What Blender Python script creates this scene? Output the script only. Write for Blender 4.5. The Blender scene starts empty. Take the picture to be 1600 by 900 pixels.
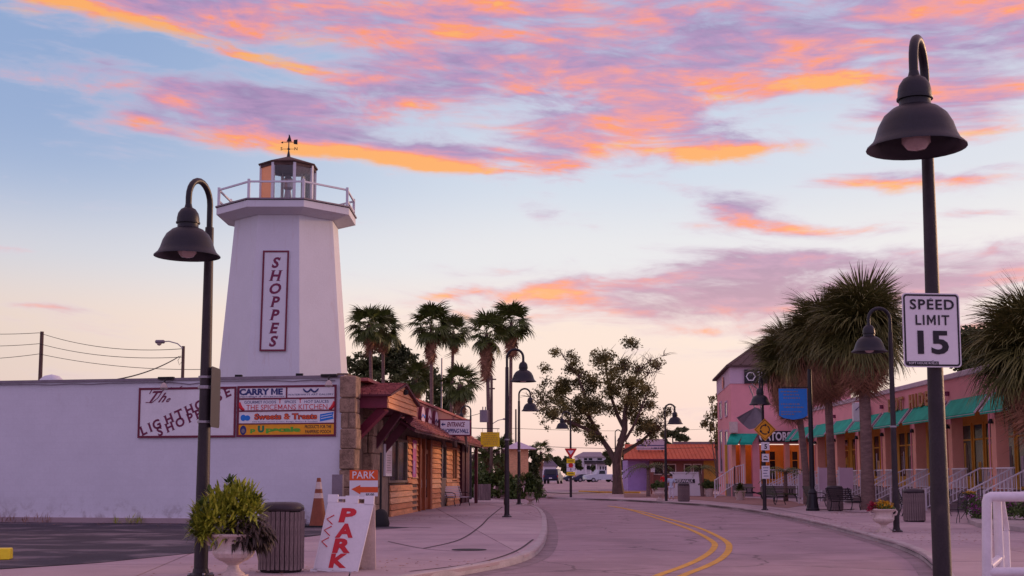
import bpy, bmesh, math, random
import numpy as np
from mathutils import Vector, Matrix
random.seed(7); np.random.seed(7)
C = bpy.context.scene
R = math.radians
col = C.collection
# ------------------------------------------------------------------ camera
FPX = 2000.0; PR = 530.0; PITCH = math.atan(214 / 2000.0); CH = 1.62
cd = bpy.data.cameras.new("camera"); cam = bpy.data.objects.new("camera", cd); col.objects.link(cam)
cam.location = (0, 0, CH); cam.rotation_euler = (math.pi / 2 + PITCH, 0, 0)
cd.sensor_width = 36; cd.lens = FPX / 1600 * 36; cd.shift_y = (PR - 450) / 1600; cd.clip_end = 6000; cd.clip_start = 0.1
C.camera = cam
C.view_settings.view_transform = 'Standard'; C.view_settings.look = 'None'
C.view_settings.exposure = 0.0; C.view_settings.gamma = 1.0

def ray(u, v):
    x = u - 800; yu = PR - v
    return Vector((x, FPX * math.cos(PITCH) - yu * math.sin(PITCH), FPX * math.sin(PITCH) + yu * math.cos(PITCH)))
def G(u, v, z=0.12):          # ground point (height z) seen at that place in the photograph
    d = ray(u, v); k = (z - CH) / d.z
    return Vector((d.x * k, d.y * k, z))
def P(u, v, Y):               # point at distance Y
    d = ray(u, v); k = Y / d.y
    return Vector((d.x * k, Y, CH + d.z * k))
def lin(r, g, b):
    f = lambda c: (c / 255 / 12.92) if c / 255 <= .04045 else ((c / 255 + .055) / 1.055) ** 2.4
    return (f(r), f(g), f(b), 1)

# ------------------------------------------------------------------ world: dusk sky
SUN_AZ = R(60); SUN_EL = R(10)      # right of the view direction, low
W = bpy.data.worlds.new("World"); C.world = W; W.use_nodes = True
nt = W.node_tree; nt.nodes.clear()
class NT:
    def __init__(s, t): s.t = t
    def n(s, ty, **k):
        o = s.t.nodes.new(ty)
        for a, b in k.items(): setattr(o, a, b)
        return o
    def put(s, sock, v):
        if hasattr(v, 'is_output') : s.t.links.new(v, sock)
        else: sock.default_value = v
    def m(s, op, a, b=0.0, c=0.0, clamp=False):
        o = s.n('ShaderNodeMath', operation=op, use_clamp=clamp)
        s.put(o.inputs[0], a); s.put(o.inputs[1], b); s.put(o.inputs[2], c); return o.outputs[0]
    def comb(s, x, y, z=0.0):
        o = s.n('ShaderNodeCombineXYZ'); s.put(o.inputs[0], x); s.put(o.inputs[1], y); s.put(o.inputs[2], z); return o.outputs[0]
    def noise(s, vec, scale, detail=4, rough=.55, dist=0.0):
        o = s.n('ShaderNodeTexNoise'); s.put(o.inputs['Vector'], vec); o.inputs['Scale'].default_value = scale
        o.inputs['Detail'].default_value = detail; o.inputs['Roughness'].default_value = rough; o.inputs['Distortion'].default_value = dist
        return o.outputs[0]
    def smooth(s, v, a, b):
        o = s.n('ShaderNodeMapRange', interpolation_type='SMOOTHSTEP'); s.put(o.inputs[0], v)
        s.put(o.inputs[1], a); s.put(o.inputs[2], b); return o.outputs[0]
    def mix(s, f, a, b, bt='MIX'):
        o = s.n('ShaderNodeMix', data_type='RGBA', blend_type=bt); s.put(o.inputs[0], f); s.put(o.inputs[6], a); s.put(o.inputs[7], b)
        return o.outputs[2]
def azel(u, v):
    d = ray(u, v); return math.atan2(d.x, d.y) * 20, math.atan2(d.z, math.hypot(d.x, d.y)) * 20
CL = [ # centre in the picture, half sizes, tilt, weight
 (130,4,190,26,2,1.25),(300,30,170,22,8,.9),(470,25,190,48,3,1.1),(800,30,240,70,2,1.2),(1180,40,280,75,-3,1.15),(1530,30,240,70,-5,1.25),(1560,110,140,45,0,.9),(1330,90,150,35,-6,.95),
 (420,95,170,11,9,.95),(700,110,230,42,3,1.1),(980,140,190,62,0,1.05),(1180,120,140,35,-8,.8),(340,150,240,30,5,1.15),(480,170,150,34,4,1.1),
 (300,205,230,24,4,1.15),(560,232,240,25,7,1.05),(760,262,170,26,6,1.2),(930,215,170,55,-3,1.0),(1130,228,130,20,1,.95),(640,150,120,26,0,.75),
 (1165,322,95,30,2,1.1),(1250,360,150,18,2,1.0),(1420,280,160,20,3,.85),(1400,170,140,26,-8,.8),(1520,200,130,34,0,.95),(1500,330,90,10,0,.5),(1180,418,280,26,-2,1.0),(1000,470,330,22,-2,.9),
 (1460,425,320,40,-4,1.15),(960,450,250,20,-3,.9),(1180,478,260,30,0,.8),(1120,520,120,12,0,.55),(1480,520,240,40,0,.6),(1250,560,200,20,0,.45),
 (60,482,90,7,3,.5),(60,388,110,5,4,.42),(845,328,40,11,4,.55),(10,270,18,6,0,.45),(700,458,80,8,-6,.5),(1560,130,120,40,0,.7)]
g = bpy.data.node_groups.new("cloud_field", 'ShaderNodeTree')
g.interface.new_socket("X", in_out='INPUT', socket_type='NodeSocketFloat'); g.interface.new_socket("Y", in_out='INPUT', socket_type='NodeSocketFloat')
g.interface.new_socket("D", in_out='OUTPUT', socket_type='NodeSocketFloat')
T = NT(g); gi = T.n('NodeGroupInput'); go = T.n('NodeGroupOutput')
X, Y = gi.outputs[0], gi.outputs[1]
w1 = T.noise(T.comb(T.m('MULTIPLY', X, .35), T.m('MULTIPLY', Y, .9)), 1.0, 5, .55)
w2 = T.noise(T.comb(T.m('MULTIPLY', X, .35), T.m('MULTIPLY', Y, .9), 7.3), 1.0, 5, .55)
Xw = T.m('ADD', X, T.m('MULTIPLY', T.m('SUBTRACT', w1, .5), 2.2)); Yw = T.m('ADD', Y, T.m('MULTIPLY', T.m('SUBTRACT', w2, .5), .75))
acc = None
for (u, v, su, sv, tilt, wt) in CL:
    cx, cy = azel(u, v); c, s_ = math.cos(R(-tilt)), math.sin(R(-tilt)); sx, sy = su / 100, sv / 100
    dx = T.m('SUBTRACT', Xw, cx); dy = T.m('SUBTRACT', Yw, cy)
    a = T.m('MULTIPLY_ADD', dx, c / sx, T.m('MULTIPLY', dy, s_ / sx)); b = T.m('MULTIPLY_ADD', dx, -s_ / sy, T.m('MULTIPLY', dy, c / sy))
    e = T.m('EXPONENT', T.m('MULTIPLY', T.m('MULTIPLY_ADD', a, a, T.m('MULTIPLY', b, b)), -1.25))
    acc = T.m('MULTIPLY', e, wt) if acc is None else T.m('MULTIPLY_ADD', e, wt, acc)
acc = T.m('MINIMUM', acc, .98)
# beyond the frame the same broken deck of cloud goes on
outm = T.m('MAXIMUM', T.smooth(T.m('ABSOLUTE', X), 8.5, 12.0), T.smooth(Y, 7.4, 9.5))
outm = T.m('MULTIPLY', outm, T.smooth(Y, 1.5, 5.0))
acc = T.m('MAXIMUM', acc, T.m('MULTIPLY', outm, .72))
f1 = T.noise(T.comb(T.m('MULTIPLY', X, .5), T.m('MULTIPLY', T.m('MULTIPLY_ADD', X, .08, Y), 2.0), 3.1), 1.0, 9, .62, .6)
f2 = T.noise(T.comb(T.m('MULTIPLY', X, 1.1), T.m('MULTIPLY', Y, 5.5), 9.1), 1.0, 6, .6, .4)
den = T.m('ADD', T.m('MULTIPLY', acc, .72), T.m('ADD', T.m('MULTIPLY', T.m('SUBTRACT', f1, .5), 1.6), T.m('MULTIPLY', T.m('SUBTRACT', f2, .5), .55)))
T.put(go.inputs[0], den)
T = NT(nt)
tc = T.n('ShaderNodeTexCoord'); sp = T.n('ShaderNodeSeparateXYZ'); nt.links.new(tc.outputs['Generated'], sp.inputs[0])
x, y, z = sp.outputs
az = T.m('MULTIPLY', T.m('ARCTAN2', x, y), 20); el = T.m('MULTIPLY', T.m('ARCTAN2', z, T.m('SQRT', T.m('MULTIPLY_ADD', x, x, T.m('MULTIPLY', y, y)))), 20)
def fld(a, e):
    o = T.n('ShaderNodeGroup'); o.node_tree = g; T.put(o.inputs[0], a); T.put(o.inputs[1], e); return o.outputs[0]
d0 = fld(az, el); d1 = fld(az, T.m('SUBTRACT', el, .24))
cov = T.smooth(d0, .20, .78)
lit = T.m('SUBTRACT', d0, d1)
rp = T.n('ShaderNodeValToRGB'); rp.color_ramp.interpolation = 'EASE'
cr = rp.color_ramp; elN = T.m('DIVIDE', el, 31.4); nt.links.new(elN, rp.inputs[0])
stops = [(-.05, (150,125,135)), (0.0, (240,200,194)), (.9/31.4, (250,218,206)), (2.2/31.4, (250,226,212)), (3.4/31.4, (232,230,232)), (4.8/31.4, (208,217,231)), (7.2/31.4, (160,184,218)), (12/31.4, (160,158,210)), (1.0, (205,165,195))]
while len(cr.elements) > 1: cr.elements.remove(cr.elements[0])
cr.elements[0].position = 0; cr.elements[0].color = lin(*stops[1][1])
for p, c in stops[2:]:
    e = cr.elements.new(p); e.color = lin(*c)
base = rp.outputs[0]
# paler and warmer towards the low sun on the right
sund = T.m('COSINE', T.m('SUBTRACT', T.m('DIVIDE', az, 20), SUN_AZ)); glow = T.m('MULTIPLY', T.smooth(sund, .55, 1.0), T.smooth(el, 9.5, 2.0))
base = T.mix(T.m('MULTIPLY', glow, .6), base, lin(253, 238, 228))
leftp = T.m('MULTIPLY', T.smooth(az, -2.0, -9.0), T.smooth(el, 5.5, 1.0))
base = T.mix(T.m('MULTIPLY', leftp, .6), base, lin(204, 186, 180))
leftb = T.m('MULTIPLY', T.smooth(az, 1.0, -7.5), T.smooth(el, 2.2, 5.5)); base = T.mix(T.m('MULTIPLY', leftb, .85), base, lin(138, 162, 204))
# cloud colour: mauve body, pink flesh, orange where the low sun catches it
n3 = T.noise(T.comb(T.m('MULTIPLY', az, .26), T.m('MULTIPLY', el, 1.25), 5.7), 1.0, 7, .55)
fac = T.m('ADD', T.m('MULTIPLY', lit, 1.0), T.m('MULTIPLY_ADD', T.m('SUBTRACT', n3, .5), 2.2, T.m('MULTIPLY_ADD', T.m('SUBTRACT', T.noise(T.comb(T.m('MULTIPLY', az, .9), T.m('MULTIPLY', el, 4.5), 2.7), 1.0, 6, .6, .6), .5), .9, .33)))
fac = T.m('ADD', fac, T.m('MULTIPLY', T.smooth(az, -5, 8), .08)); fac = T.m('ADD', fac, T.m('MULTIPLY_ADD', T.smooth(el, 4.2, 6.6), .16, -.10))
cc = T.n('ShaderNodeValToRGB'); nt.links.new(fac, cc.inputs[0]); e = cc.color_ramp.elements
e[0].position = 0.0; e[0].color = lin(158, 128, 172); e[1].position = 1.0; e[1].color = lin(255, 172, 84)
for p, c in ((.28, (180,142,184)), (.52, (212,146,172)), (.72, (242,152,148)), (.85, (255,150,104))):
    k = cc.color_ramp.elements.new(p); k.color = lin(*c)
over = T.smooth(el, 8.5, 13.0)
ccol = T.mix(T.m('MULTIPLY', T.smooth(el, 5.0, 1.5), .38), cc.outputs[0], lin(254, 190, 160))
ccol = T.mix(T.m('MULTIPLY', over, .8), ccol, lin(250, 178, 178))
sky = T.mix(T.m('MULTIPLY', cov, .93), base, ccol)
veil = T.m('MULTIPLY', T.smooth(d0, .05, .5), .35); sky = T.mix(T.m('MULTIPLY', veil, T.m('SUBTRACT', 1, cov)), sky, lin(222, 205, 220))
anti = T.m('MULTIPLY', T.smooth(T.m('COSINE', T.m('DIVIDE', az, 20)), .25, -.5), .62); sky = T.mix(anti, sky, lin(190, 168, 220))
below = T.smooth(el, 0.0, -1.0); sky = T.mix(below, sky, lin(120, 100, 110))
ns = T.n('ShaderNodeTexSky', sky_type='NISHITA', sun_disc=False); ns.sun_elevation = SUN_EL; ns.sun_rotation = SUN_AZ
b1 = T.n('ShaderNodeBackground'); b1.inputs[1].default_value = 1.0; nt.links.new(sky, b1.inputs[0])
b2 = T.n('ShaderNodeBackground'); b2.inputs[1].default_value = .01; nt.links.new(ns.outputs[0], b2.inputs[0])
ad = T.n('ShaderNodeAddShader'); nt.links.new(b1.outputs[0], ad.inputs[0]); nt.links.new(b2.outputs[0], ad.inputs[1])
wo = T.n('ShaderNodeOutputWorld'); nt.links.new(ad.outputs[0], wo.inputs[0])
W.cycles.sampling_method = 'MANUAL'; W.cycles.sample_map_resolution = 512
# ------------------------------------------------------------------ sun
sl = bpy.data.lights.new("sun", 'SUN'); sl.energy = 1.8; sl.angle = R(6); sl.color = (1, .58, .34)
so = bpy.data.objects.new("sun", sl); col.objects.link(so)
sdir = Vector((math.sin(SUN_AZ) * math.cos(SUN_EL), math.cos(SUN_AZ) * math.cos(SUN_EL), math.sin(SUN_EL)))
so.rotation_euler = sdir.to_track_quat('Z', 'Y').to_euler()

# ------------------------------------------------------------------ materials
M = {}
def mat(name, c, rough=.7, var=.12, scale=2.0, fine=25.0, bump=.15, metal=0.0, spec=.4, emit=None, stretch=None, extra=None, c2=None):
    m = bpy.data.materials.new(name); m.use_nodes = True; t = NT(m.node_tree)
    bs = m.node_tree.nodes['Principled BSDF']
    tcn = t.n('ShaderNodeTexCoord'); vec = tcn.outputs['Object']
    if stretch:
        mp = t.n('ShaderNodeMapping'); mp.inputs['Scale'].default_value = stretch; m.node_tree.links.new(vec, mp.inputs[0]); vec = mp.outputs[0]
    a = t.noise(vec, scale, 5, .6); b = t.noise(vec, fine, 4, .6)
    f = t.m('ADD', t.m('MULTIPLY', a, .6), t.m('MULTIPLY', b, .4)); f = t.smooth(f, .32, .68)
    lo = tuple(x * (1 - var) for x in c[:3]) + (1,); hi = tuple(min(1, x * (1 + var)) for x in (c2 or c)[:3]) + (1,)
    colr = t.mix(f, lo, hi)
    if extra: colr = extra(t, colr, tcn)
    t.put(bs.inputs['Base Color'], colr)
    bs.inputs['Roughness'].default_value = rough; bs.inputs['Metallic'].default_value = metal; bs.inputs['Specular IOR Level'].default_value = spec
    if bump:
        bn = t.n('ShaderNodeBump'); bn.inputs['Strength'].default_value = bump; bn.inputs['Distance'].default_value = .02
        t.put(bn.inputs['Height'], b); m.node_tree.links.new(bn.outputs[0], bs.inputs['Normal'])
    if emit:
        bs.inputs['Emission Color'].default_value = emit[0]; bs.inputs['Emission Strength'].default_value = emit[1]
    M[name] = m; return m
def c4(r, g_, b): return (r, g_, b, 1)
def patches(colr2, sc, lo, hi, amt, st=(1, 1, 1)):
    def f(t, c, tcn):
        mp = t.n('ShaderNodeMapping'); mp.inputs['Scale'].default_value = st; t.t.links.new(tcn.outputs['Object'], mp.inputs[0])
        n_ = t.noise(mp.outputs[0], sc, 6, .65, .6); return t.mix(t.m('MULTIPLY', t.smooth(n_, lo, hi), amt), c, colr2)
    return f
def asphalt_extra(t, c, tcn):
    c = patches(c4(.17, .125, .14), .35, .5, .62, .35)(t, c, tcn)
    c = patches(c4(.42, .33, .33), 1.6, .56, .7, .35, (1, .35, 1))(t, c, tcn)
    c = patches(c4(.10, .075, .085), 2.6, .62, .72, .5)(t, c, tcn)
    vo = t.n('ShaderNodeTexVoronoi', feature='DISTANCE_TO_EDGE'); vo.inputs['Scale'].default_value = .22
    wv = t.n('ShaderNodeVectorMath', operation='ADD'); nz = t.n('ShaderNodeTexNoise'); nz.inputs['Scale'].default_value = .8; nz.inputs['Detail'].default_value = 6
    t.t.links.new(tcn.outputs['Object'], wv.inputs[0]); t.t.links.new(nz.outputs['Color'], wv.inputs[1]); t.t.links.new(tcn.outputs['Object'], nz.inputs[0])
    t.t.links.new(wv.outputs[0], vo.inputs[0])
    return t.mix(t.m('MULTIPLY', t.smooth(vo.outputs[0], .012, .0), .6), c, c4(.07, .055, .06))
mat('road', c4(.34, .24, .265), .9, .2, .5, 60, .35, extra=asphalt_extra)
mat('concrete', c4(.40, .30, .32), .9, .12, .7, 50, .25, extra=patches(c4(.2, .16, .17), .8, .52, .75, .5))
mat('concrete_pale', c4(.45, .35, .36), .9, .12, .7, 50, .25, extra=patches(c4(.2, .16, .17), 1.2, .55, .8, .5))
mat('joint_dark', c4(.06, .05, .055), .95, .2)
mat('kerb', c4(.42, .36, .36), .9, .18, 1.5, 40, .3)
mat('lot', c4(.035, .028, .042), .85, .3, .6, 60, .4, extra=patches(c4(.26, .21, .23), .45, .48, .66, .6, (1, 1.5, 1)))
mat('yellow_paint', c4(.62, .33, .035), .75, .18, 2, 40, .1, extra=patches(c4(.25, .19, .17), 3, .55, .7, .55))
mat('brick_paving', c4(.26, .14, .12), .9, .2, 1, 30, .3)
def wall_extra(t, c, tcn):
    s = t.n('ShaderNodeSeparateXYZ'); t.t.links.new(tcn.outputs['Object'], s.inputs[0])
    n_ = t.noise(tcn.outputs['Object'], 2.2, 7, .7, .4)
    c = t.mix(t.m('MULTIPLY', t.m('MULTIPLY', t.smooth(s.outputs[2], 1.0, .0), t.smooth(n_, .48, .66)), .75), c, c4(.33, .29, .30))
    c = t.mix(t.m('MULTIPLY', t.m('MULTIPLY', t.smooth(s.outputs[2], 3.2, 4.6), t.smooth(n_, .56, .72)), .35), c, c4(.45, .38, .42))
    br = t.n('ShaderNodeTexBrick'); mp = t.n('ShaderNodeMapping'); mp.inputs['Rotation'].default_value = (R(90), 0, 0)
    t.t.links.new(tcn.outputs['Object'], mp.inputs[0]); t.t.links.new(mp.outputs[0], br.inputs[0])
    br.inputs['Color1'].default_value = (1, 1, 1, 1); br.inputs['Color2'].default_value = (.975, .975, .975, 1); br.inputs['Mortar'].default_value = (.97, .965, .97, 1)
    br.inputs['Scale'].default_value = 1.0; br.inputs['Brick Width'].default_value = .4; br.inputs['Row Height'].default_value = .2; br.inputs['Mortar Size'].default_value = .012
    return t.mix(1.0, c, br.outputs[0], 'MULTIPLY')
mat('white_wall', c4(.70, .70, .78), .85, .04, .8, 12, .12, extra=wall_extra)
mat('tower_white', c4(.66, .68, .74), .75, .04, .7, 15, .2, extra=patches(c4(.52, .42, .40), 2.2, .56, .74, .4, (1.6, 1.6, .18)))
mat('white_paint', c4(.78, .76, .80), .5, .06, 2, 20, .06)
mat('rail_white', c4(.72, .68, .74), .4, .08, 3, 25, .05, extra=patches(c4(.5, .40, .34), 5, .6, .8, .35))
mat('maroon', c4(.16, .018, .045), .6, .15, 3, 20, .1)
mat('maroon_dark', c4(.09, .014, .028), .7, .2, 3, 20, .15)
mat('letter_maroon', c4(.17, .02, .07), .6, .06, 3, 20, 0)
mat('letter_blue', c4(.03, .04, .17), .6, .05, 3, 20, 0)
mat('letter_red', c4(.62, .02, .035), .5, .05, 3, 20, 0)
mat('letter_black', c4(.015, .012, .02), .5, .05, 3, 20, 0)
mat('letter_green', c4(.10, .42, .03), .5, .05, 3, 20, 0)
mat('letter_teal', c4(.01, .20, .09), .5, .05, 3, 20, 0)
mat('letter_white', c4(.8, .78, .82), .5, .03, 3, 20, 0)
mat('letter_orange', c4(.75, .10, .02), .5, .05, 3, 20, 0)
mat('sign_orange', c4(.85, .32, .01), .5, .04, 3, 20, .02)
mat('sign_blue', c4(.015, .20, .66), .5, .08, 3, 20, .02)
mat('sign_yellow', c4(.88, .66, .01), .45, .08, 3, 20, .02)
mat('sign_amber', c4(.85, .36, .01), .45, .08, 3, 20, .02)
mat('sign_red', c4(.62, .02, .02), .45, .06, 3, 20, .02)
mat('stone', c4(.22, .14, .10), .95, .35, 4, 25, .8, c2=c4(.31, .21, .15))
mat('plaster_brown', c4(.17, .115, .085), .9, .25, 3, 25, .5)
mat('plank_red', c4(.60, .23, .10), .7, .22, 4, 30, .35, stretch=(1, .25, 3))
mat('plank_pale', c4(.80, .42, .22), .7, .22, 4, 30, .35, stretch=(1, .25, 3))
mat('plank', c4(.74, .32, .14), .7, .22, 4, 30, .35, stretch=(1, .25, 3), extra=patches(c4(.28, .10, .04), 3, .52, .72, .5, (1, .5, 2)))
mat('plank_grey', c4(.22, .16, .13), .8, .25, 4, 30, .3)
mat('door_wood', c4(.34, .09, .03), .5, .2, 4, 30, .2)
mat('shingle', c4(.30, .085, .095), .85, .35, 6, 30, .4, c2=c4(.42, .15, .13))
mat('shingle_brown', c4(.10, .06, .055), .9, .3, 3, 20, .3)
mat('glass_dark', c4(.02, .022, .03), .12, .2, 1.5, 8, 0, spec=.3)
mat('black_metal', c4(.010, .009, .016), .42, .3, 8, 60, .1, metal=.0, spec=.4)
mat('pole_brown', c4(.032, .024, .030), .5, .3, 3, 50, .2, metal=.2, extra=patches(c4(.085, .06, .06), 4, .52, .7, .6, (1, 1, .3)))
mat('steel', c4(.35, .33, .37), .45, .12, 4, 30, .05, metal=.6)
mat('sign_back', c4(.24, .20, .24), .55, .15, 4, 30, .05, metal=.4)
mat('sign_edge', c4(.032, .026, .036), .6, .15, 4, 30, .05)
mat('slat_wood', c4(.16, .12, .125), .8, .4, 3, 45, .4, stretch=(3, 3, .4), c2=c4(.23, .17, .17))
mat('slat_dark', c4(.03, .022, .024), .8, .3)
mat('lid_black', c4(.035, .022, .03), .45, .2, 4, 30, .08)
mat('urn', c4(.62, .50, .46), .85, .14, 4, 30, .25, extra=patches(c4(.35, .27, .23), 5, .55, .75, .4))
mat('soil', c4(.05, .035, .03), .95, .3)
mat('leaf_bright', c4(.15, .23, .02), .5, .5, 6, 40, 0, c2=c4(.42, .44, .05))
mat('leaf_dark_red', c4(.045, .028, .02), .6, .4, 6, 40, 0)
mat('leaf_green', c4(.045, .09, .02), .6, .45, 2, 12, 0, c2=c4(.09, .14, .03))
mat('leaf_oak', c4(.07, .08, .022), .6, .5, .6, 6, 0, c2=c4(.18, .16, .04))
mat('leaf_far', c4(.035, .055, .018), .7, .45, .5, 5, 0, c2=c4(.08, .10, .03))
mat('palm_green', c4(.045, .075, .016), .55, .4, 1.5, 10, 0, c2=c4(.10, .13, .025))
mat('sabal_green', c4(.06, .075, .02), .6, .4, 1.5, 10, 0, c2=c4(.16, .15, .04))
mat('palm_dead', c4(.22, .10, .065), .8, .4, 2, 10, 0, c2=c4(.36, .19, .11))
mat('petal_purple', c4(.36, .05, .30), .6, .3, 6, 30, 0)
mat('petal_yellow', c4(.62, .34, .01), .6, .3, 6, 30, 0)
mat('petal_red', c4(.32, .01, .05), .6, .3, 6, 30, 0)
mat('bark', c4(.13, .085, .07), .9, .35, 6, 25, .8, stretch=(1, 1, .3))
mat('bark_palm', c4(.20, .13, .115), .9, .35, 3, 25, .9, stretch=(1, 1, 3.5))
mat('grass', c4(.07, .13, .025), .9, .35, 3, 30, .4)
mat('pink', c4(.80, .34, .37), .85, .07, .8, 20, .1, extra=patches(c4(.5, .22, .24), 1.4, .58, .78, .3))
mat('pink_pale', c4(.62, .46, .56), .85, .06, .8, 20, .08)
mat('salmon', c4(.80, .38, .28), .8, .08, 1, 20, .1)
mat('coping', c4(.60, .50, .57), .7, .1, 1, 20, .1)
mat('shop_yellow', c4(.78, .42, .06), .6, .12, 1.5, 20, .05)
mat('awning_green', c4(.0, .33, .22), .8, .18, 1.2, 40, .12, c2=c4(.01, .40, .27))
mat('porch', c4(.22, .17, .18), .85, .1)
mat('roof_orange', c4(.55, .13, .055), .8, .12, 1, 18, .1)
mat('wall_purple', c4(.38, .26, .55), .8, .08)
mat('wall_yellow', c4(.52, .27, .05), .8, .1)
mat('wall_brick', c4(.24, .09, .07), .85, .2, 2, 20, .2)
mat('grey_fabric', c4(.16, .14, .16), .9, .1, 3, 40, .1)
mat('cone_orange', c4(.25, .065, .03), .6, .15, 4, 20, .05)
mat('plastic_white', c4(.78, .76, .80), .45, .04, 2, 20, .03)
mat('rubber', c4(.015, .014, .016), .8, .2)
mat('letter_gold', c4(.42, .20, .07), .5, .2, 3, 20, 0)
mat('gutter_or_shade', c4(.25, .185, .20), .9, .3, 1.5, 40, .3)  # dark tone on the road stands in for shade under the kerb
mat('crack_shadow_dark', c4(.07, .05, .055), .95, .3, 3, 40, .2)  # pavement cracks and joints, also one painted shadow band
mat('bulb', c4(.45, .36, .34), .15, .1, 3, 20, 0, spec=.8)
mat('car_navy', c4(.015, .018, .06), .35, .1, 3, 20, 0)
mat('car_silver', c4(.42, .44, .52), .3, .08, 3, 20, 0, metal=.5)
mat('car_white', c4(.7, .7, .74), .3, .05, 3, 20, 0)
mat('tail_red', c4(.5, .01, .01), .3, .05, 3, 20, 0)
mat('skin', c4(.45, .22, .15), .6, .05)
mat('cloth_red', c4(.60, .015, .02), .85, .1, 8, 40, .1)
mat('cloth_pale', c4(.48, .56, .70), .85, .1, 8, 40, .1)
mat('cloth_white', c4(.68, .64, .72), .85, .1, 8, 40, .1)
mat('hair', c4(.03, .02, .015), .7, .1)
mat('plum_light', c4(.5, .10, .32), .6, .2, 3, 12, 0)
mat('pane_dusk_glow', c4(.95, .40, .17), .35, .05, 3, 12, 0)  # reflected dusk glow of one lantern pane, put into its colour
mat('earth', c4(.16, .11, .10), .95, .2, .2, 10, .3)
mg = bpy.data.materials.new('clear_glass'); mg.use_nodes = True; _t = NT(mg.node_tree); mg.node_tree.nodes.clear()
_g = _t.n('ShaderNodeBsdfGlossy'); _g.inputs['Roughness'].default_value = .03; _tr = _t.n('ShaderNodeBsdfTransparent'); _tr.inputs[0].default_value = (.95, .96, .97, 1)
_mx = _t.n('ShaderNodeMixShader'); _fr = _t.n('ShaderNodeFresnel'); _fr.inputs[0].default_value = 1.5
mg.node_tree.links.new(_fr.outputs[0], _mx.inputs[0]); mg.node_tree.links.new(_tr.outputs[0], _mx.inputs[1]); mg.node_tree.links.new(_g.outputs[0], _mx.inputs[2])
_o = _t.n('ShaderNodeOutputMaterial'); mg.node_tree.links.new(_mx.outputs[0], _o.inputs[0]); M['clear_glass'] = mg

# ------------------------------------------------------------------ mesh helpers
class MB:
    def __init__(s): s.v = []; s.f = []; s.mi = []; s.k = 0
    def add(s, vs, fs):
        o = len(s.v); s.v += [tuple(p) for p in vs]; s.f += [tuple(i + o for i in f) for f in fs]; s.mi += [s.k] * len(fs); return s
    def box(s, x0, x1, y0, y1, z0, z1, mx=None):
        vs = [Vector((a, b, c)) for c in (z0, z1) for b in (y0, y1) for a in (x0, x1)]
        if mx is not None: vs = [mx @ p for p in vs]
        return s.add(vs, [(0, 2, 3, 1), (4, 5, 7, 6), (0, 1, 5, 4), (2, 6, 7, 3), (0, 4, 6, 2), (1, 3, 7, 5)])
    def bar(s, p0, p1, w, h):           # rectangular bar between two points
        p0, p1 = Vector(p0), Vector(p1); d = p1 - p0; q = d.to_track_quat('X', 'Z').to_matrix().to_4x4()
        return s.box(0, d.length, -w / 2, w / 2, -h / 2, h / 2, Matrix.Translation(p0) @ q)
    def tube(s, pts, r, n=10, cap=True):
        pts = [Vector(p) for p in pts]; rs = r if isinstance(r, (list, tuple)) else [r] * len(pts); vs = []; up = None
        for i, p in enumerate(pts):
            t = (pts[min(i + 1, len(pts) - 1)] - pts[max(i - 1, 0)]).normalized()
            if up is None: up = Vector((1, 0, 0)) if abs(t.x) < .9 else Vector((0, 1, 0))
            a = (up - t * up.dot(t)).normalized(); b = t.cross(a); up = a
            for k in range(n):
                w = 2 * math.pi * k / n; vs.append(p + (a * math.cos(w) + b * math.sin(w)) * rs[i])
        fs = []
        for i in range(len(pts) - 1):
            for k in range(n): fs.append((i * n + k, i * n + (k + 1) % n, (i + 1) * n + (k + 1) % n, (i + 1) * n + k))
        if cap: fs.append(tuple(range(n - 1, -1, -1))); fs.append(tuple((len(pts) - 1) * n + k for k in range(n)))
        return s.add(vs, fs)
    def lathe(s, prof, n=24, c=(0, 0, 0), ph=0.0):
        vs = []; fs = []
        for (r, z) in prof:
            for k in range(n):
                w = 2 * math.pi * k / n + ph; vs.append((c[0] + r * math.cos(w), c[1] + r * math.sin(w), c[2] + z))
        for i in range(len(prof) - 1):
            for k in range(n): fs.append((i * n + k, i * n + (k + 1) % n, (i + 1) * n + (k + 1) % n, (i + 1) * n + k))
        if prof[0][0] > 1e-4: fs.append(tuple(range(n - 1, -1, -1)))
        if prof[-1][0] > 1e-4: fs.append(tuple((len(prof) - 1) * n + k for k in range(n)))
        return s.add(vs, fs)
    def prism(s, poly, axis, a, b):      # poly of 2D points extruded along axis from a to b
        def p3(p, t):
            return {'x': (t, p[0], p[1]), 'y': (p[0], t, p[1]), 'z': (p[0], p[1], t)}[axis]
        n = len(poly); vs = [p3(p, a) for p in poly] + [p3(p, b) for p in poly]
        return s.add(vs, [tuple(range(n - 1, -1, -1)), tuple(range(n, 2 * n))] + [(i, (i + 1) % n, n + (i + 1) % n, n + i) for i in range(n)])
    def build(s, name, mats, parent=None, smooth=False, loc=None, kind=None, label=None, bevel=0):
        me = bpy.data.meshes.new(name); me.from_pydata(s.v, [], s.f)
        ms = mats if isinstance(mats, (list, tuple)) else [mats]
        for m in ms: me.materials.append(M[m])
        if len(ms) > 1: me.polygons.foreach_set('material_index', s.mi)
        bm = bmesh.new(); bm.from_mesh(me); bmesh.ops.recalc_face_normals(bm, faces=bm.faces)
        if bevel: bmesh.ops.bevel(bm, geom=[e_ for e_ in bm.edges], offset=bevel, segments=1, affect='EDGES')
        bm.to_mesh(me); bm.free()
        if smooth:
            me.polygons.foreach_set('use_smooth', [True] * len(me.polygons)); me.set_sharp_from_angle(angle=R(40))
        me.update(); o = bpy.data.objects.new(name, me); col.objects.link(o)
        if parent: o.parent = parent
        if loc is not None: o.location = loc
        if kind: o['kind'] = kind
        if label: o['label'] = label
        return o
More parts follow.
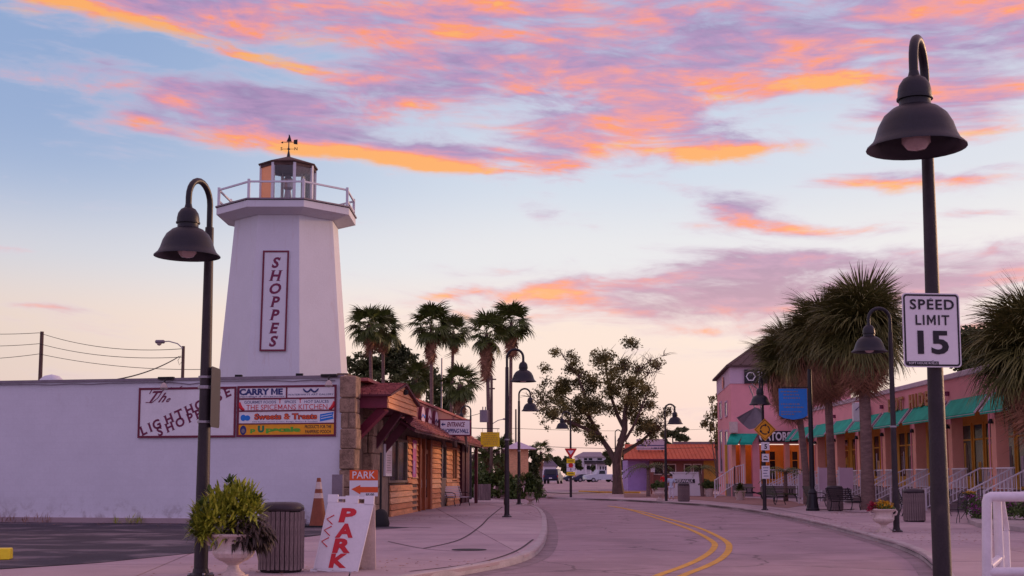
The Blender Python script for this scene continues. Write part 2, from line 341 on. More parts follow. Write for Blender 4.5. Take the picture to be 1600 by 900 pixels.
def raw(name, V, F, mats, parent=None, kind=None, mi=None, loc=None, label=None):      # numpy arrays, no clean-up
    me = bpy.data.meshes.new(name); me.from_pydata(V.tolist() if hasattr(V, 'tolist') else V, [], F.tolist() if hasattr(F, 'tolist') else F)
    for m in (mats if isinstance(mats, (list, tuple)) else [mats]): me.materials.append(M[m])
    if mi is not None: me.polygons.foreach_set('material_index', mi)
    o = bpy.data.objects.new(name, me); col.objects.link(o)
    if parent: o.parent = parent
    if kind: o['kind'] = kind
    if loc is not None: o.location = loc
    if label: o['label'] = label
    return o
def thing(name, label, cat, loc=(0, 0, 0), rz=0.0, group=None):
    o = bpy.data.objects.new(name, None); col.objects.link(o); o.empty_display_size = .2
    o.location = loc; o.rotation_euler = (0, 0, rz); o['label'] = label; o['category'] = cat
    if group: o['group'] = group
    return o
def tag(o, label, cat, group=None):
    o['label'] = label; o['category'] = cat
    if group: o['group'] = group
    return o
def link_part(name, me, parent, mx):
    o = bpy.data.objects.new(name, me); col.objects.link(o); o.parent = parent; o.matrix_local = mx; return o
def copy_tree(o, parent=None):
    c = o.copy(); col.objects.link(c)
    if parent: c.parent = parent
    for ch in [q for q in KIDS(o)]: copy_tree(ch, c)
    return c
def KIDS(o): return list(o.children)
def dup(o, loc, rz=0.0, label=None, scale=None):
    c = copy_tree(o); c.location = loc; c.rotation_euler = (0, 0, rz)
    if label: c['label'] = label
    if scale: c.scale = (scale,) * 3
    return c
SERIF = {'S': '', 'H': 'abcd', 'O': '', 'P': 'ac', 'E': 'ac', 'L': 'ac', 'I': 'mn', 'T': 'm', 'U': 'cd', 'G': '', 'R': 'acb'}
TXC = {}
def text_mesh(s, h, bold=0.0, shear=0.0, serif=False, space=1.0):
    cu = bpy.data.curves.new('lettering', 'FONT'); cu.body = s; cu.size = 1.0; cu.offset = bold; cu.shear = 0 if serif else shear; cu.space_character = space
    cu.resolution_u = 3; cu.extrude = 0
    ob = bpy.data.objects.new('tmp', cu); col.objects.link(ob); bpy.context.view_layer.update()
    dg = bpy.context.evaluated_depsgraph_get(); me = bpy.data.meshes.new_from_object(ob.evaluated_get(dg))
    bpy.data.objects.remove(ob); bpy.data.curves.remove(cu)
    v = [list(p.co) for p in me.vertices]; f = [tuple(p.vertices) for p in me.polygons]; bpy.data.meshes.remove(me)
    if 'M' in s:                                  # rebuild the font's M as clean strokes
        par = list(range(len(v)))
        def root(i):
            while par[i] != i: i = par[i]
            return i
        for fc in f:
            for j in fc[1:]: par[root(j)] = root(fc[0])
        isl_ = {}
        for i in range(len(v)): isl_.setdefault(root(i), []).append(i)
        for r_, ids in isl_.items():
            xs = [v[i][0] for i in ids]; ys = [v[i][1] for i in ids]; w_ = max(xs) - min(xs); h_ = max(ys) - min(ys)
            if len(ids) in (13, 14, 15) and h_ > .6 and w_ / h_ > .85:
                f = [fc for fc in f if root(fc[0]) != r_]; x0, y0 = min(xs), min(ys); t_ = min(.11 + bold * 1.6, .2) / w_ * 1.0; o = len(v)
                P2 = lambda a, b: [x0 + a * w_, y0 + b * h_, 0]
                v += [P2(0, 0), P2(t_, 0), P2(t_, 1), P2(0, 1), P2(1 - t_, 0), P2(1, 0), P2(1, 1), P2(1 - t_, 1), P2(t_, 1), P2(t_, .68), P2(.5, .12), P2(.5, .46), P2(1 - t_, .68), P2(1 - t_, 1)]
                f += [(o, o + 1, o + 2, o + 3), (o + 4, o + 5, o + 6, o + 7), (o + 8, o + 9, o + 10, o + 11), (o + 11, o + 10, o + 12, o + 13)]
        used = sorted({i for fc in f for i in fc}); mp_ = {a: b for b, a in enumerate(used)}; v = [v[i] for i in used]; f = [tuple(mp_[i] for i in fc) for fc in f]
    if serif and len(s) == 1 and v:
        xs = [p[0] for p in v]; ys = [p[1] for p in v]; x0, x1, y0, y1 = min(xs), max(xs), min(ys), max(ys); st = .17 + bold; th = .035
        for c_ in SERIF.get(s, ''):
            cx = {'a': x0 + st / 2 - .03, 'c': x0 + st / 2 - .03, 'b': x1 - st / 2 + .03, 'd': x1 - st / 2 + .03, 'm': (x0 + x1) / 2, 'n': (x0 + x1) / 2}[c_]
            yy = y0 if c_ in 'abm' else y1 - th
            o = len(v); v += [[cx - .14, yy, 0], [cx + .14, yy, 0], [cx + .14, yy + th, 0], [cx - .14, yy + th, 0]]; f.append((o, o + 1, o + 2, o + 3))
        if s in 'TSE':
            for xx in ((x0, x1) if s == 'T' else (x1,)):
                o = len(v); v += [[xx - .03, y1 - .22, 0], [xx + .01, y1 - .22, 0], [xx + .01, y1, 0], [xx - .03, y1, 0]]; f.append((o, o + 1, o + 2, o + 3))
        if shear:
            for p in v: p[0] += p[1] * shear
    k = h / .70
    return [(p[0] * k, p[1] * k) for p in v], f
def text(s, h, m, parent, x, z, y=-.012, align='c', bold=0.0, shear=0.0, width=None, ang=0.0, serif=False, space=1.0, name='lettering', depth=.004):
    """letters as thin raised shapes in the parent's x/z plane, facing -y"""
    v, f = text_mesh(s, h, bold, shear, serif, space)
    if not v: return None
    x0 = min(p[0] for p in v); x1 = max(p[0] for p in v)
    k = (width / (x1 - x0)) if width else 1.0
    ox = {'c': (x0 + x1) / 2, 'l': x0, 'r': x1}[align]
    ca, sa = math.cos(ang), math.sin(ang); pts = []
    for p in v:
        a, b = (p[0] - ox) * k, p[1]; pts.append((x + a * ca - b * sa, z + a * sa + b * ca))
    mb = MB(); mb.add([(p[0], y, p[1]) for p in pts], f)
    return mb.build(name, m, parent)

# ------------------------------------------------------------------ ground, road, pavements
def zg(Y):
    t = min(1, max(0, (Y - 105) / 75)); return .64 * t * t * (3 - 2 * t)
def ground():
    ys = [-60, -20, 0, 20, 40, 60, 80, 100, 110] + [110 + 10 * i for i in range(1, 12)] + [260, 400, 800, 1600, 3500]
    xs = [-2500, -800, -300, -100, -50, 0, 50, 100, 300, 800, 2500]; mb = MB()
    vs = [(a, b, zg(b)) for b in ys for a in xs]; n = len(xs)
    fs = [(j * n + i, j * n + i + 1, (j + 1) * n + i + 1, (j + 1) * n + i) for j in range(len(ys) - 1) for i in range(n - 1)]
    mb.add(vs, fs); o = mb.build('road', 'road', kind='structure', smooth=True); return o
ground()
def kerb(path, w=.18, z0=-.02, z1=.135, parent=None, seglen=3.0):
    pts = [Vector((p.x, p.y, 0)) for p in path]; mb = MB(); vs = []; fs = []
    # resample so the kerb bends smoothly
    out = []
    for i in range(len(pts) - 1):
        p0 = pts[max(i - 1, 0)]; p1 = pts[i]; p2 = pts[i + 1]; p3 = pts[min(i + 2, len(pts) - 1)]
        for k in range(6):
            t = k / 6; out.append(.5 * ((2 * p1) + (-p0 + p2) * t + (2 * p0 - 5 * p1 + 4 * p2 - p3) * t * t + (-p0 + 3 * p1 - 3 * p2 + p3) * t ** 3))
    out.append(pts[-1]); pts = out
    for i, p in enumerate(pts):
        t = (pts[min(i + 1, len(pts) - 1)] - pts[max(i - 1, 0)]).normalized(); nrm = Vector((-t.y, t.x, 0))
        prof = [(0, z0), (.01, z1 - .03), (.035, z1), (w, z1), (w, z0)]
        for (a, zz) in prof: q = p + nrm * a; vs.append((q.x, q.y, zz))
    for i in range(len(pts) - 1):
        for k in range(4): fs.append((i * 5 + k, i * 5 + k + 1, (i + 1) * 5 + k + 1, (i + 1) * 5 + k))
    mb.add(vs, fs); return mb.build('kerb', 'kerb', parent, smooth=True), pts
def slabs(poly, root, xs, ys, m='concrete', z=.12, gap=.02, rot=0.0):
    bm = bmesh.new(); vs = [bm.verts.new((p.x, p.y, z)) for p in poly]; bm.faces.new(vs)
    ca, sa = math.cos(rot), math.sin(rot)
    for a in xs: bmesh.ops.bisect_plane(bm, geom=bm.verts[:] + bm.edges[:] + bm.faces[:], plane_co=(a * ca, a * sa, 0), plane_no=(ca, sa, 0))
    for b in ys: bmesh.ops.bisect_plane(bm, geom=bm.verts[:] + bm.edges[:] + bm.faces[:], plane_co=(-b * sa, b * ca, 0), plane_no=(-sa, ca, 0))
    for f in bm.faces:
        ps = [v.co.copy() for v in f.verts]; c = f.calc_center_median(); n = len(ps)
        if f.calc_area() < .02: continue
        if c.y < 9: continue
        dz = random.uniform(-.004, .0); top = []
        for i, p in enumerate(ps):
            d = (c - p); L = d.length
            q = p + d * min(.4, gap / max(L, .05)); top.append((q.x, q.y, z + dz))
        mb = MB(); bot = [(t_[0], t_[1], z - .05) for t_ in top]
        mb.add(top + bot, [tuple(range(n))] + [(i, (i + 1) % n, n + (i + 1) % n, n + i) for i in range(n)])
        mb.build('slab', m if random.random() < .75 else 'concrete_pale', root)
    bm.free()
def sheet(poly, name, m, z, parent=None, kind=None):
    mb = MB(); mb.add([(p.x, p.y, z) for p in poly], [tuple(range(len(poly)))]); bm = None
    o = mb.build(name, m, parent, kind=kind); return o
def smoothpath(px, z=.12):
    return [G(u, v, z) for u, v in px]
# left pavement
LK = [(-900, 1000), (-100, 965), (400, 925), (600, 905), (662, 897), (733, 886), (805, 872), (840, 857), (854, 835), (855, 815), (851, 802), (842, 793), (822, 787), (790, 782), (740, 778), (690, 776)]
ksL = smoothpath(LK)
pvL = sheet(ksL + [Vector((-45, 95, 0)), Vector((-45, 13, 0))], 'pavement', 'joint_dark', .085, kind='structure')
_, kp = kerb(ksL, parent=pvL)
swl = [p for p in kp if True]
slabs([Vector((p.x, p.y, 0)) for p in swl] + [Vector((-10, 92, 0)), Vector((-13, 60, 0)), Vector((-13, 13, 0))], pvL, [-10 + 3.2 * i for i in range(6)], [12 + 3.6 * i for i in range(22)], rot=R(6))
# right pavement
RK = [(1500, 1010), (1486, 940), (1474, 905), (1462, 885), (1438, 864), (1400, 848), (1350, 834), (1300, 821), (1250, 810), (1200, 800.5), (1150, 793), (1100, 787.5), (1040, 783.5), (970, 780), (900, 778.2), (868, 777), (855, 775.5), (862, 773)]
ksR = smoothpath(RK)
# kerb() offsets to the left of travel; the right path runs away from us so reverse the sense
def offset_kerb(path, root):
    q = list(reversed(path)); return kerb(q, parent=root)
pvR = sheet(ksR + [G(900, 771), G(1000, 769.5), Vector((22, 118, 0)), Vector((45, 118, 0)), Vector((45, 9, 0)), Vector((5.2, 9, 0))], 'pavement', 'joint_dark', .084, kind='structure')
_, kpr = offset_kerb(ksR, pvR)
slabs([Vector((p.x, p.y, 0)) for p in reversed(kpr)] + [G(900, 771), G(1000, 769.5), Vector((22, 118, 0)), Vector((21, 9, 0)), Vector((5.2, 9, 0))], pvR, [2 + 3.4 * i for i in range(7)], [12 + 3.8 * i for i in range(18)] + [85, 95, 105], rot=R(-3))
# the brick strip behind the right pavement
sheet([G(1020, 778), G(1090, 781.5), G(1150, 786.5), G(1230, 794), G(1262, 789), G(1230, 782), G(1130, 775), G(1020, 773)], 'paved_strip', 'brick_paving', .128, kind='structure')
sheet([G(975, 777.5, 0.12), G(1120, 778), G(1120, 772), G(975, 770.5)], 'paved_strip', 'brick_paving', .127, kind='structure')
# far kerb islands
isl = sheet([G(832, 768.5), G(880, 770), G(960, 769.5), G(960, 767.8), G(880, 767.6), G(836, 767)], 'pavement', 'kerb', .12, kind='structure')
isl2 = MB(); isl2.prism([(p.x, p.y) for p in (G(905, 767.5), G(950, 769.2), G(1110, 770), G(1110, 764), G(930, 763.4))], 'z', 0.0, .15); isl2.build('traffic_island', 'brick_paving', kind='structure')
gr = MB(); gr.prism([(p.x, p.y) for p in (G(975, 766.4), G(1060, 767), G(1060, 761), G(985, 760.5))], 'z', .1, .45); gr.build('lawn', 'grass', kind='structure')
yk = MB(); yk.tube([G(905, 767.6, .17), G(950, 769.3, .17), G(1000, 769.7, .17)], .09, 6); yk.build('kerb_paint', 'yellow_paint', kind='structure')
# asphalt car park by the white wall
lot = [(-900, 935), (0, 889.5), (150, 880), (306, 864), (400, 851), (470, 840), (560, 829), (640, 824.5), (588, 822), (540, 819), (-10, 811), (-900, 800)]
sheet([G(u, v) for u, v in lot], 'car_park', 'lot', .128, kind='structure')
# painted double line
def ribbon(px, w, name, m, z=.006):
    pts = [G(u, v, 0) for u, v in px]; out = []
    for i in range(len(pts) - 1):
        p0 = pts[max(i - 1, 0)]; p1 = pts[i]; p2 = pts[i + 1]; p3 = pts[min(i + 2, len(pts) - 1)]
        for k in range(6):
            t = k / 6; out.append(.5 * ((2 * p1) + (-p0 + p2) * t + (2 * p0 - 5 * p1 + 4 * p2 - p3) * t * t + (-p0 + 3 * p1 - 3 * p2 + p3) * t ** 3))
    out.append(pts[-1]); mb = MB(); vs = []
    for i, p in enumerate(out):
        t = (out[min(i + 1, len(out) - 1)] - out[max(i - 1, 0)]).normalized(); nrm = Vector((-t.y, t.x, 0)) * w / 2
        a, b = p + nrm, p - nrm; vs += [(a.x, a.y, z), (b.x, b.y, z)]
    mb.add(vs, [(2 * i, 2 * i + 1, 2 * i + 3, 2 * i + 2) for i in range(len(out) - 1)])
    return mb.build(name, m, kind='structure')
ribbon([(960, 935), (1022, 902), (1068, 885), (1098, 871), (1115, 857), (1113, 846), (1084, 830), (1052, 818), (1020, 808), (985, 797), (950, 790.5)], .15, 'road_marking', 'yellow_paint')
ribbon([(1000, 935), (1064, 901), (1104, 885), (1128, 872), (1139, 858), (1133, 845), (1100, 828), (1068, 817.5), (1036, 808.5), (1000, 799), (960, 791.5)], .15, 'road_marking', 'yellow_paint')
for kpath, nm in ((kp, 1), (kpr, -1)):  # darker band on the road, painting in shade along the kerb foot
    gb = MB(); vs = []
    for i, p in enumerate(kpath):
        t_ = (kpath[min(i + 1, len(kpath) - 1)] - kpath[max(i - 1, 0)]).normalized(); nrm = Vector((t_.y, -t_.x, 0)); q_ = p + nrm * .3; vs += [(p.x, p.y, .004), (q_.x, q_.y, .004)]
    gb.add(vs, [(2 * i, 2 * i + 1, 2 * i + 3, 2 * i + 2) for i in range(len(kpath) - 1)]); gb.build('gutter_or_shade', 'gutter_or_shade', kind='structure')
def crack_or_shadow(px, w, m='crack_shadow_dark', z=.1255):
    o_ = ribbon(px, w, 'joint_or_shadow', m, z)
_G = G
def G(u, v, z=.12): return _G(u, v, .12 if z == 0 and CR else z)
CR = True
crack_or_shadow([(785, 792), (765, 808), (751, 822), (719, 843), (662, 857)], .05); crack_or_shadow([(833, 843), (812, 858), (780, 871), (733, 882), (640, 893)], .05); crack_or_shadow([(588, 824), (630, 824), (673, 824.5)], .12); crack_or_shadow([(606, 846), (660, 857), (720, 862)], .035)
crack_or_shadow([(643, 805), (700, 806.5), (770, 809), (840, 813)], .05); crack_or_shadow([(1010, 780), (1110, 785), (1200, 794), (1300, 812)], .04)  # first line is a cast shadow across the left pavement, painted dark
CR = False
# manhole on the left pavement
mh = thing('manhole_cover', 'oval iron utility cover set flush in the left pavement', 'manhole', G(733, 859, .121))
b = MB(); b.lathe([(.36, 0), (.36, .006), (.30, .008), (0, .008)], 20); b.build('cover', 'rubber', mh)

# ------------------------------------------------------------------ shop on the left: white wall, facade, portal
C0 = Vector((-5.24, 40.0, .12)); FA = -math.atan(.071)
shop = thing('shop_building', 'low shop with long white side wall and orange plank front under a shingled roof', 'shop', C0, FA)
def FY(u): return (16160 / (942 - u) - 40) / math.cos(FA)      # distance along the facade
H = 4.56
# side wall runs back-left in world; in the shop's frame:
wl = Vector((-27.0, 5.6)); inv = Matrix.Rotation(-FA, 2)
wl2 = inv @ wl
dirw = wl2.normalized(); nw = Vector((-dirw.y, dirw.x))
def wallbox(mb, a0, a1, o0, o1, z0, z1):      # along the side wall, offset outward (towards the camera)
    pts = []
    for z_ in (z0, z1):
        for (a, o) in ((a0, o0), (a1, o0), (a1, o1), (a0, o1)):
            p = dirw * a + nw * o; pts.append((p.x, p.y, z_))
    mb.add(pts, [(3, 2, 1, 0), (4, 5, 6, 7), (0, 1, 5, 4), (1, 2, 6, 5), (2, 3, 7, 6), (3, 0, 4, 7)])
b = MB(); wallbox(b, 0.02, wl2.length, 0, -.3, 0, H); sw = b.build('side_wall', 'white_wall', shop)
b = MB(); wallbox(b, 0, wl2.length, .05, -.35, H, H + .09); b.build('coping', 'sign_back', shop)
b = MB(); wallbox(b, 1.2, wl2.length, .12, 0, 0, .17); b.build('kerb_strip', 'concrete', shop)
b = MB(); pts = []
for i in range(40):
    a = .3 + i * .7; p = dirw * a + nw * .06; pts.append((p.x, p.y, H - .05 - .05 * math.sin(i * 1.1) * (i % 5 == 2) - .03 * (i % 7 == 0)))
b.tube(pts, .018, 5); b.build('cable', 'sign_back', shop)
b = MB(); b.box(-26.9, -.3, 6.2, 34.8, 4.1, 4.2); b.build('roof', 'shingle_brown', shop)
b = MB(); b.box(-.35, 0, .5, 35.0, 0, 4.75); b.build('facade_wall', 'plaster_brown', shop)
b = MB(); b.box(-25, -.36, 34.6, 35.0, 0, 4.2); b.build('rear_wall', 'plaster_brown', shop)
random.seed(3)
# stones of the corner column and the second one
def stonecol(x0, x1, y0, y1, z1, n):
    z0_ = 0.0; core = MB(); core.box(x0 + .06, x1 - .06, y0 + .06, y1 - .06, 0, z1 - .05); core.build('column_core', 'plaster_brown', shop)
    hs = [random.uniform(.8, 1.25) for _ in range(n)]; k = z1 / sum(hs)
    for i, h_ in enumerate(hs):
        h_ *= k; j = [random.uniform(-.035, .035) for _ in range(4)]; b_ = MB()
        w_ = x1 - x0
        split = random.random() < .35
        segs = [(x0 + j[0], x1 + j[1])] if not split else [(x0 + j[0], x0 + w_ * .52 - .015), (x0 + w_ * .52 + .015, x1 + j[1])]
        for (a, c) in segs:
            b_ = MB(); b_.box(a, c, y0 + j[2], y1 + j[3], z0_ + .006, z0_ + h_ - .006)
            o = b_.build('stone', 'stone', shop, bevel=.03)
        z0_ += h_
stonecol(-.10, .40, -.18, .6, 4.62, 8)
stonecol(-.05, .35, 3.2, 4.9, 4.0, 7)
# recess panels / wainscot / planks (lap siding)
def planks(y0, y1, z0, z1, x=.06, m='plank', pitch=.235, t=.09):
    b_ = MB(); b_.box(x - .055, x - .004, y0 + .02, y1 - .02, z0, z1); b_.build('backing', 'maroon_dark', shop)
    z_ = z0
    while z_ < z1 - .02:
        zt = min(z1, z_ + pitch); b_ = MB(); e0, e1 = random.uniform(0, .03), random.uniform(0, .03)
        b_.add([(x, y0 + e0, z_), (x + t, y0 + e0, z_), (x + t * .3, y0 + e0, zt - .025), (x, y0 + e0, zt - .025),
                (x, y1 - e1, z_), (x + t, y1 - e1, z_), (x + t * .3, y1 - e1, zt - .025), (x, y1 - e1, zt - .025)],
               [(0, 1, 2, 3), (7, 6, 5, 4), (0, 4, 5, 1), (1, 5, 6, 2), (2, 6, 7, 3), (3, 7, 4, 0)])
        b_.build('plank', random.choice(('plank', 'plank', 'plank_red', 'plank_pale')), shop); z_ = zt
b = MB(); b.box(0, .12, FY(605), FY(648), 0, 1.15); b.build('wainscot', 'plaster_brown', shop)
planks(FY(605), FY(640), 0, 1.18, x=.12, t=.07)
planks(FY(640.3), FY(649.5), 0, 3.15); planks(FY(634), FY(640), 1.22, 3.15)
planks(FY(670), FY(686), 0, 3.2)
planks(FY(695), FY(703.5), 0, 3.25); planks(FY(703.5), FY(711.5), 0, 1.25); planks(FY(711.5), FY(715.5), 0, 3.25)
b = MB(); b.box(0, .1, FY(687), FY(694.5), 0, 1.3); b.build('wall_panel', 'plank_grey', shop)
b = MB(); b.box(0, .16, FY(590), FY(601), 0, 3.3); b.build('pillar', 'plank_grey', shop)
def fwindow(u0, u1, z0, z1, fm='plank_grey', mull=0):
    y0, y1 = FY(u0), FY(u1); f = MB(); t = .09
    for (a, c, d, e) in ((y0, y1, z0, z0 + t), (y0, y1, z1 - t, z1), (y0, y0 + t * 1.6, z0 + t, z1 - t), (y1 - t * 1.6, y1, z0 + t, z1 - t)): f.box(.02, .13, a, c, d, e)
    for k in range(mull):
        ym = y0 + (y1 - y0) * (k + 1) / (mull + 1); f.box(.02, .11, ym - .04, ym + .04, z0 + t, z1 - t)
    fo = f.build('window', fm, shop); g_ = MB(); g_.box(.03, .05, y0 + t, y1 - t, z0 + t, z1 - t); g_.build('pane', 'glass_dark', fo); return fo
fwindow(604, 633, 1.25, 2.95, mull=1); fwindow(687, 694.5, 1.32, 3.05); fwindow(703.5, 711.5, 1.28, 3.0, 'plank', 1)
# things seen in the big window
# door bay
y0, y1 = FY(650.5), FY(669.5)
for k, (a, c) in enumerate(((y0, y0 + .35), (y0 + 1.5, y0 + 1.8), (y1 - .55, y1))):
    b = MB(); b.box(.02, .2, a, c, 0, 3.15); b.build('door_post', 'door_wood', shop)
for (a, c) in ((y0 + .35, y0 + 1.5), (y0 + 1.8, y1 - .55)):
    d = MB(); d.box(.02, .09, a + .01, c - .01, .04, .55); d.box(.02, .09, a + .01, a + .18, .55, 2.5); d.box(.02, .09, c - .18, c - .01, .55, 2.5); d.box(.02, .09, a + .01, c - .01, 2.5, 2.7)
    do = d.build('door', 'door_wood', shop); g_ = MB(); g_.box(.03, .06, a + .18, c - .18, .55, 2.5); g_.build('pane', 'glass_dark', do)
    hh = MB(); hh.tube([(.16, a + .26, 1.0), (.16, a + .26, 1.35)], .02, 6); hh.build('handle', 'steel', do)
# dark posts at the far end
for (u0, u1) in ((716.5, 720.5), (722.5, 728)):
    b = MB(); b.box(.0, .22, FY(u0), FY(u1), 0, 3.3); b.build('end_post', 'maroon_dark', shop)
b = MB(); b.box(.9, 1.05, 31.8, 32.2, 0, 3.2); b.build('end_post', 'maroon_dark', shop)
# upper fascia + shingled skirt roof
b = MB(); b.box(.0, .28, 6.5, 35.2, 3.7, 4.62); b.build('fascia', 'maroon', shop)
b = MB(); b.box(-.3, .36, 2.0, 35.3, 4.62, 4.72); b.build('roof_edge', 'shingle', shop)
sk = MB(); sk.add([(.28, 6.2, 3.86), (1.3, 6.2, 3.18), (1.3, 35.6, 3.18), (.28, 35.6, 3.86), (.28, 6.2, 3.76), (1.3, 6.2, 3.08), (1.3, 35.6, 3.08), (.28, 35.6, 3.76)],
   [(0, 1, 2, 3), (7, 6, 5, 4), (0, 4, 5, 1), (1, 5, 6, 2), (2, 6, 7, 3), (3, 7, 4, 0)]); sk.build('skirt_roof', 'maroon_dark', shop)
def shingle_field(name, o, ux, uy, nrm, L, Wd, rowh, wid, m):
    """rows of split shingles laid over a slope: o origin (top edge), ux down-slope, uy along"""
    mb = MB(); rows = int(L / rowh)
    for r in range(rows):
        a = 0.0 + (r % 2) * wid * .5 * -1
        while a < Wd:
            w_ = wid * random.uniform(.75, 1.25); s0 = max(0, a); s1 = min(Wd, a + w_ - .015)
            if s1 - s0 > .03:
                t0 = .012 + random.uniform(0, .006); t1 = .045 + random.uniform(0, .02); e = random.uniform(-.015, .025)
                A = o + ux * (r * rowh - .02) + uy * s0; B = o + ux * (r * rowh - .02) + uy * s1
                D = o + ux * ((r + 1) * rowh + e) + uy * s0; E_ = o + ux * ((r + 1) * rowh + e) + uy * s1
                mb.add([A + nrm * t0, B + nrm * t0, E_ + nrm * t1, D + nrm * t1, D + nrm * .0, E_ + nrm * .0], [(0, 1, 2, 3), (3, 2, 5, 4)])
            a += w_
    return mb.build(name, m, shop, kind='stuff')
dn = Vector((1.02, 0, -.68)).normalized()
shingle_field('shingles', Vector((.28, 6.2, 3.87)), dn, Vector((0, 1, 0)), Vector((.68, 0, 1.02)).normalized(), 1.26, 29.4, .21, .26, 'shingle')
# rafter tails
for k in range(12):
    b = MB(); yy = 9 + k * 2.2; b.add([], []); b.bar((.3, yy, 3.62), (1.05, yy, 3.13), .1, .12); b.build('rafter', 'plank_grey', shop)
# gabled portal
px1, py0, py1 = 1.22, .75, 7.0; ym = (py0 + py1) / 2; ze, zb, zr = 4.02, 3.66, 4.56
b = MB(); b.box(-.1, px1, py0, py0 + .12, zb, ze + .02); b.build('fascia', 'maroon', shop)
b = MB(); b.box(-.1, px1, py1 - .12, py1, zb, ze + .02); b.build('fascia', 'maroon', shop)
b = MB(); b.box(.36, px1 - .1, py0 + .12, py1 - .12, zb + .02, zb + .08); b.build('soffit', 'maroon_dark', shop)
# gable end boards
rows = 4
def gw(z_): return (py0, py1) if z_ <= ze else (py0 + (z_ - ze) / (zr - ze) * (ym - py0), py1 - (z_ - ze) / (zr - ze) * (py1 - ym))
zz = [zb + (zr - zb) * i / 5 for i in range(6)]
for i in range(5):
    a0, a1 = gw(zz[i]); c0, c1 = gw(zz[i + 1] - .01)
    if c1 - c0 < .1: c0, c1 = ym - .04, ym + .04
    b = MB(); x_ = px1; b.add([(x_, a0, zz[i]), (x_, a1, zz[i]), (x_, c1, zz[i + 1] - .01), (x_, c0, zz[i + 1] - .01), (x_ + .06, a0, zz[i]), (x_ + .06, a1, zz[i]), (x_ + .03, c1, zz[i + 1] - .01), (x_ + .03, c0, zz[i + 1] - .01)],
        [(0, 1, 2, 3), (7, 6, 5, 4), (0, 4, 5, 1), (1, 5, 6, 2), (2, 6, 7, 3), (3, 7, 4, 0)]); b.build('gable_board', 'plank', shop)
for s in (0, 1):
    ya = py0 - .15 if s == 0 else py1 + .15; za = ze - .0
    b = MB(); b.add([(-.3, ya, za), (px1 + .15, ya, za), (px1 + .15, ym, zr + .02), (-.3, ym, zr + .02), (-.3, ya, za + .06), (px1 + .15, ya, za + .06), (px1 + .15, ym, zr + .09), (-.3, ym, zr + .09)],
        [(0, 1, 2, 3), (7, 6, 5, 4), (0, 4, 5, 1), (1, 5, 6, 2), (2, 6, 7, 3), (3, 7, 4, 0)]); b.build('portal_roof', 'maroon_dark', shop)
    top = Vector((-.3, ym, zr + .09)); eave = Vector((-.3, ya, za + .06)); dv = (eave - top); L = dv.length; dv.normalize(); uy = Vector((1, 0, 0)); nn = dv.cross(uy); nn = nn if nn.z > 0 else -nn
    shingle_field('shingles', top, dv, uy, nn, L + .05, px1 + .45, .3, .28, 'shingle')
b = MB(); b.bar((1.1, py0 + .25, zb), (-.02, py0 + .6, 2.6), .26, .26); b.build('bracket', 'maroon', shop)
b = MB(); b.bar((1.1, py1 - .4, zb), (.1, py1 - .6, 2.4), .3, .3); b.build('bracket', 'maroon_dark', shop)
b = MB(); b.bar((1.1, ym, zb), (.1, ym, 2.3), .26, .26); b.build('bracket', 'maroon_dark', shop)
b = MB(); b.lathe([(.0, 0), (.1, .02), (.1, .16), (0, .2)], 8, (px1 + .1, ym, zr - .3)); b.build('gable_lamp', 'rubber', shop)

# signs on the white wall (each a board hung on the wall)
WA = math.atan2(-wl.y, -wl.x)             # world direction of the wall, left to right
def on_wall(u):                           # distance along the wall from the corner, for an image column
    k = (u - 800) / FPX; # C0.x + wl.x*t = k*(C0.y + wl.y*t)
    t = (k * C0.y - C0.x) / (wl.x - k * wl.y); return t * wl.length, C0 + Vector((wl.x, wl.y, 0)) * t
def wall_sign(u0, u1, v0, v1, label, cat='sign', m='white_paint', frame='maroon', name='wall_sign'):
    a0, p0 = on_wall(u0); a1, p1 = on_wall(u1); w_ = a0 - a1
    zt = P(u1, v0, p1.y).z; zb_ = P(u1, v1, p1.y).z; h_ = zt - zb_
    nrm = Vector((math.sin(WA), -math.cos(WA), 0))
    r = thing(name, label, cat, p0 + nrm * .02 + Vector((0, 0, zb_ - p0.z)), WA)
    q = MB(); q.box(0, w_, -.03, 0, 0, h_); q.build('board', m, r)
    t = .07
    for (a, c, d, e) in ((0, w_, 0, t), (0, w_, h_ - t, h_), (0, t, t, h_ - t), (w_ - t, w_, t, h_ - t)):
        q = MB(); q.box(a, c, -.045, -.03, d, e); q.build('frame', frame, r)
    return r, w_, h_
s1, w_, h_ = wall_sign(217.5, 370, 604, 683.5, 'wide white board reading The Lighthouse Shoppes in slanted maroon letters on the white wall')
k = w_ / 152.5
kz = h_ / 79.5
def S1(u, v): return (u - 217.5) * k, (683.5 - v) * kz
# script "The"
for ch, (u, v), hh in (('T', (234, 627), .36), ('h', (248, 627), .30), ('e', (261, 627), .19)):
    x_, z_ = S1(u, v); text(ch, hh, 'letter_maroon', s1, x_, z_, -.036, 'l', 0.02, .75)
q = MB(); x_, z_ = S1(229, 627)
q.tube([(x_, -.036, z_), (x_ + .2, -.036, z_ - .02), (x_ + .42, -.036, z_ + .14), (x_ + .62, -.036, z_ + .42), (x_ + .9, -.036, z_ + .47)], .014, 5)
q.tube([(x_ + .12, -.036, z_ + .27), (x_ + .2, -.036, z_ + .4), (x_ + .45, -.036, z_ + .45), (x_ + 1.1, -.036, z_ + .43), (x_ + 1.25, -.036, z_ + .5)], .014, 5); q.build('flourish', 'letter_maroon', s1)
ang = math.atan(math.tan(R(24.3)) * kz / k)
def diag(word, u0, v0, step, hh):
    for i, ch in enumerate(word):
        if ch == ' ': continue
        x_, z_ = S1(step[i], v0 - (step[i] - u0) * math.tan(R(24.3))); text(ch, hh, 'letter_maroon', s1, x_, z_, -.036, 'l', .034, 0.0, ang=ang, serif=True)
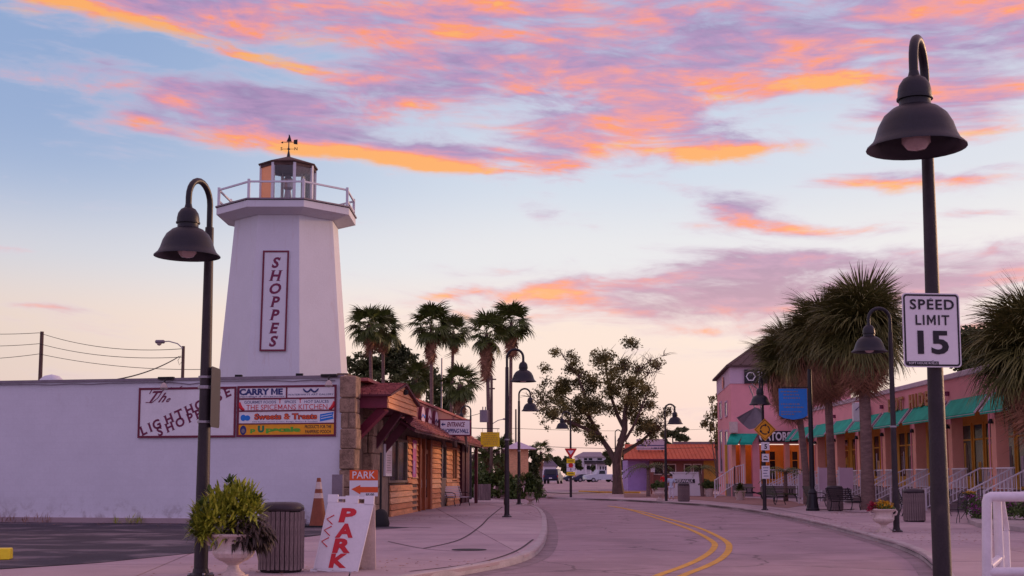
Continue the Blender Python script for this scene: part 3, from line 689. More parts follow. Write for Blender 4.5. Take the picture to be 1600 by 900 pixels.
diag('LIGHTHOUSE', 224, 680, (224, 237, 243.5, 262, 278.5, 293.5, 309, 325.5, 341.5, 353.5), .285)
diag('SHOPPES', 251, 681, (251, 263.5, 279.5, 297, 309, 321.5, 333), .275)
s2, w_, h_ = wall_sign(371.5, 526.5, 601, 682, 'tenant board with four stacked shop names and an orange bottom row on the white wall')
k2 = w_ / 155; 
def S2(px, py): return (px - 90) / 1225 * w_, (765 - py) / 640 * h_       # measured in an enlarged crop
for (y0_, y1_) in ((278, 298), (432, 450), (594, 610)):
    q = MB(); a = S2(100, y1_)[1]; c = S2(100, y0_)[1]; q.box(.07, w_ - .07, -.044, -.03, a, c); q.build('divider', 'maroon', s2)
q = MB(); a0 = S2(694, 0)[0]; q.box(a0, a0 + .05, -.043, -.03, S2(0, 278)[1], h_ - .07); q.build('divider', 'maroon', s2)
q = MB(); q.box(.07, w_ - .07, -.036, -.03, .07, S2(0, 610)[1]); q.build('orange_row', 'sign_amber', s2)
def T2(s, px0, px1, pyb, pyt, m, bold=0.0, shear=0.0, **kw):
    x0_, z0_ = S2(px0, pyb); x1_, z1_ = S2(px1, pyt); return text(s, z1_ - z0_, m, s2, x0_, z0_, -.038, 'l', bold, shear, width=x1_ - x0_, **kw)
T2('CARRY ME', 115, 655, 236, 165, 'letter_blue', .05)
T2('Handbags & Accessories', 120, 680, 270, 248, 'letter_blue', 0, .5)
T2('WATERWAYS ART GALLERY', 720, 1280, 254, 232, 'letter_blue')
q = MB()
for sx in (905, 995):
    pts = []
    for i in range(9):
        t = i / 8; px_ = sx + t * 100; py_ = 170 + math.sin(t * math.pi) * 42; a, c = S2(px_, py_); pts.append((a, -.036, c))
    q.tube(pts, [.01] + [.028] * 7 + [.01], 5)
q.build('wave_emblem', 'letter_blue', s2)
T2('GOURMET FOODS', 180, 575, 348, 314, 'letter_blue'); T2('SPICES', 680, 820, 348, 314, 'letter_blue'); T2('HOT SAUCES', 925, 1220, 348, 314, 'letter_blue')
for px_ in (622, 872):
    q = MB(); a, c = S2(px_, 348); q.box(a - .012, a + .012, -.036, -.03, c, c + .14); q.box(a - .04, a + .04, -.037, -.03, c + .11, c + .14); q.build('pepper_mark', 'letter_red', s2)
T2('THE SPICEMANS KITCHEN', 205, 1205, 428, 362, 'letter_red', -.004)
for px_, sg in ((145, 1), (1262, -1)):      # chilli peppers
    pts = []; rr = []
    for i in range(9):
        t = i / 8; a, c = S2(px_ + sg * (-22 + 60 * t * t), 330 + 92 * math.sin(t * 1.55)); pts.append((a, -.034, c)); rr.append(.06 * math.sin(.25 + 2.6 * t) * .8 + .01)
    q = MB(); q.tube(pts, rr, 6); q.build('pepper_emblem', 'letter_red', s2)
T2('Sweets & Treats', 308, 1085, 545, 478, 'letter_maroon', .07); 
o = T2('Sweets & Treats', 308, 1085, 545, 478, 'letter_orange', .02); o.location.y = -.006
T2('Old Fashioned Ice Cream, Fudge, Shakes & Sundaes', 285, 1090, 583, 570, 'letter_blue')
q = MB()
for (px_, py_, rx, ry) in ((170, 525, 34, 40), (222, 528, 36, 34)):
    a, c = S2(px_, py_); n = 14; q.add([(a + rx / 1225 * w_ * math.cos(i / n * 6.283), -.036 - .003 * (px_ > 200), c + ry / 640 * h_ * math.sin(i / n * 6.283)) for i in range(n)], [tuple(range(n))])
q.build('blue_emblem', 'sign_blue', s2)
q = MB(); q.add([(*[S2(1118, 490)[0]], -.036, S2(0, 490)[1]), (S2(1118, 0)[0], -.036, S2(0, 580)[1]), (S2(1282, 0)[0], -.036, S2(0, 548)[1]), (S2(1270, 0)[0], -.036, S2(0, 510)[1]), (S2(1284, 0)[0], -.036, S2(0, 462)[1])], [(0, 1, 2, 3, 4)]); q.build('flag_emblem', 'sign_blue', s2)
q = MB()
for py_ in (515, 545):
    a, c = S2(1130, py_); a1_, c1_ = S2(1262, py_ - 26); q.bar((a, -.039, c), (a1_, -.039, c1_), .004, .018)
q.build('flag_stripe', 'letter_white', s2)
T2('p', 262, 325, 700, 652, 'letter_green', .06); T2('U', 355, 435, 702, 630, 'letter_teal', .08); T2('pscale', 455, 885, 700, 645, 'letter_green', .06)
T2('PRODUCTS FOR THE', 935, 1258, 662, 622, 'letter_black', .02); T2('PAMPERED POOCH', 940, 1252, 724, 684, 'letter_black', .02)
a, c = S2(173, 680); q = MB(); n = 18; q.add([(a + .11 * math.cos(i / n * 6.283), -.038, c + .15 * math.sin(i / n * 6.283)) for i in range(n)], [tuple(range(n))]); q.build('round_emblem', 'letter_blue', s2)
q = MB(); q.add([(a + .06 * math.cos(i / n * 6.283), -.041, c - .02 + .07 * math.sin(i / n * 6.283)) for i in range(n)], [tuple(range(n))]); q.build('round_emblem', 'sign_back', s2)
# flood lamps on top of the wall
for u, lb in ((262, 'small flood lamp clamped on the wall top above the Lighthouse Shoppes board'), (517, 'small flood lamp on the wall top at the right end of the tenant board')):
    a, p = on_wall(u); nrm = Vector((math.sin(WA), -math.cos(WA), 0)); f = thing('flood_lamp', lb, 'lamp', p + nrm * .1 + Vector((0, 0, H + .06)), WA, 'flood lamps on the wall top')
    q = MB(); q.box(-.3, .22, -.05, .1, -.02, .06); q.build('bracket', 'rubber', f)
    q = MB(); q.tube([(0, 0, 0), (.02, -.2, -.08), (.08, -.35, -.2)], .03, 6); q.build('arm', 'rubber', f)
    q = MB(); q.lathe([(.03, .1), (.09, .04), (.13, -.06), (.1, -.1), (0, -.13)], 12, (.1, -.4, -.26)); q.build('lamp_head', 'bulb', f, smooth=True)
a, p = on_wall(68); dv_ = thing('roof_vent', 'white domed vent on the roof behind the white wall', 'vent', Vector((p.x * 1.02, p.y + 1.5, 4.3)))
q = MB(); q.lathe([(.42, 0), (.42, .45), (.38, .6), (.25, .72), (0, .78)], 16); q.build('dome', 'tower_white', dv_, smooth=True)

# ------------------------------------------------------------------ lighthouse tower
TY = 52.0; tx = (443.5 - 800) / FPX * TY
tw = thing('lighthouse_tower', 'white octagonal lighthouse tower with gallery and glazed lantern behind the white wall', 'lighthouse', (tx, TY, .12))
sT = FPX / TY
def TZ(v): return P(443, v, TY).z - .12
def octa(mb, prof, ph=R(22.5)): mb.lathe([(r / math.cos(R(22.5)), z_) for r, z_ in prof], 8, (0, 0, 0), ph)
zt = TZ(350); zb_ = TZ(600); r1 = 152 / 2 / sT; r0 = 193 / 2 / sT * .985; slope = (r0 - r1) / (zt - zb_)
r00 = r0 + slope * zb_
b = MB(); octa(b, [(r00, 0), (r1, zt)]); b.build('shaft', 'tower_white', tw)
rg = 206 / 2 / sT
b = MB(); octa(b, [(r1 - .05, zt - .02), (r1 + .1, zt - .02), (rg - .04, TZ(344.5)), (rg, TZ(344)), (rg, TZ(334)), (.2, TZ(333.5))]); b.build('gallery', 'tower_white', tw)
b = MB(); octa(b, [(.5, TZ(333)), (rg + .05, TZ(333)), (rg + .05, TZ(331)), (.5, TZ(330.8))]); b.build('gallery_deck', 'sign_back', tw)
zd = TZ(331); zr1 = TZ(306)
cor = [Vector(((rg - .08) / math.cos(R(22.5)) * math.cos(R(22.5 + 45 * i)), (rg - .08) / math.cos(R(22.5)) * math.sin(R(22.5 + 45 * i)), 0)) for i in range(8)]
for i in range(8):
    c_, d_ = cor[i], cor[(i + 1) % 8]
    b = MB(); b.box(c_.x - .05, c_.x + .05, c_.y - .05, c_.y + .05, zd, zr1 + .1); b.build('gallery_post', 'tower_white', tw)
    for zz_ in (zr1, zd + .22):
        b = MB(); b.bar((c_.x, c_.y, zz_), (d_.x, d_.y, zz_), .06, .07)
        if zz_ == zr1 or i in (7, 3): b.build('gallery_rail', 'tower_white', tw)
rl = 80 / 2 / sT; zl = TZ(263)
lc = [Vector((rl / math.cos(R(22.5)) * math.cos(R(22.5 + 45 * i)), rl / math.cos(R(22.5)) * math.sin(R(22.5 + 45 * i)), 0)) for i in range(8)]
for i in range(8):
    c_ = lc[i]; b = MB(); b.box(-.055, .055, -.055, .055, zd, zl, Matrix.Translation((c_.x, c_.y, 0)) @ Matrix.Rotation(R(22.5 + 45 * i), 4, 'Z')); b.build('lantern_post', 'tower_white', tw)
    d_ = lc[(i + 1) % 8]; m_ = (c_ + d_) / 2; L = (d_ - c_).length; q = MB(); q.box(-L / 2 + .06, L / 2 - .06, -.01, .01, zd + .08, zl - .1, Matrix.Translation(m_) @ Matrix.Rotation(math.atan2((d_ - c_).y, (d_ - c_).x), 4, 'Z'))
    o = q.build('pane', 'clear_glass' if i != 4 else 'pane_dusk_glow', tw, label=None if i != 4 else 'pane coloured orange to stand in for reflected dusk light')
    q = MB(); q.bar((c_.x, c_.y, zl - .03), (d_.x, d_.y, zl - .03), .09, .14); q.build('lantern_beam', 'shingle_brown', tw)
b = MB(); b.tube([(0, 0, zd), (0, 0, zd + .9)], [.25, .12], 10); b.lathe([(.12, .9), (.2, 1.0), (.2, 1.35), (.1, 1.5), (0, 1.5)], 12, (0, 0, zd)); b.build('beacon', 'steel', tw)
b = MB(); octa(b, [(.3, zl + .02), (rl + .1, zl + .02), (rl + .12, zl + .07), (.05, TZ(245))]); b.build('lantern_roof', 'shingle_brown', tw)
wv = MB(); zt_ = TZ(245); wv.tube([(0, 0, zt_ - .05), (0, 0, zt_ + .25), (0, 0, zt_ + .95)], [.09, .03, .012], 6)
wvo = wv.build('weather_vane', 'black_metal', tw)
q = MB(); q.tube([(-.27, 0, zt_ + .62), (.3, 0, zt_ + .62)], .012, 5); q.add([(.2, 0, zt_ + .54), (.36, 0, zt_ + .52), (.36, 0, zt_ + .74), (.2, 0, zt_ + .72)], [(0, 1, 2, 3)]); q.add([(-.1, 0, zt_ + .64), (.12, 0, zt_ + .64), (.03, 0, zt_ + .95)], [(0, 1, 2)])
q.add([(-.34, 0, zt_ + .60), (-.24, 0, zt_ + .66), (-.24, 0, zt_ + .56)], [(0, 1, 2)]); q.build('arrow', 'black_metal', wvo)
q = MB(); q.tube([(-.26, 0, zt_ + .33), (.26, 0, zt_ + .33)], .01, 5); q.lathe([(0, .27), (.06, .31), (.06, .35), (0, .39)], 8, (0, 0, zt_)); q.build('cross_arm', 'black_metal', wvo)
text('S', .13, 'black_metal', wvo, -.3, zt_ + .28, 0, bold=.02); text('N', .13, 'black_metal', wvo, .3, zt_ + .28, 0, bold=.02)
# the SHOPPES board, lying on the sloping front face
sb = thing('tower_sign', 'tall narrow white board with SHOPPES in maroon italic letters on the lighthouse', 'sign', (0, 0, 0))
zc = TZ(558); rr = r00 - slope * zc; sb.location = (tx, TY - rr - .03, zc + .12); sb.rotation_euler = (-math.atan(slope), 0, 0)
xa, xb, hb = (403 - 443.5) / sT, (445.5 - 443.5) / sT, 155 / sT
kk = 1 / sT * 1.03
xa, xb = -.556, .48
q = MB(); q.box(xa, xb, -.03, 0, 0, hb); q.build('board', 'tower_white', sb)
for (a, c, d, e) in ((xa, xb, 0, .07), (xa, xb, hb - .07, hb), (xa, xa + .07, .07, hb - .07), (xb - .07, xb, .07, hb - .07)):
    q = MB(); q.box(a, c, -.05, -.03, d, e); q.build('frame', 'maroon', sb)
for i, ch in enumerate('SHOPPES'):
    text(ch, .40, 'letter_maroon', sb, (xa + xb) / 2 + .02, hb - .68 - i * .525, -.036, 'c', .035, .22, serif=True)
# flood lamps at the foot of the tower
for u, v in ((373, 590), (468, 588)):
    p = P(u, v, 46); f = tag(MB().box(-.12, .12, -.1, .1, -.05, .1).tube([(0, 0, 0), (.02, 0, -.9)], .025, 5).build('spot_lamp', 'rubber', loc=p), 'small dark spot lamp on a stalk in front of the tower, ' + ('left one' if u < 400 else 'right one'), 'lamp')

# ------------------------------------------------------------------ street lamps with bell shades
def lamp(loc, H, ang, label, rb=.095, rt=.062, reach=.62, far=False, lean=0.0):
    """ang: direction of the arm in the ground plane, 0 = +x, -90 = towards the camera"""
    t = thing('street_lamp', label, 'street lamp', loc, R(ang), 'gooseneck street lamps along the road')
    r = reach / 2; n = 8 if far else 16
    zt = H - r
    b = MB(); b.tube([(0, 0, 0), (0, 0, 1.2), (0, 0, zt - .35)], [rb, rb * .97, rt], n); po = b.build('pole', 'pole_brown', t, smooth=True)
    if not far:
        b = MB(); b.lathe([(rb * 1.9, 0), (rb * 1.9, .03), (rb * 1.2, .06), (rb * 1.05, .12)], 16); b.build('base', 'pole_brown', t)
        b = MB(); b.lathe([(rb * 1.06, 2.82), (rb * 1.09, 2.83), (rb * 1.09, 2.86), (rb * 1.06, 2.87)], 14); b.build('band', 'steel', po)
    if not far:
        q = MB(); q.box(-.06, .06, -rb - .012, -rb + .03, .45, .72, Matrix.Rotation(R(-60), 4, 'Z')); q.build('access_cover', 'black_metal', po, bevel=.008)
        for k in range(4):
            a_ = R(45 + 90 * k); q = MB(); q.lathe([(.022, 0), (.022, .03), (0, .035)], 6, (rb * 1.6 * math.cos(a_), rb * 1.6 * math.sin(a_), .03)); q.build('anchor_bolt', 'steel', t)
    pts = [(0, 0, zt - .4), (0, 0, zt - .05)] + [(r - r * math.cos(a), 0, zt + r * math.sin(a)) for a in [math.pi * i / 12 for i in range(13)]] + [(2 * r, 0, zt - .12 - .0)]
    b = MB(); b.tube(pts, .047 if not far else .05, n); b.build('arm', 'black_metal', t, smooth=True)
    zc = zt - .12 - .10
    b = MB(); b.lathe([(.0, .13), (.045, .12), (.06, .06), (.11, .03), (.15, -.03), (.165, -.10), (.168, -.16), (.178, -.165), (.178, -.185), (.155, -.19), (.155, -.24), (.165, -.26)], n + 8, (2 * r, 0, zc)); b.build('cap', 'black_metal', t, smooth=True)
    b = MB(); prof = [(.16, -.25), (.23, -.28), (.31, -.35), (.365, -.45), (.40, -.56), (.43, -.62), (.485, -.67), (.49, -.685), (.475, -.68), (.40, -.63), (.365, -.56), (.33, -.45), (.27, -.36), (.20, -.30), (.0, -.28)]
    b.lathe(prof, n + 12, (2 * r, 0, zc)); b.build('shade', 'black_metal', t, smooth=True)
    b = MB(); b.lathe([(.06, -.3), (.09, -.45), (.14, -.56), (.14, -.63), (.09, -.69), (0, -.71)], 14, (2 * r, 0, zc)); b.build('bulb', 'bulb', t, smooth=True)
    return t
lamps = {}
lamp(G(313.5, 901), 5.98, 253, 'near left street lamp rising behind the leafy urn, bell shade over the white wall', rb=.105, rt=.066)
lamp(P(1467, 744, 13.1) * 1 - Vector((0, 0, 1.5)), 5.98, 242, 'nearest street lamp carrying the SPEED LIMIT 15 sign at the right edge', rb=.095, rt=.058)
lamp(G(792, 808), 6.2, -12, 'street lamp on the left pavement, shade to the right, in front of the tall palms', rb=.095, rt=.065)
lamp(G(811, 788), 6.2, -8, 'street lamp just behind another by the left kerb bend, beside the fern urn')
lamp(G(1401, 831), 6.1, 188, 'street lamp on the right pavement beside the urn of yellow flowers', rb=.085, rt=.06)
lamp(G(1195, 797), 5.9, 250, 'street lamp carrying the yellow roundabout diamond sign', rb=.085, rt=.055, reach=.7)
lamp(G(892, 777), 6.1, 190, 'street lamp carrying the red and white yield sign', far=True)
lamp(G(1041, 783), 5.85, -25, 'street lamp beside the riverwalk sign and a slatted bin', far=True)
lamp(G(735, 780), 6.1, 190, 'street lamp rising behind the far end of the shingled roof', far=True)
lamp(P(962, 765, 136), 6.3, 0, 'small distant street lamp seen behind the trunk of the big leafy tree', far=True)

# ------------------------------------------------------------------ signs on poles
def plate(parent, w_, h_, z0, m, border=None, bm='letter_black', x=0.0, y=-.13, r=.04, name='sign_plate', rotz=0.0, pw=.03, t=.006, back=True):
    def rr(w2, h2, rad, inset=0):
        pts = []
        for (cx, cz, a0) in ((w2 - rad, h2 - rad, 0), (-w2 + rad, h2 - rad, 90), (-w2 + rad, -h2 + rad, 180), (w2 - rad, -h2 + rad, 270)):
            for i in range(5): a = R(a0 + i * 22.5); pts.append((cx + rad * math.cos(a), cz + rad * math.sin(a)))
        return pts
    p = rr(w_ / 2, h_ / 2, r); b = MB(); b.prism([(a + x, c + z0 + h_ / 2) for a, c in p], 'y', y - t, y); o = b.build(name, m, parent)
    if border:
        i_, e = border, .012
        po = rr(w_ / 2 - e, h_ / 2 - e, max(.005, r - e * .5)); pi = rr(w_ / 2 - e - pw, h_ / 2 - e - pw, max(.004, r - e - pw * .4)); n = len(po)
        b = MB(); vs = [(a + x, y - t - .003, c + z0 + h_ / 2) for a, c in po] + [(a + x, y - t - .003, c + z0 + h_ / 2) for a, c in pi]
        b.add(vs, [(k, (k + 1) % n, n + (k + 1) % n, n + k) for k in range(n)]); b.build('border', bm, o)
    return o
L0 = P(1467, 744, 13.1)
sl_ = thing('speed_limit_sign', 'white SPEED LIMIT 15 sign bolted to the nearest lamp pole', 'road sign', (L0.x - .08, L0.y, .12), R(6))
pl = plate(sl_, .61, .76, 2.60, 'plastic_white', True, pw=.018)
text('SPEED', .10, 'letter_black', pl, .01, 3.195, -.142, bold=.022, width=.47, space=1.15); text('LIMIT', .10, 'letter_black', pl, .01, 3.035, -.142, bold=.018, width=.36, space=1.15)
text('15', .225, 'letter_black', pl, .01, 2.745, -.142, bold=.03, width=.33)
q = MB(); q.box(-.27, .06, -.1425, -.139, 2.622, 2.66); q.build('sticker', 'letter_black', pl); text('SOFT HOUSE ROLLS', .02, 'letter_white', pl, -.105, 2.631, -.145, width=.30)
for zz_ in (2.66, 3.3):
    q = MB(); q.tube([(0, -.145, zz_ + .0), (0, -.13, zz_)], .012, 6); q.build('bolt', 'steel', pl)
# side-on grey sign on the near left pole
LL = G(313.5, 901)
bs_ = thing('traffic_sign', 'grey back of a rounded road sign strapped edge-on to the near left lamp pole', 'road sign', (LL.x, LL.y, .12), R(90))
plate(bs_, .61, .92, 2.24, 'sign_edge', y=-.12, name='sign_plate', r=.06, x=.14)
for zz_ in (2.32, 3.0):
    q = MB(); q.lathe([(.104, -.02), (.112, -.015), (.112, .015), (.104, .02)], 16, (0, 0, zz_)); q.build('strap', 'steel', bs_)
# yield sign group
yl = thing('yield_sign', 'red and white yield triangle on a pole over a column of small signs', 'road sign', G(892, 777) + Vector((0, -.12, 0)))
s22 = FPX / G(892, 777).y
def zz2(v): return 1.5 + (744 - v) / s22
def tri(mb, w_, zt_, zb__, y): mb.prism([(-w_ / 2, zt_), (w_ / 2, zt_), (0, zb__)], 'y', y - .01, y)
q = MB(); q.prism([(-.42, zz2(701)), (.42, zz2(701)), (.42, zz2(702.5)), (.05, zz2(716)), (-.05, zz2(716)), (-.42, zz2(702.5))], 'y', -.01, 0); q.build('triangle', 'sign_red', yl)
q = MB(); tri(q, .42, zz2(704.5), zz2(711), -.012); q.build('inner_triangle', 'plastic_white', yl)
for (v0, v1, m) in ((717, 724, 'sign_yellow'), (724.5, 730, 'plastic_white'), (730.5, 737, 'plastic_white'), (737.5, 743, 'sign_yellow')):
    q = MB(); q.box(-.3, .3, -.012, 0, zz2(v1), zz2(v0)); pn = q.build('sign_plate', m, yl)
    if m == 'plastic_white' and v0 < 726:
        q = MB(); q.lathe([(.0, 0), (.17, 0), (.17, .012), (0, .012)], 16); o = q.build('red_disc', 'sign_red', pn); o.rotation_euler = (R(90), 0, 0); o.location = (0, -.012, (zz2(v0) + zz2(v1)) / 2)
    elif m == 'plastic_white':
        q = MB(); q.box(-.03, .03, -.018, -.012, zz2(735.5), zz2(732)); q.build('arrow_shaft', 'letter_black', pn)
    else:
        q = MB(); q.box(-.2, .2, -.018, -.012, zz2((v0 + v1) / 2 + .5), zz2((v0 + v1) / 2 - .5)); q.build('mark', 'letter_black', pn)
# roundabout sign group
B0 = G(1195, 797); s35 = FPX / B0.y
def zz3(v): return 1.5 + (744 - v) / s35
ra = thing('roundabout_sign', 'yellow diamond with circling arrows above small white plates on a lamp pole', 'road sign', B0 + Vector((.05, -.14, 0)), R(3))
cz = zz3(672); hd = 17.5 / s35
q = MB(); q.prism([(0, cz - hd), (hd, cz), (0, cz + hd), (-hd, cz)], 'y', -.012, 0); dm = q.build('diamond', 'sign_amber', ra)
q = MB(); e = .03; hi = hd - .05; vs = [(0, -.016, cz - hi), (hi, -.016, cz), (0, -.016, cz + hi), (-hi, -.016, cz)]; h2 = hi - .03; vs += [(0, -.016, cz - h2), (h2, -.016, cz), (0, -.016, cz + h2), (-h2, -.016, cz)]
q.add(vs, [(k, (k + 1) % 4, 4 + (k + 1) % 4, 4 + k) for k in range(4)]); q.build('border', 'letter_black', dm)
for k in range(3):
    q = MB(); a0 = R(90 + k * 120); vs = []; n = 7
    for i in range(n):
        a = a0 + R(85) * i / (n - 1)
        for rr_ in (.175, .225): vs.append((rr_ * math.cos(a), -.017, cz + rr_ * math.sin(a)))
    q.add(vs, [(2 * i, 2 * i + 1, 2 * i + 3, 2 * i + 2) for i in range(n - 1)]); a = a0; tx_, tz_ = math.sin(a), -math.cos(a)
    q.add([(.13 * math.cos(a), -.017, cz + .13 * math.sin(a)), (.27 * math.cos(a), -.017, cz + .27 * math.sin(a)), (.2 * math.cos(a) + .11 * tx_, -.017, cz + .2 * math.sin(a) + .11 * tz_)], [(0, 1, 2)]); q.build('curved_arrow', 'letter_black', dm)
for (v0, v1, w_) in ((691.5, 704, .38), (709.5, 722, .32), (728, 748, .36)):
    q = MB(); q.box(-w_ / 2, w_ / 2, -.012, 0, zz3(v1), zz3(v0)); pn = q.build('sign_plate', 'plastic_white', ra)
    if v0 < 700: text('5', .2, 'letter_black', pn, .02, zz3(701.5), -.016, bold=.03)
    elif v0 < 715:
        q = MB(); q.tube([(-.08, -.018, zz3(714)), (.0, -.018, zz3(713)), (.08, -.018, zz3(715))], .018, 5); q.build('mark', 'letter_black', pn)
        q = MB(); q.box(-.1, .1, -.018, -.012, zz3(719.5), zz3(717.5)); q.build('mark', 'letter_black', pn)
    else:
        for j in range(4):
            q = MB(); zc_ = zz3(731 + j * 4.2); q.box(-.12 + .02 * (j % 2), .12 - .03 * (j % 3), -.016, -.012, zc_ - .02, zc_ + .01); q.build('text_line', 'letter_blue', pn)
# black lamp post with flared base and the blue board
K0 = G(1270, 798); sk_ = FPX / K0.y
bp = thing('sign_post', 'thick black post with flared cast base holding the blue board beneath the palm crowns', 'post', K0)
q = MB(); q.lathe([(.30, 0), (.30, .08), (.27, .12), (.19, .65), (.17, .72), (.20, .78), (.16, .86), (.11, .95), (.10, 1.1)], 12); q.build('base', 'black_metal', bp)
q = MB(); q.tube([(0, 0, 1.05), (0, 0, 6.2)], [.12, .09], 12); q.build('shaft', 'black_metal', bp, smooth=True)
bb = thing('blue_board', 'blue hanging board with rounded bottom and pale lettering left of the black post', 'sign', K0 + Vector((-.12, -.05, 0)))
def zz4(v): return 1.5 + (744 - v) / sk_
x0_, x1_ = -45 / sk_ + .0, -1 / sk_
pts = [(x0_, zz4(650)), (x0_ + .2, zz4(654)), ((x0_ + x1_) / 2, zz4(656.5)), (x1_ - .2, zz4(654)), (x1_, zz4(650)), (x1_, zz4(608)), (x0_, zz4(608))]
q = MB(); q.prism(pts, 'y', -.04, 0); bo = q.build('board', 'sign_blue', bb)
random.seed(5)
for j, v in enumerate((612.5, 617.5, 622.5, 632, 637, 644, 648)):
    q = MB(); a = x0_ + .08 + (.12 if j in (1, 2, 4) else 0); c = a + random.uniform(.45, .95); 
    while a < c: w_ = random.uniform(.04, .12); q = MB(); q.box(a, min(c, a + w_), -.045, -.04, zz4(v) - .028, zz4(v) + .022); q.build('letter_mark', 'sign_back', bo); a += w_ + .035
for v in (607, 655):
    q = MB(); q.bar((x0_ + .1, .02, zz4(v - 1)), (.1, .05, zz4(v - 1)), .03, .04); q.build('bracket', 'black_metal', bb)
# ENTRANCE board, ovals, yellow board, notice case on the shop
Ye = 58.8; pe = P(688, 679, Ye); se = FPX / Ye
en = thing('entrance_sign', 'box sign with ENTRANCE SHOPPING MALL lettering standing on the skirt roof', 'sign', (pe.x, pe.y, pe.z), R(9))
we, he = 46 / se, 22 / se
q = MB(); q.box(-.06, we + .06, .0, .45, -.06, he + .06); q.build('case', 'maroon', en)
q = MB(); q.box(0, we, -.02, 0, 0, he); fc = q.build('panel', 'plastic_white', en)
text('ENTRANCE', .20, 'letter_maroon', fc, we * .53, he * .57, -.026, bold=.03, shear=.35, width=we * .62); text('SHOPPING MALL', .19, 'letter_blue', fc, we * .5, he * .12, -.026, bold=.03, shear=.3, width=we * .93)
q = MB(); zc_ = he * .72; q.add([(.03, -.026, zc_), (.13, -.026, zc_ + .09), (.13, -.026, zc_ + .03), (.23, -.026, zc_ + .03), (.23, -.026, zc_ - .03), (.13, -.026, zc_ - .03), (.13, -.026, zc_ - .09)], [(0, 1, 2, 3, 4, 5, 6)]); q.build('arrow', 'letter_blue', fc)
for k in range(3):
    q = MB(); a = .15 + k * we * .38; q.bar((a, .15, -.06), (a + .1, .35, -.55), .09, .1); q.build('strut', 'plank_grey', en)
for i, (u, v, lb) in enumerate(((657, 651, 'first oval sign on the skirt roof, nearest the portal gable'), (667.5, 654, 'middle of the three oval signs on the skirt roof'), (678, 658.5, 'third oval sign on the skirt roof, touching the entrance board'))):
    Yo = 16160 / (942 - u) - 2; p = P(u, v, Yo); so_ = FPX / Yo
    ov = thing('oval_sign', lb, 'sign', p, FA + R(90), 'oval signs on the skirt roof')
    q = MB(); n = 20; hw, hh = .6, 17 / so_
    q.prism([(hw * math.cos(k / n * 6.283), hh * math.sin(k / n * 6.283)) for k in range(n)], 'y', -.12, 0.0); q.build('oval_board', 'maroon', ov)
    q = MB(); q.add([(hw * .9 * math.cos(k / n * 6.283), -.125, hh * .88 * math.sin(k / n * 6.283)) for k in range(n)], [tuple(range(n))]); f_ = q.build('oval_face', 'pink_pale', ov)
    q = MB(); q.tube([(-.5, -.13, -.05), (-.2, -.13, .1), (.3, -.13, -.04), (.5, -.13, .08)], .025, 5); q.build('mark', ['sign_blue', 'letter_maroon', 'letter_blue'][i], f_)
Yy = 72.0; py_ = P(751, 698, Yy); sy_ = FPX / Yy
ye = thing('yellow_sign', 'yellow rectangular board hanging from a bracket at the far end of the shingled roof', 'sign', py_)
q = MB(); wy, hy = 29.5 / sy_, 22.5 / sy_; q.box(0, wy, -.04, 0, 0, hy); yb = q.build('board', 'sign_yellow', ye)
for j in range(6):
    a = wy * (.12 + .04 * (j % 2)); 
    while a < wy * .85:
        w_ = random.uniform(.03, .09); q = MB(); q.box(a, a + w_, -.045, -.04, hy * (.9 - j * .14) - .025, hy * (.9 - j * .14) + .01); q.build('letter_mark', 'palm_dead', yb); a += w_ + .03
q = MB(); q.tube([(-.7, .1, hy + .25), (-.1, 0, hy + .22), (wy, 0, hy + .2)], .022, 6); q.build('bracket', 'black_metal', ye)
for a in (.1, wy - .1):
    q = MB(); q.tube([(a, -.02, hy), (a, -.02, hy + .21)], .012, 5); q.build('hanger', 'black_metal', ye)
fr = Matrix.Rotation(FA, 4, 'Z')
def onf(x_, u, z_): return C0 + (fr @ Vector((x_, FY(u), z_)))
nc = thing('notice_case', 'white framed notice case on the brown wall by the first shop window', 'notice board', onf(.18, 592.5, 1.5), FA + R(90))
hN = 1.05; wN = FY(603) - FY(593)
q = MB(); q.box(0, wN, -.08, 0, 0, hN + .1); nb = q.build('case', 'white_paint', nc); q = MB(); q.box(.1, wN - .1, -.09, -.08, .1, hN - .12); q.build('paper', 'coping', nb)
for j in range(7): q = MB(); q.box(.2, wN - .25 - .1 * (j % 3), -.094, -.09, .2 + j * .09, .225 + j * .09); q.build('text_line', 'sign_back', nb)
ps = thing('poster', 'pink and purple poster fixed on the orange planks between window and door', 'poster', onf(.14, 640, 1.45), FA + R(90))
q = MB(); wP = FY(645.5) - FY(640); q.box(0, wP, -.02, 0, 0, 1.55); pb_ = q.build('sheet', 'plum_light', ps)
q = MB(); q.box(.15, wP - .4, -.026, -.02, .15, .7); q.build('purple_patch', 'wall_purple', pb_)
q = MB(); q.box(.2, wP - .3, -.026, -.02, 1.2, 1.4); q.build('pale_band', 'coping', pb_)

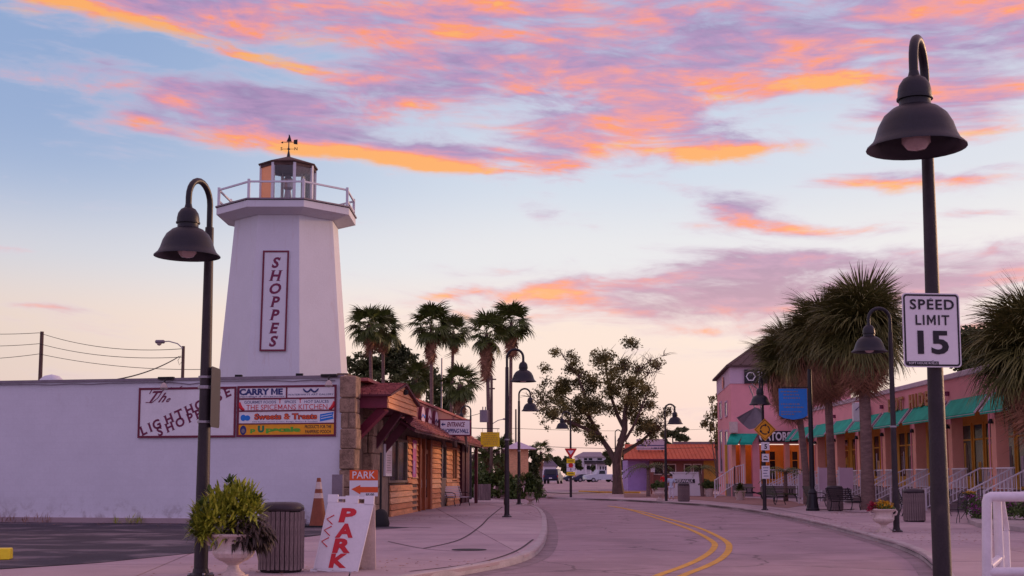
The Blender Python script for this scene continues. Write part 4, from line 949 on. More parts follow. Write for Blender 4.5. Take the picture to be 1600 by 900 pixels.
# ------------------------------------------------------------------ slatted bins
def bin_(loc, label, n=30, far=False, rz=0.0):
    t = thing('litter_bin', label, 'bin', loc, rz, 'slatted litter bins')
    b = MB(); b.lathe([(.30, .05), (.325, .1), (.325, .95), (.28, .97), (0, .97)], 20); b.build('liner', 'slat_dark', t)
    b = MB(); b.lathe([(.31, 0), (.33, .02), (.33, .06), (.30, .07)], 20); b.build('foot_ring', 'slat_dark', t)
    me = {}
    for k in range(n):
        w = 2 * math.pi * k / n; j = random.uniform(-.008, .012)
        if not me:
            b = MB(); hw = math.pi * .35 / n * .80; b.box(-hw, hw, -.012, .014, .04, .94)
            base_o = b.build('slat', 'slat_wood', t); me['m'] = base_o.data; o = base_o
        else: o = link_part('slat', me['m'], t, Matrix())
        o.matrix_local = Matrix.Rotation(w, 4, 'Z') @ Matrix.Translation((0, -.342 - random.uniform(0, .004), j))
    b = MB(); b.lathe([(.345, .955), (.352, .97), (.352, 1.0), (.335, 1.04), (.29, 1.075), (.22, 1.09), (.20, 1.085), (.17, 1.06), (0, 1.055)], 24); b.build('lid', 'lid_black', t, smooth=True)
    return t
b1_ = bin_(G(439, 893), 'weathered slatted litter bin with black lid right of the leafy near urn')
dup(b1_, G(1429, 815), .4, 'slatted litter bin just behind the right street lamp, beside black garden chairs')
dup(b1_, G(1305, 798), .9, 'slatted litter bin at the foot of the middle palm beside the benches')
dup(b1_, G(1068.5, 783.5), 1.3, 'far slatted litter bin standing in front of the white riverwalk sign')

# ------------------------------------------------------------------ urns and plants
def urn(loc, label, s=1.0, h=.72, handles=True, cat='urn'):
    t = thing('urn', label, cat, loc); t.scale = (s, s, s)
    b = MB(); b.box(-.19, .19, -.19, .19, 0, .06); b.build('plinth', 'urn', t)
    prof = [(.17, .06), (.17, .09), (.12, .12), (.085, .17), (.08, .21), (.12, .24), (.14, .255), (.2, .28), (.27, .33), (.30, .39), (.29, .42), (.255, .45), (.235, .50), (.24, .56), (.275, .61), (.33, .645), (.335, .67), (.30, .68), (.26, .64), (0, .63)]
    b = MB(); n = 32; vs = []; b.lathe(prof, n)
    # gadroons: press alternate columns of the belly
    for i, (r_, z_) in enumerate(prof):
        if .26 < z_ < .43:
            for k in range(n):
                x_, y_, zz_ = b.v[i * n + k]; f_ = 1.035 if k % 2 else .965; b.v[i * n + k] = (x_ * f_, y_ * f_, zz_)
    b.build('bowl', 'urn', t)
    if handles:
        for sg in (-1, 1):
            b = MB(); b.tube([(sg * .27, 0, .60), (sg * .36, 0, .66), (sg * .40, 0, .60), (sg * .37, 0, .52), (sg * .30, 0, .50), (sg * .29, 0, .42)], .03, 8); b.build('handle', 'urn', t, smooth=True)
    return t
def blades(name, parent, centers, n, L, w_, m, kind='stuff', droop=.35, up=.35, loc=(0, 0, 0), seed=1, seg=3):
    """n narrow leaves springing from random points; centers = [(x,y,z,radius)]"""
    rg_ = np.random.RandomState(seed); V = []; F = []
    for i in range(n):
        c = centers[rg_.randint(len(centers))]; d = rg_.normal(size=3); d /= np.linalg.norm(d); 
        p = np.array(c[:3]) + d * c[3] * rg_.uniform(.2, 1) ** .6
        dr = d * .8 + rg_.normal(size=3) * .45 + np.array([0, 0, up]); dr /= np.linalg.norm(dr)
        sd = np.cross(dr, [0, 0, 1]); sd /= (np.linalg.norm(sd) + 1e-6); l = L * rg_.uniform(.6, 1.25); o = len(V)
        for k in range(seg + 1):
            t = k / seg; q = p + dr * l * t + np.array([0, 0, -droop * l * t * t]); ww = w_ * (.35 + 1.3 * math.sin(min(1, t * 1.4 + .15) * math.pi * .62)) * (1 - t ** 3) * .5
            V.append(q - sd * ww); V.append(q + sd * ww)
        for k in range(seg): F.append([o + 2 * k, o + 2 * k + 1, o + 2 * k + 3, o + 2 * k + 2])
    return raw(name, np.array(V), F, m, parent, kind=kind, loc=loc)
def leafcloud(name, parent, cl, n, size, m, seed=1, kind='stuff', flat=.0, loc=None):
    """small leaf faces through clumps; cl = [(x,y,z,rx,rz)]"""
    rg_ = np.random.RandomState(seed); vol = np.array([c[3] * c[3] * c[4] for c in cl]); vol = vol / vol.sum()
    idx = rg_.choice(len(cl), n, p=vol); C_ = np.array(cl)[idx]
    d = rg_.normal(size=(n, 3)); d /= np.linalg.norm(d, axis=1)[:, None]; r = rg_.uniform(0, 1, n) ** .45
    r = r * (.8 + .35 * np.sin(d[:, 0] * 5 + idx) * np.cos(d[:, 2] * 4 + idx * 2))
    P_ = C_[:, :3] + d * r[:, None] * np.stack([C_[:, 3], C_[:, 3], C_[:, 4]], 1)
    a = rg_.normal(size=(n, 3)); a /= np.linalg.norm(a, axis=1)[:, None]; b = np.cross(a, rg_.normal(size=(n, 3))); b /= np.linalg.norm(b, axis=1)[:, None]
    s = size * rg_.uniform(.6, 1.4, n)[:, None]; a = a * s; b = b * s * .55
    V = np.stack([P_ - a, P_ + b, P_ + a, P_ - b], 1).reshape(-1, 3); F = np.arange(4 * n).reshape(-1, 4)
    return raw(name, V, F, m, parent, kind=kind, loc=loc)
pu = Vector(G(364, 905)); u1 = urn(pu, 'large white garden urn with scroll handles beside the near left lamp pole', 1.0)
u1.scale = (.98, .98, .98)
u1_dummy = 0
pl1 = thing('leafy_plant', 'bright green spiky leafy plant filling the near left urn', 'plant', pu + Vector((0, 0, .60)))
blades('foliage', pl1, [(-.18, 0, .46, .27), (.08, 0, .52, .26), (-.36, -.05, .30, .24), (.20, 0, .40, .22), (-.12, 0, .22, .32), (-.45, -.1, .12, .14)], 2300, .19, .026, 'leaf_bright', seed=4, up=.75, droop=.18)
blades('shoots', pl1, [(-.08, 0, .80, .05), (.34, 0, .56, .06), (-.46, -.1, .46, .05), (-.58, -.1, .16, .05), (-.55, -.1, .28, .05), (-.35, 0, .66, .05)], 150, .17, .028, 'leaf_green', seed=9, up=.8)
q = MB()
for (a, c) in ((-.08, .8), (.3, .55), (-.42, .5)): q.tube([(a * .4, 0, .2), (a, 0, c)], .008, 5)
q.build('stems', 'leaf_green', pl1, kind='stuff')
pl2 = thing('dark_plant', 'dark red-brown trailing plant spilling over the right side of the near urn', 'plant', pu + Vector((.16, -.06, .66)))
blades('foliage', pl2, [(0, 0, .06, .24), (.16, 0, .02, .22), (-.1, 0, .0, .2), (.28, .05, -.02, .14)], 1100, .11, .026, 'leaf_dark_red', seed=6, up=.0, droop=.8)
# urn of yellow flowers on the right
pr = Vector(G(1381, 832)); u2 = urn(pr, 'white garden urn of yellow flowers beside the right street lamp', .92)
f1_ = thing('flowers', 'yellow flowers mounded in the right urn with a red clump at their left', 'flowers', pr + Vector((0, 0, .6)))
leafcloud('petals', f1_, [(0, 0, .16, .24, .14), (.12, 0, .12, .2, .12), (-.05, 0, .1, .2, .1)], 900, .026, 'petal_yellow', 3)
leafcloud('leaves', f1_, [(0, 0, .1, .26, .12), (.1, 0, .04, .24, .1)], 600, .03, 'leaf_green', 4)
leafcloud('red_petals', f1_, [(-.28, 0, .12, .14, .14), (-.36, 0, .02, .1, .12)], 350, .026, 'petal_red', 5)
# fern urn at the left kerb bend
pf = Vector(G(829, 789.5)); u3 = urn(pf, 'urn with a dark fern at the bend of the left kerb', 1.0, handles=False)
fp = thing('fern', 'bushy dark green fern overflowing the urn at the left kerb bend', 'plant', pf + Vector((0, 0, .7)))
blades('foliage', fp, [(0, 0, .3, .45), (-.3, 0, .4, .4), (.3, 0, .15, .4), (-.1, 0, .6, .3)], 900, .35, .05, 'leaf_green', seed=8)
blades('pale_leaves', fp, [(-.35, -.3, .35, .12)], 30, .3, .05, 'urn', seed=10)
pc = Vector(G(1031, 782)); u4 = urn(pc, 'white urn under a round green shrub left of the riverwalk sign', 1.15)
sp_ = thing('shrub', 'round dense green shrub in the urn left of the riverwalk sign', 'shrub', pc + Vector((-.05, 0, .75)))
leafcloud('foliage', sp_, [(0, 0, .2, .5, .3), (-.25, 0, .12, .35, .25), (.3, 0, .18, .35, .25)], 2200, .05, 'leaf_green', 7)
def pot(u, v, label, s=1.0):
    p = Vector(G(u, v)); t = thing('plant_pot', label, 'pot', p); b = MB(); b.lathe([(.22 * s, 0), (.33 * s, .48 * s), (.36 * s, .48 * s), (.36 * s, .54 * s), (.31 * s, .54 * s), (.3 * s, .48 * s), (0, .47 * s)], 18); b.build('pot_body', 'urn', t, smooth=True); return p + Vector((0, 0, .5 * s))
p = pot(1108, 776, 'pale pot holding a dark bush by the pink building railing', 1.1)
t = thing('shrub', 'small dark green bush in the pale pot by the far railing', 'shrub', p); leafcloud('foliage', t, [(0, 0, .35, .7, .4), (.4, 0, .2, .5, .3)], 1500, .07, 'leaf_green', 12)
p = pot(1156.5, 781.5, 'white tapered pot with a small fern in front of the picnic tables', 1.1)
t = thing('fern', 'small light green fern in the white pot by the picnic tables', 'plant', p); blades('foliage', t, [(0, 0, .15, .2)], 260, .4, .05, 'palm_green', seed=14)

# ------------------------------------------------------------------ left foreground: A-frame, PARK sign, cone, post, wheel stop
Ya = G(540, 892).y; sa_ = FPX / Ya
af = thing('sandwich_board', 'white A-frame board with PARK in tall red letters and a zigzag arrow', 'sign', G(537, 891), R(-4)); 
lean = R(11); hgt = 1.10; fw0, fw1 = .42, .36
mA = Matrix.Translation((0, -.33, 0)) @ Matrix.Rotation(-R(15), 4, 'X')
fa = bpy.data.objects.new('front_panel', None)
q = MB()
skew = .115
def PX(u, v): # measured in crop: x across panel
    return ((u - 537) / sa_, (888 - v) / sa_)
poly = [PX(494, 886), PX(563, 893), PX(583, 784), PX(511, 780)]
ZK = 1 / math.cos(R(14))
mF = Matrix.Translation((0, -.25, .0)) @ Matrix.Rotation(-R(13), 4, 'X')
vs0 = [(a, 0, c) for a, c in poly]; vs1 = [(a, .03, c) for a, c in poly]
q.add([mF @ Vector(p_) for p_ in vs0 + vs1], [(0, 1, 2, 3), (7, 6, 5, 4), (0, 4, 5, 1), (1, 5, 6, 2), (2, 6, 7, 3), (3, 7, 4, 0)]); fpn = q.build('front_panel', 'plastic_white', af)
q = MB()
q.add([mF @ Vector((a, -.004, c)) for a, c in (PX(497.5, 883), PX(561, 889.5), PX(580, 787), PX(513, 783.5))], [(0, 1, 2, 3)]); q.build('poster', 'white_paint', fpn)
for (ua, va, ub, vb) in ((510, 768, 526, 781), (538, 770, 558, 782), (568, 770, 583, 785)):
    q = MB(); a0, c0_ = PX(ua, vb); a1_, c1_ = PX(ub, va); q.box(a0, a1_, 0, .05, c0_, c1_, mF); q.build('top_lug', 'plastic_white', fpn)
q = MB(); a0, c0_ = PX(520, 775); a1_, c1_ = PX(575, 771); q.box(a0, a1_, .015, .035, c0_, c1_, mF); q.build('hand_bar', 'plastic_white', fpn)
for (ua, ub) in ((490, 500), (555, 565)):
    q = MB(); a0, c0_ = PX(ua, 893 if ua < 520 else 897); a1_, c1_ = PX(ub, 884 if ua < 520 else 890); q.box(a0, a1_, 0, .04, c0_, c1_, mF); q.build('foot', 'plastic_white', fpn)
mB_ = Matrix.Translation((.14, .25, .0)) @ Matrix.Rotation(R(13), 4, 'X')
q = MB(); q.add([mB_ @ Vector(p_) for p_ in [(a - .02, 0, c) for a, c in ((PX(500, 888)), PX(571, 890), PX(573, 784), PX(511, 780))] + [(a - .02, .03, c) for a, c in ((PX(500, 888)), PX(571, 890), PX(573, 784), PX(511, 780))]], [(0, 1, 2, 3), (7, 6, 5, 4), (0, 4, 5, 1), (1, 5, 6, 2), (2, 6, 7, 3), (3, 7, 4, 0)]); q.build('rear_panel', 'urn', af)
SHR = math.tan(math.atan2(20, 108)) * .95
for ch, (uc, vb, vt) in (('P', (543, 811, 788.5)), ('A', (539, 835, 813)), ('R', (536, 858.5, 836)), ('K', (532, 881.5, 859.5))):
    vv, ff = text_mesh(ch, (vb - vt) / sa_ * .90, .05, SHR * .7); x0 = min(p_[0] for p_ in vv); x1 = max(p_[0] for p_ in vv); kx = (28 / sa_) / (x1 - x0); a0, c0_ = PX(uc, vb)
    q = MB(); q.add([mF @ Vector((a0 + (p_[0] - (x0 + x1) / 2) * kx, -.010, c0_ + p_[1])) for p_ in vv], ff); q.build('lettering', 'letter_red', fpn)
q = MB(); pts = []
for (u, v) in ((522, 801), (511, 807), (520, 815.5)): a, c = PX(u, v); pts.append(mF @ Vector((a, -.01, c)))
for k in range(3):
    dz_ = [(-3.0, 17.5), (-6, 35), (0, 0)][k]; q = MB(); pp = []
    for (u, v) in ((522, 801), (511, 807), (520, 815.5)): a, c = PX(u + dz_[0], v + dz_[1]); pp.append(mF @ Vector((a, -.010, c)))
    q.tube(pp, .009, 5); q.build('zigzag_mark', 'letter_red', fpn)
# orange PARK sign on a weighted stand
Pk = G(588, 823); spk = FPX / Pk.y
pk = thing('park_sign', 'orange and white PARK sign with left arrow on a black weighted stand', 'sign', Pk)
q = MB(); q.lathe([(.26, 0), (.28, .1), (.2, .42), (.12, .5), (.05, .52)], 14, (.12, 0, 0)); q.build('weighted_base', 'rubber', pk, smooth=True)
q = MB(); q.tube([(.12, 0, .4), (.12, 0, 2.2)], .035, 8); q.build('stand_pole', 'rubber', pk)
def zpk(v): return 1.5 + (744 - v) / spk
xa_, xb_ = (546 - 588) / spk, (590 - 588) / spk
q = MB(); q.box(xa_, xb_, -.06, -.03, zpk(775), zpk(735)); pb2 = q.build('board', 'plastic_white', pk)
q = MB(); q.box(xa_, xb_, -.066, -.06, zpk(750.5), zpk(734.5)); q.build('orange_band', 'letter_orange', pb2)
text('PARK', 11 / spk, 'letter_white', pb2, (xa_ + xb_) / 2, zpk(747.5), -.072, bold=.005, width=35 / spk)
q = MB(); q.add([((u - 588) / spk, -.068, zpk(v)) for u, v in ((549, 764), (563, 757.5), (563, 760.5), (590, 760.5), (590, 769), (563, 769), (563, 772))], [(0, 1, 2, 3, 4, 5, 6)]); q.build('arrow', 'letter_orange', pb2)
text('$5.00', 4 / spk, 'letter_black', pb2, (578 - 588) / spk, zpk(774.5), -.07, bold=.02)
# cone
cn = thing('traffic_cone', 'faded orange traffic cone with two pale bands by the white wall corner', 'cone', G(497, 823.5))
scn = FPX / G(497, 823.5).y
q = MB(); q.box(-.36, .36, -.36, .36, 0, .05); q.build('base', 'rubber', cn)
def cr_(z_): return .27 - .215 * (z_ / 1.45)
prev = .05
for (z1_, m) in ((.85, 'cone_orange'), (1.0, 'urn'), (1.12, 'cone_orange'), (1.33, 'urn'), (1.45, 'cone_orange')):
    q = MB(); q.lathe([(cr_(prev), prev), (cr_(z1_), z1_)], 16); q.build('band' if m == 'urn' else 'cone_body', m, cn, smooth=True); prev = z1_
q = MB(); p = G(527, 822); q.box(-.16, .16, -.16, .16, 0, 1.55); o = q.build('wooden_post', 'sign_back', loc=p); tag(o, 'short grey wooden post beside the corner of the white wall', 'post')
ws = thing('wheel_stop', 'bright yellow wheel stop block at the left edge of the car park', 'wheel stop', G(-10, 874, .13), R(12))
q = MB(); q.prism([(-.2, 0), (.2, 0), (.14, .2), (-.14, .2)], 'x', -1.0, .3); q.build('block', 'sign_yellow', ws, bevel=.015)
q = MB(); q.box(-.1, .1, -.23, -.15, .02, .1); q.build('foot', 'sign_yellow', ws)
# bench by the shop, planter
def bench(loc, rz, label, m='black_metal', light=False, W_=1.5):
    t = thing('bench', label, 'bench', loc, rz)
    sm_ = 'coping' if light else m
    for k in range(5): q = MB(); q.box(-W_ / 2, W_ / 2, -.22 + k * .1, -.14 + k * .1, .43, .46); q.build('seat_slat', sm_, t)
    for k in range(6): q = MB(); yb_ = .28 + k * .03; q.box(-W_ / 2, W_ / 2, yb_, yb_ + .025, .50 + k * .085, .565 + k * .085); q.build('back_slat', sm_, t)
    for sg in (-1, 1):
        q = MB(); x_ = sg * (W_ / 2 - .12); q.tube([(x_, .34, 0), (x_, .24, .25), (x_, .22, .42), (x_, .3, .6), (x_, .46, 1.02)], .022, 6); q.tube([(x_, -.26, 0), (x_, -.18, .25), (x_, -.22, .42), (x_, .22, .42)], .022, 6)
        q.tube([(x_, .32, .68), (x_, -.05, .68), (x_, -.24, .62), (x_, -.26, .44)], .02, 6); q.build('side_frame', m, t)
    return t
bench(G(716, 790.5), FA + R(66), 'pale slatted bench with black legs against the orange plank wall', light=True, W_=1.7)
bench(G(1212, 788.5), R(105), 'black bench behind the roundabout sign pole near the picnic tables')
bench(G(1322, 799.5), R(118), 'black bench right of the bin at the foot of the middle palm')
bench(G(1276, 791), R(100), 'black bench behind the flared black post', W_=1.4)
bench(G(1421, 806), R(80), 'black bench end showing behind the bin and the right street lamp', W_=1.3)
Pn = G(753.5, 781.5); pn_ = thing('planter_box', 'square weathered wooden planter box beyond the shop corner', 'planter', Pn, R(8))
for k in range(6):
    for (a, c, d, e) in ((-.48 + k * .16, -.48 + k * .16 + .15, -.48, -.44), (-.48 + k * .16, -.48 + k * .16 + .15, .44, .48)):
        q = MB(); q.box(a, c, d, e, 0, 1.0); q.build('board', 'slat_wood', pn_)
for k in range(6):
    for x_ in (-.48, .44): q = MB(); q.box(x_, x_ + .04, -.44 + k * .147, -.44 + k * .147 + .137, 0, 1.0); q.build('board', 'slat_wood', pn_)
q = MB(); q.box(-.44, .44, -.44, .44, 0, .9); q.build('soil', 'soil', pn_)

# ------------------------------------------------------------------ pink arcade on the right
X0 = 19.0; SL = .02
PA = -math.atan(SL)
pk_ = thing('pink_arcade', 'long pink shop arcade with teal awnings, raised porch and white stair railings', 'shop', (X0, 0, 0), PA)
FL = 1.02      # porch floor height
def OY(off): return FPX * X0 / off
yk = [OY(1 / (1.406e-3 + .149e-3 * i)) for i in range(-2, 8)]; yk = [y_ for y_ in yk if y_ < 97]
ye_ = 95.2; ys_ = yk[0] - .4
b = MB(); b.box(0, 16, ys_, ye_, 0.0, FL); b.build('porch', 'porch', pk_)
b = MB(); b.box(0, .35, ys_, ye_, 4.55, 6.05); b.build('parapet_wall', 'pink', pk_)
b = MB(); b.box(-.1, .45, ys_, ye_, 6.05, 6.3); b.build('coping', 'coping', pk_, bevel=.03)
b = MB(); b.box(.35, 16, ys_, ys_ + .3, FL, 6.05); b.build('end_wall', 'pink', pk_)
b = MB(); b.box(.35, 16, ys_ + .3, ye_, 4.75, 4.9); b.build('ceiling', 'salmon', pk_)
b = MB(); b.box(.35, 15.6, ys_ + .3, ye_, 5.7, 5.85); b.build('roof', 'porch', pk_)
DW = 2.3
b = MB(); b.box(DW, DW + .2, ys_, ye_, FL, 4.75); b.build('shop_front_wall', 'shop_yellow', pk_)
for i, y_ in enumerate(yk):
    b = MB(); b.box(-.02, .50, y_ - .28, y_ + .28, FL, 4.55); b.box(-.06, .54, y_ - .32, y_ + .32, FL, FL + .25); b.build('pillar', 'salmon', pk_)
    b = MB(); b.box(-.05, .0, y_ - .28, y_ + .28, 4.0, 4.7); b.build('pilaster', 'pink', pk_)
    b = MB(); b.lathe([(.0, 0), (.12, .02), (.1, .15), (.12, .2), (0, .22)], 8, (-.08, y_, 5.3)); 
    if i % 2: b.build('wall_ornament', 'letter_maroon', pk_)
BW = yk[1] - yk[0]
for i in range(len(yk)):
    y0 = yk[i] + .35; y1 = (yk[i + 1] if i + 1 < len(yk) else ye_ + .3) - .35
    if y1 - y0 < 1: continue
    aw = MB(); aw.add([(-.02, y0, 5.08), (-.02, y1, 5.08), (-.66, y1, 4.30), (-.66, y0, 4.30), (-.02, y0, 5.05), (-.02, y1, 5.05), (-.66, y1, 4.27), (-.66, y0, 4.27)], [(0, 1, 2, 3), (7, 6, 5, 4), (0, 4, 5, 1), (1, 5, 6, 2), (2, 6, 7, 3), (3, 7, 4, 0)])
    ao = aw.build('awning', 'awning_green', pk_)
    q = MB(); q.box(-.675, -.65, y0, y1, 4.16, 4.30); q.build('valance', 'awning_green', ao)
    for y_ in (y0 - .03, y1 + .03):
        q = MB(); q.bar((-.02, y_, 5.10), (-.68, y_, 4.27), .05, .07); q.build('awning_arm', 'coping', ao)
    q = MB(); q.tube([(-.66, y0, 4.24), (-.66, y1, 4.24)], .02, 5); q.build('front_bar', 'coping', ao)
    # shop front: door + windows with mullions
    nb = 3; ww = (y1 - y0) / nb
    for k in range(nb):
        a, c = y0 + k * ww + .12, y0 + (k + 1) * ww - .12; dz_ = FL + (.05 if k == 1 else .5)
        f_ = MB()
        for (p_, q_, r_, s_) in ((a, c, dz_, dz_ + .09), (a, c, 4.1, 4.2), (a, a + .1, dz_ + .09, 4.1), (c - .1, c, dz_ + .09, 4.1), (a + .1, c - .1, 3.35, 3.43)): f_.box(DW - .07, DW, p_, q_, r_, s_)
        fo = f_.build('door' if k == 1 else 'window', 'shop_yellow', pk_); g_ = MB(); g_.box(DW - .03, DW - .015, a + .1, c - .1, dz_ + .09, 3.35); g_.build('pane', 'glass_dark', fo)
        for kk2 in range(random.randint(2, 4)):
            ya_ = random.uniform(a + .12, c - .5); g_ = MB(); g_.box(DW - .045, DW - .035, ya_, ya_ + random.uniform(.15, .35), dz_ + .1 + random.uniform(0, .4), dz_ + random.uniform(.9, 1.9)); g_.build('display', random.choice(('plank_grey', 'shop_yellow', 'coping', 'sign_back', 'palm_dead')), fo)
        g_ = MB(); g_.box(DW - .03, DW - .015, a + .1, c - .1, 3.43, 4.1); g_.build('pane', 'glass_dark', fo)
        if k == 1:
            q = MB(); q.tube([(DW - .12, a + .2, FL + .95), (DW - .12, a + .2, FL + 1.3)], .02, 5); q.build('handle', 'steel', fo)
    # stair in the middle of the bay with sloping rails, balustrade on both sides of it
    sc_ = y0 + (y1 - y0) * .42; sw_ = .85
    if y0 > 97: continue
    for k in range(5): q = MB(); q.box(-1.75 + k * .35, -1.75 + (k + 1) * .35, sc_ - sw_, sc_ + sw_, 0.0, .12 + (FL - .12) * (k + 1) / 6); q.build('step', 'porch', pk_)
    for sg in (-1, 1):
        yr = sc_ + sg * (sw_ + .04); q = MB(); q.bar((-1.9, yr, 1.05), (-.1, yr, FL + .95), .06, .05); ro = q.build('handrail', 'rail_white', pk_)
        q = MB(); q.box(-1.95, -1.88, yr - .035, yr + .035, .1, 1.1); q.build('post', 'rail_white', ro); q = MB(); q.bar((-1.9, yr, .25), (-.1, yr, FL + .12), .04, .04); q.build('lower_rail', 'rail_white', ro)
        q = MB()
        for m_ in range(11):
            x_ = -1.76 + m_ * .155; t_ = (x_ + 1.9) / 1.8; q = MB(); q.box(x_ - .014, x_ + .014, yr - .014, yr + .014, .25 + t_ * (FL + .12 - .25), 1.04 + t_ * (FL + .94 - 1.04)); 
            q.build('baluster', 'rail_white', ro)
    for (a, c) in ((y0 - .1, sc_ - sw_ - .1), (sc_ + sw_ + .1, y1 + .1)):
        if c - a < .3: continue
        q = MB(); q.box(-.08, -.02, a, c, FL + .9, FL + .96); ro = q.build('balustrade', 'rail_white', pk_); q = MB(); q.box(-.07, -.03, a, c, FL + .08, FL + .12); q.build('lower_rail', 'rail_white', ro)
        n_ = int((c - a) / .16)
        bal = MB()
        for m_ in range(n_): y_ = a + (m_ + .5) * (c - a) / n_; bal.box(-.062, -.038, y_ - .012, y_ + .012, FL + .12, FL + .9)
        bal.build('balusters', 'rail_white', ro, kind='stuff')
# lattice panels seen between the palm trunks
# letters on the parapet
for i, y_ in enumerate(yk[:-1]):
    q = MB(); q.tube([(-.03, y_ + .45, FL + .3), (-.03, y_ + .45, 4.4)], .04, 6); q.build('downpipe', 'pink', pk_)
    q = MB(); q.box(.12, .3, y_ - .6, y_ - .45, 4.55, 4.62); q.lathe([(.05, 0), (.12, -.16), (.1, -.2), (0, -.2)], 10, (-.12, y_, 4.0)); q.build('wall_lamp', 'black_metal', pk_)
hs = thing('shop_letters', 'gold raised capital letters of a shop name on the pink parapet', 'sign', (0, 0, 0))
hm = Matrix.Translation((X0, 0, 0)) @ Matrix.Rotation(PA, 4, 'Z')
def atp(y_, x_, z_): return hm @ Vector((x_, y_, z_))
hs.location = atp(68.9, -.06, 5.05); hs.rotation_euler = (0, 0, PA - R(90))
for i, (ch, a) in enumerate(zip('HOT HIDE', (0, 1.35, 2.75, 0, 5.1, 6.5, 7.3, 8.7))):
    if ch == ' ': continue
    v_, f_ = text_mesh(ch, .66, .03); q = MB(); q.add([(p_[0] * 1.15 + a * .76, -.06, p_[1]) for p_ in v_], f_); o = q.build('letter_' + 'face', 'letter_gold', hs)
    sdm = o.modifiers.new('depth', 'SOLIDIFY'); sdm.thickness = .08; sdm.offset = 0
lb = thing('light_box_sign', 'white light box sign projecting from the pink parapet above an awning', 'sign', atp(73.0, -.6, 5.25), 0)
q = MB(); q.box(-.45, .35, -.12, .12, -.55, .55); q.build('box', 'white_paint', lb, bevel=.03); q = MB(); q.tube([(-.3, -.13, .1), (-.1, -.13, .3), (.1, -.13, -.1), (.25, -.13, .2)], .03, 5); q.build('mark', 'letter_blue', lb); q = MB(); q.box(.35, .6, -.03, .03, -.3, .3); q.build('bracket', 'sign_back', lb)

# ------------------------------------------------------------------ taller pink corner building
TBY = 96.0; sB = FPX / TBY
def BX(u): return (u - 800) / sB
def BZ(v): return CH + (744 - v) / sB
x0b, x1b = BX(1142), BX(1330); zb1, zb2 = BZ(600), BZ(571)
tb = thing('corner_building', 'taller pink two storey corner building with pale top band and brown hipped roof', 'building', (x0b, TBY, 0))
W2 = x1b - x0b; DP = 17.5
# ground floor: open arcade on our side, solid behind
gz = BZ(694)
b = MB(); b.box(0, W2, 0, .3, gz, zb1); b.build('upper_wall', 'pink', tb)
sk2 = -.9      # side wall leans away so that it is seen from the road
def side(x_, y_): return x_ + y_ * 0.0
b = MB(); SX = (BX(1121) * 1.0); Ls = 14.0
xs_ = (1121 - 800) / FPX * (TBY + Ls) - x0b
b.add([(0, 0.3, 0), (xs_, Ls, 0), (xs_, Ls, zb1), (0, .3, zb1), (.3, .3, 0), (xs_ + .3, Ls, 0), (xs_ + .3, Ls, zb1), (.3, .3, zb1)], [(0, 1, 2, 3), (7, 6, 5, 4), (0, 4, 5, 1), (1, 5, 6, 2), (2, 6, 7, 3), (3, 7, 4, 0)]); b.build('side_wall', 'pink', tb)
b = MB(); b.add([(-.05, -.05, zb1), (xs_ - .05, Ls, zb1), (xs_ - .05, Ls, zb2), (-.05, -.05, zb2), (W2, -.05, zb1), (W2, Ls, zb1), (W2, Ls, zb2), (W2, -.05, zb2)], [(0, 1, 2, 3), (7, 6, 5, 4), (0, 4, 7, 3), (0, 4, 5, 1), (1, 5, 6, 2), (2, 6, 7, 3)]); b.build('top_band', 'pink_pale', tb)
pkx = BX(1197) - x0b + 1.2
b = MB(); zt_ = CH + (744 - 530) / FPX * (TBY + 7); e = .35
b.add([(-e, -e, zb2), (W2 + e, -e, zb2), (W2 + e, Ls + e, zb2), (xs_ - e, Ls + e, zb2), (pkx, 7, zt_), (W2 - 3, 7, zt_), (-e, -e, zb2 - .15), (W2 + e, -e, zb2 - .15), (W2 + e, Ls + e, zb2 - .15), (xs_ - e, Ls + e, zb2 - .15)],
      [(0, 1, 5, 4), (1, 2, 5), (2, 3, 4, 5), (3, 0, 4), (0, 6, 7, 1), (1, 7, 8, 2), (2, 8, 9, 3), (3, 9, 6, 0), (9, 8, 7, 6)]); b.build('roof', 'shingle_brown', tb)
# roofing tile ribs
for k in range(14):
    f_ = (k + .5) / 14; xb0 = -e + f_ * (W2 + 2 * e); xt = pkx + f_ * (W2 - 3 - pkx); b = MB(); b.bar((xb0, -e, zb2 + .02), (xt, 7, zt_ + .02), .06, .08); b.build('roof_rib', 'shingle_brown', tb)
# columns / recess of ground floor
b = MB(); b.box(0, W2, 3.0, 3.2, 0, gz); b.build('shop_front_wall', 'shop_yellow', tb)
b = MB(); b.box(0.05, W2, .02, 3.0, 0, 1.05); b.build('porch', 'porch', tb)
for (ua, ub) in ((1142, 1148), (1156, 1163), (1174, 1185), (1225, 1232), (1262, 1270)):
    b = MB(); b.box(BX(ua) - x0b, BX(ub) - x0b, -.06, .5, 1.05 if ua != 1174 else .12, gz); b.build('pillar', 'salmon' if ua != 1174 else 'pink', tb)
for (ua, ub) in ((1149, 1155.5), (1164, 1173.5), (1187, 1196), (1198, 1208), (1212, 1223), (1234, 1245), (1248, 1259)):
    a, c = BX(ua) - x0b, BX(ub) - x0b; f_ = MB()
    for (p_, q_, r_, s_) in ((a, c, 1.3, 1.4), (a, c, 3.5, 3.6), (a, a + .06, 1.4, 3.5), (c - .06, c, 1.4, 3.5), (a + .06, c - .06, 2.8, 2.86)): f_.box(p_, q_, 2.9, 3.0, r_, s_)
    fo = f_.build('window', 'shop_yellow', tb); g_ = MB(); g_.box(a + .06, c - .06, 2.95, 2.97, 1.4, 3.5); g_.build('pane', 'glass_dark', fo)
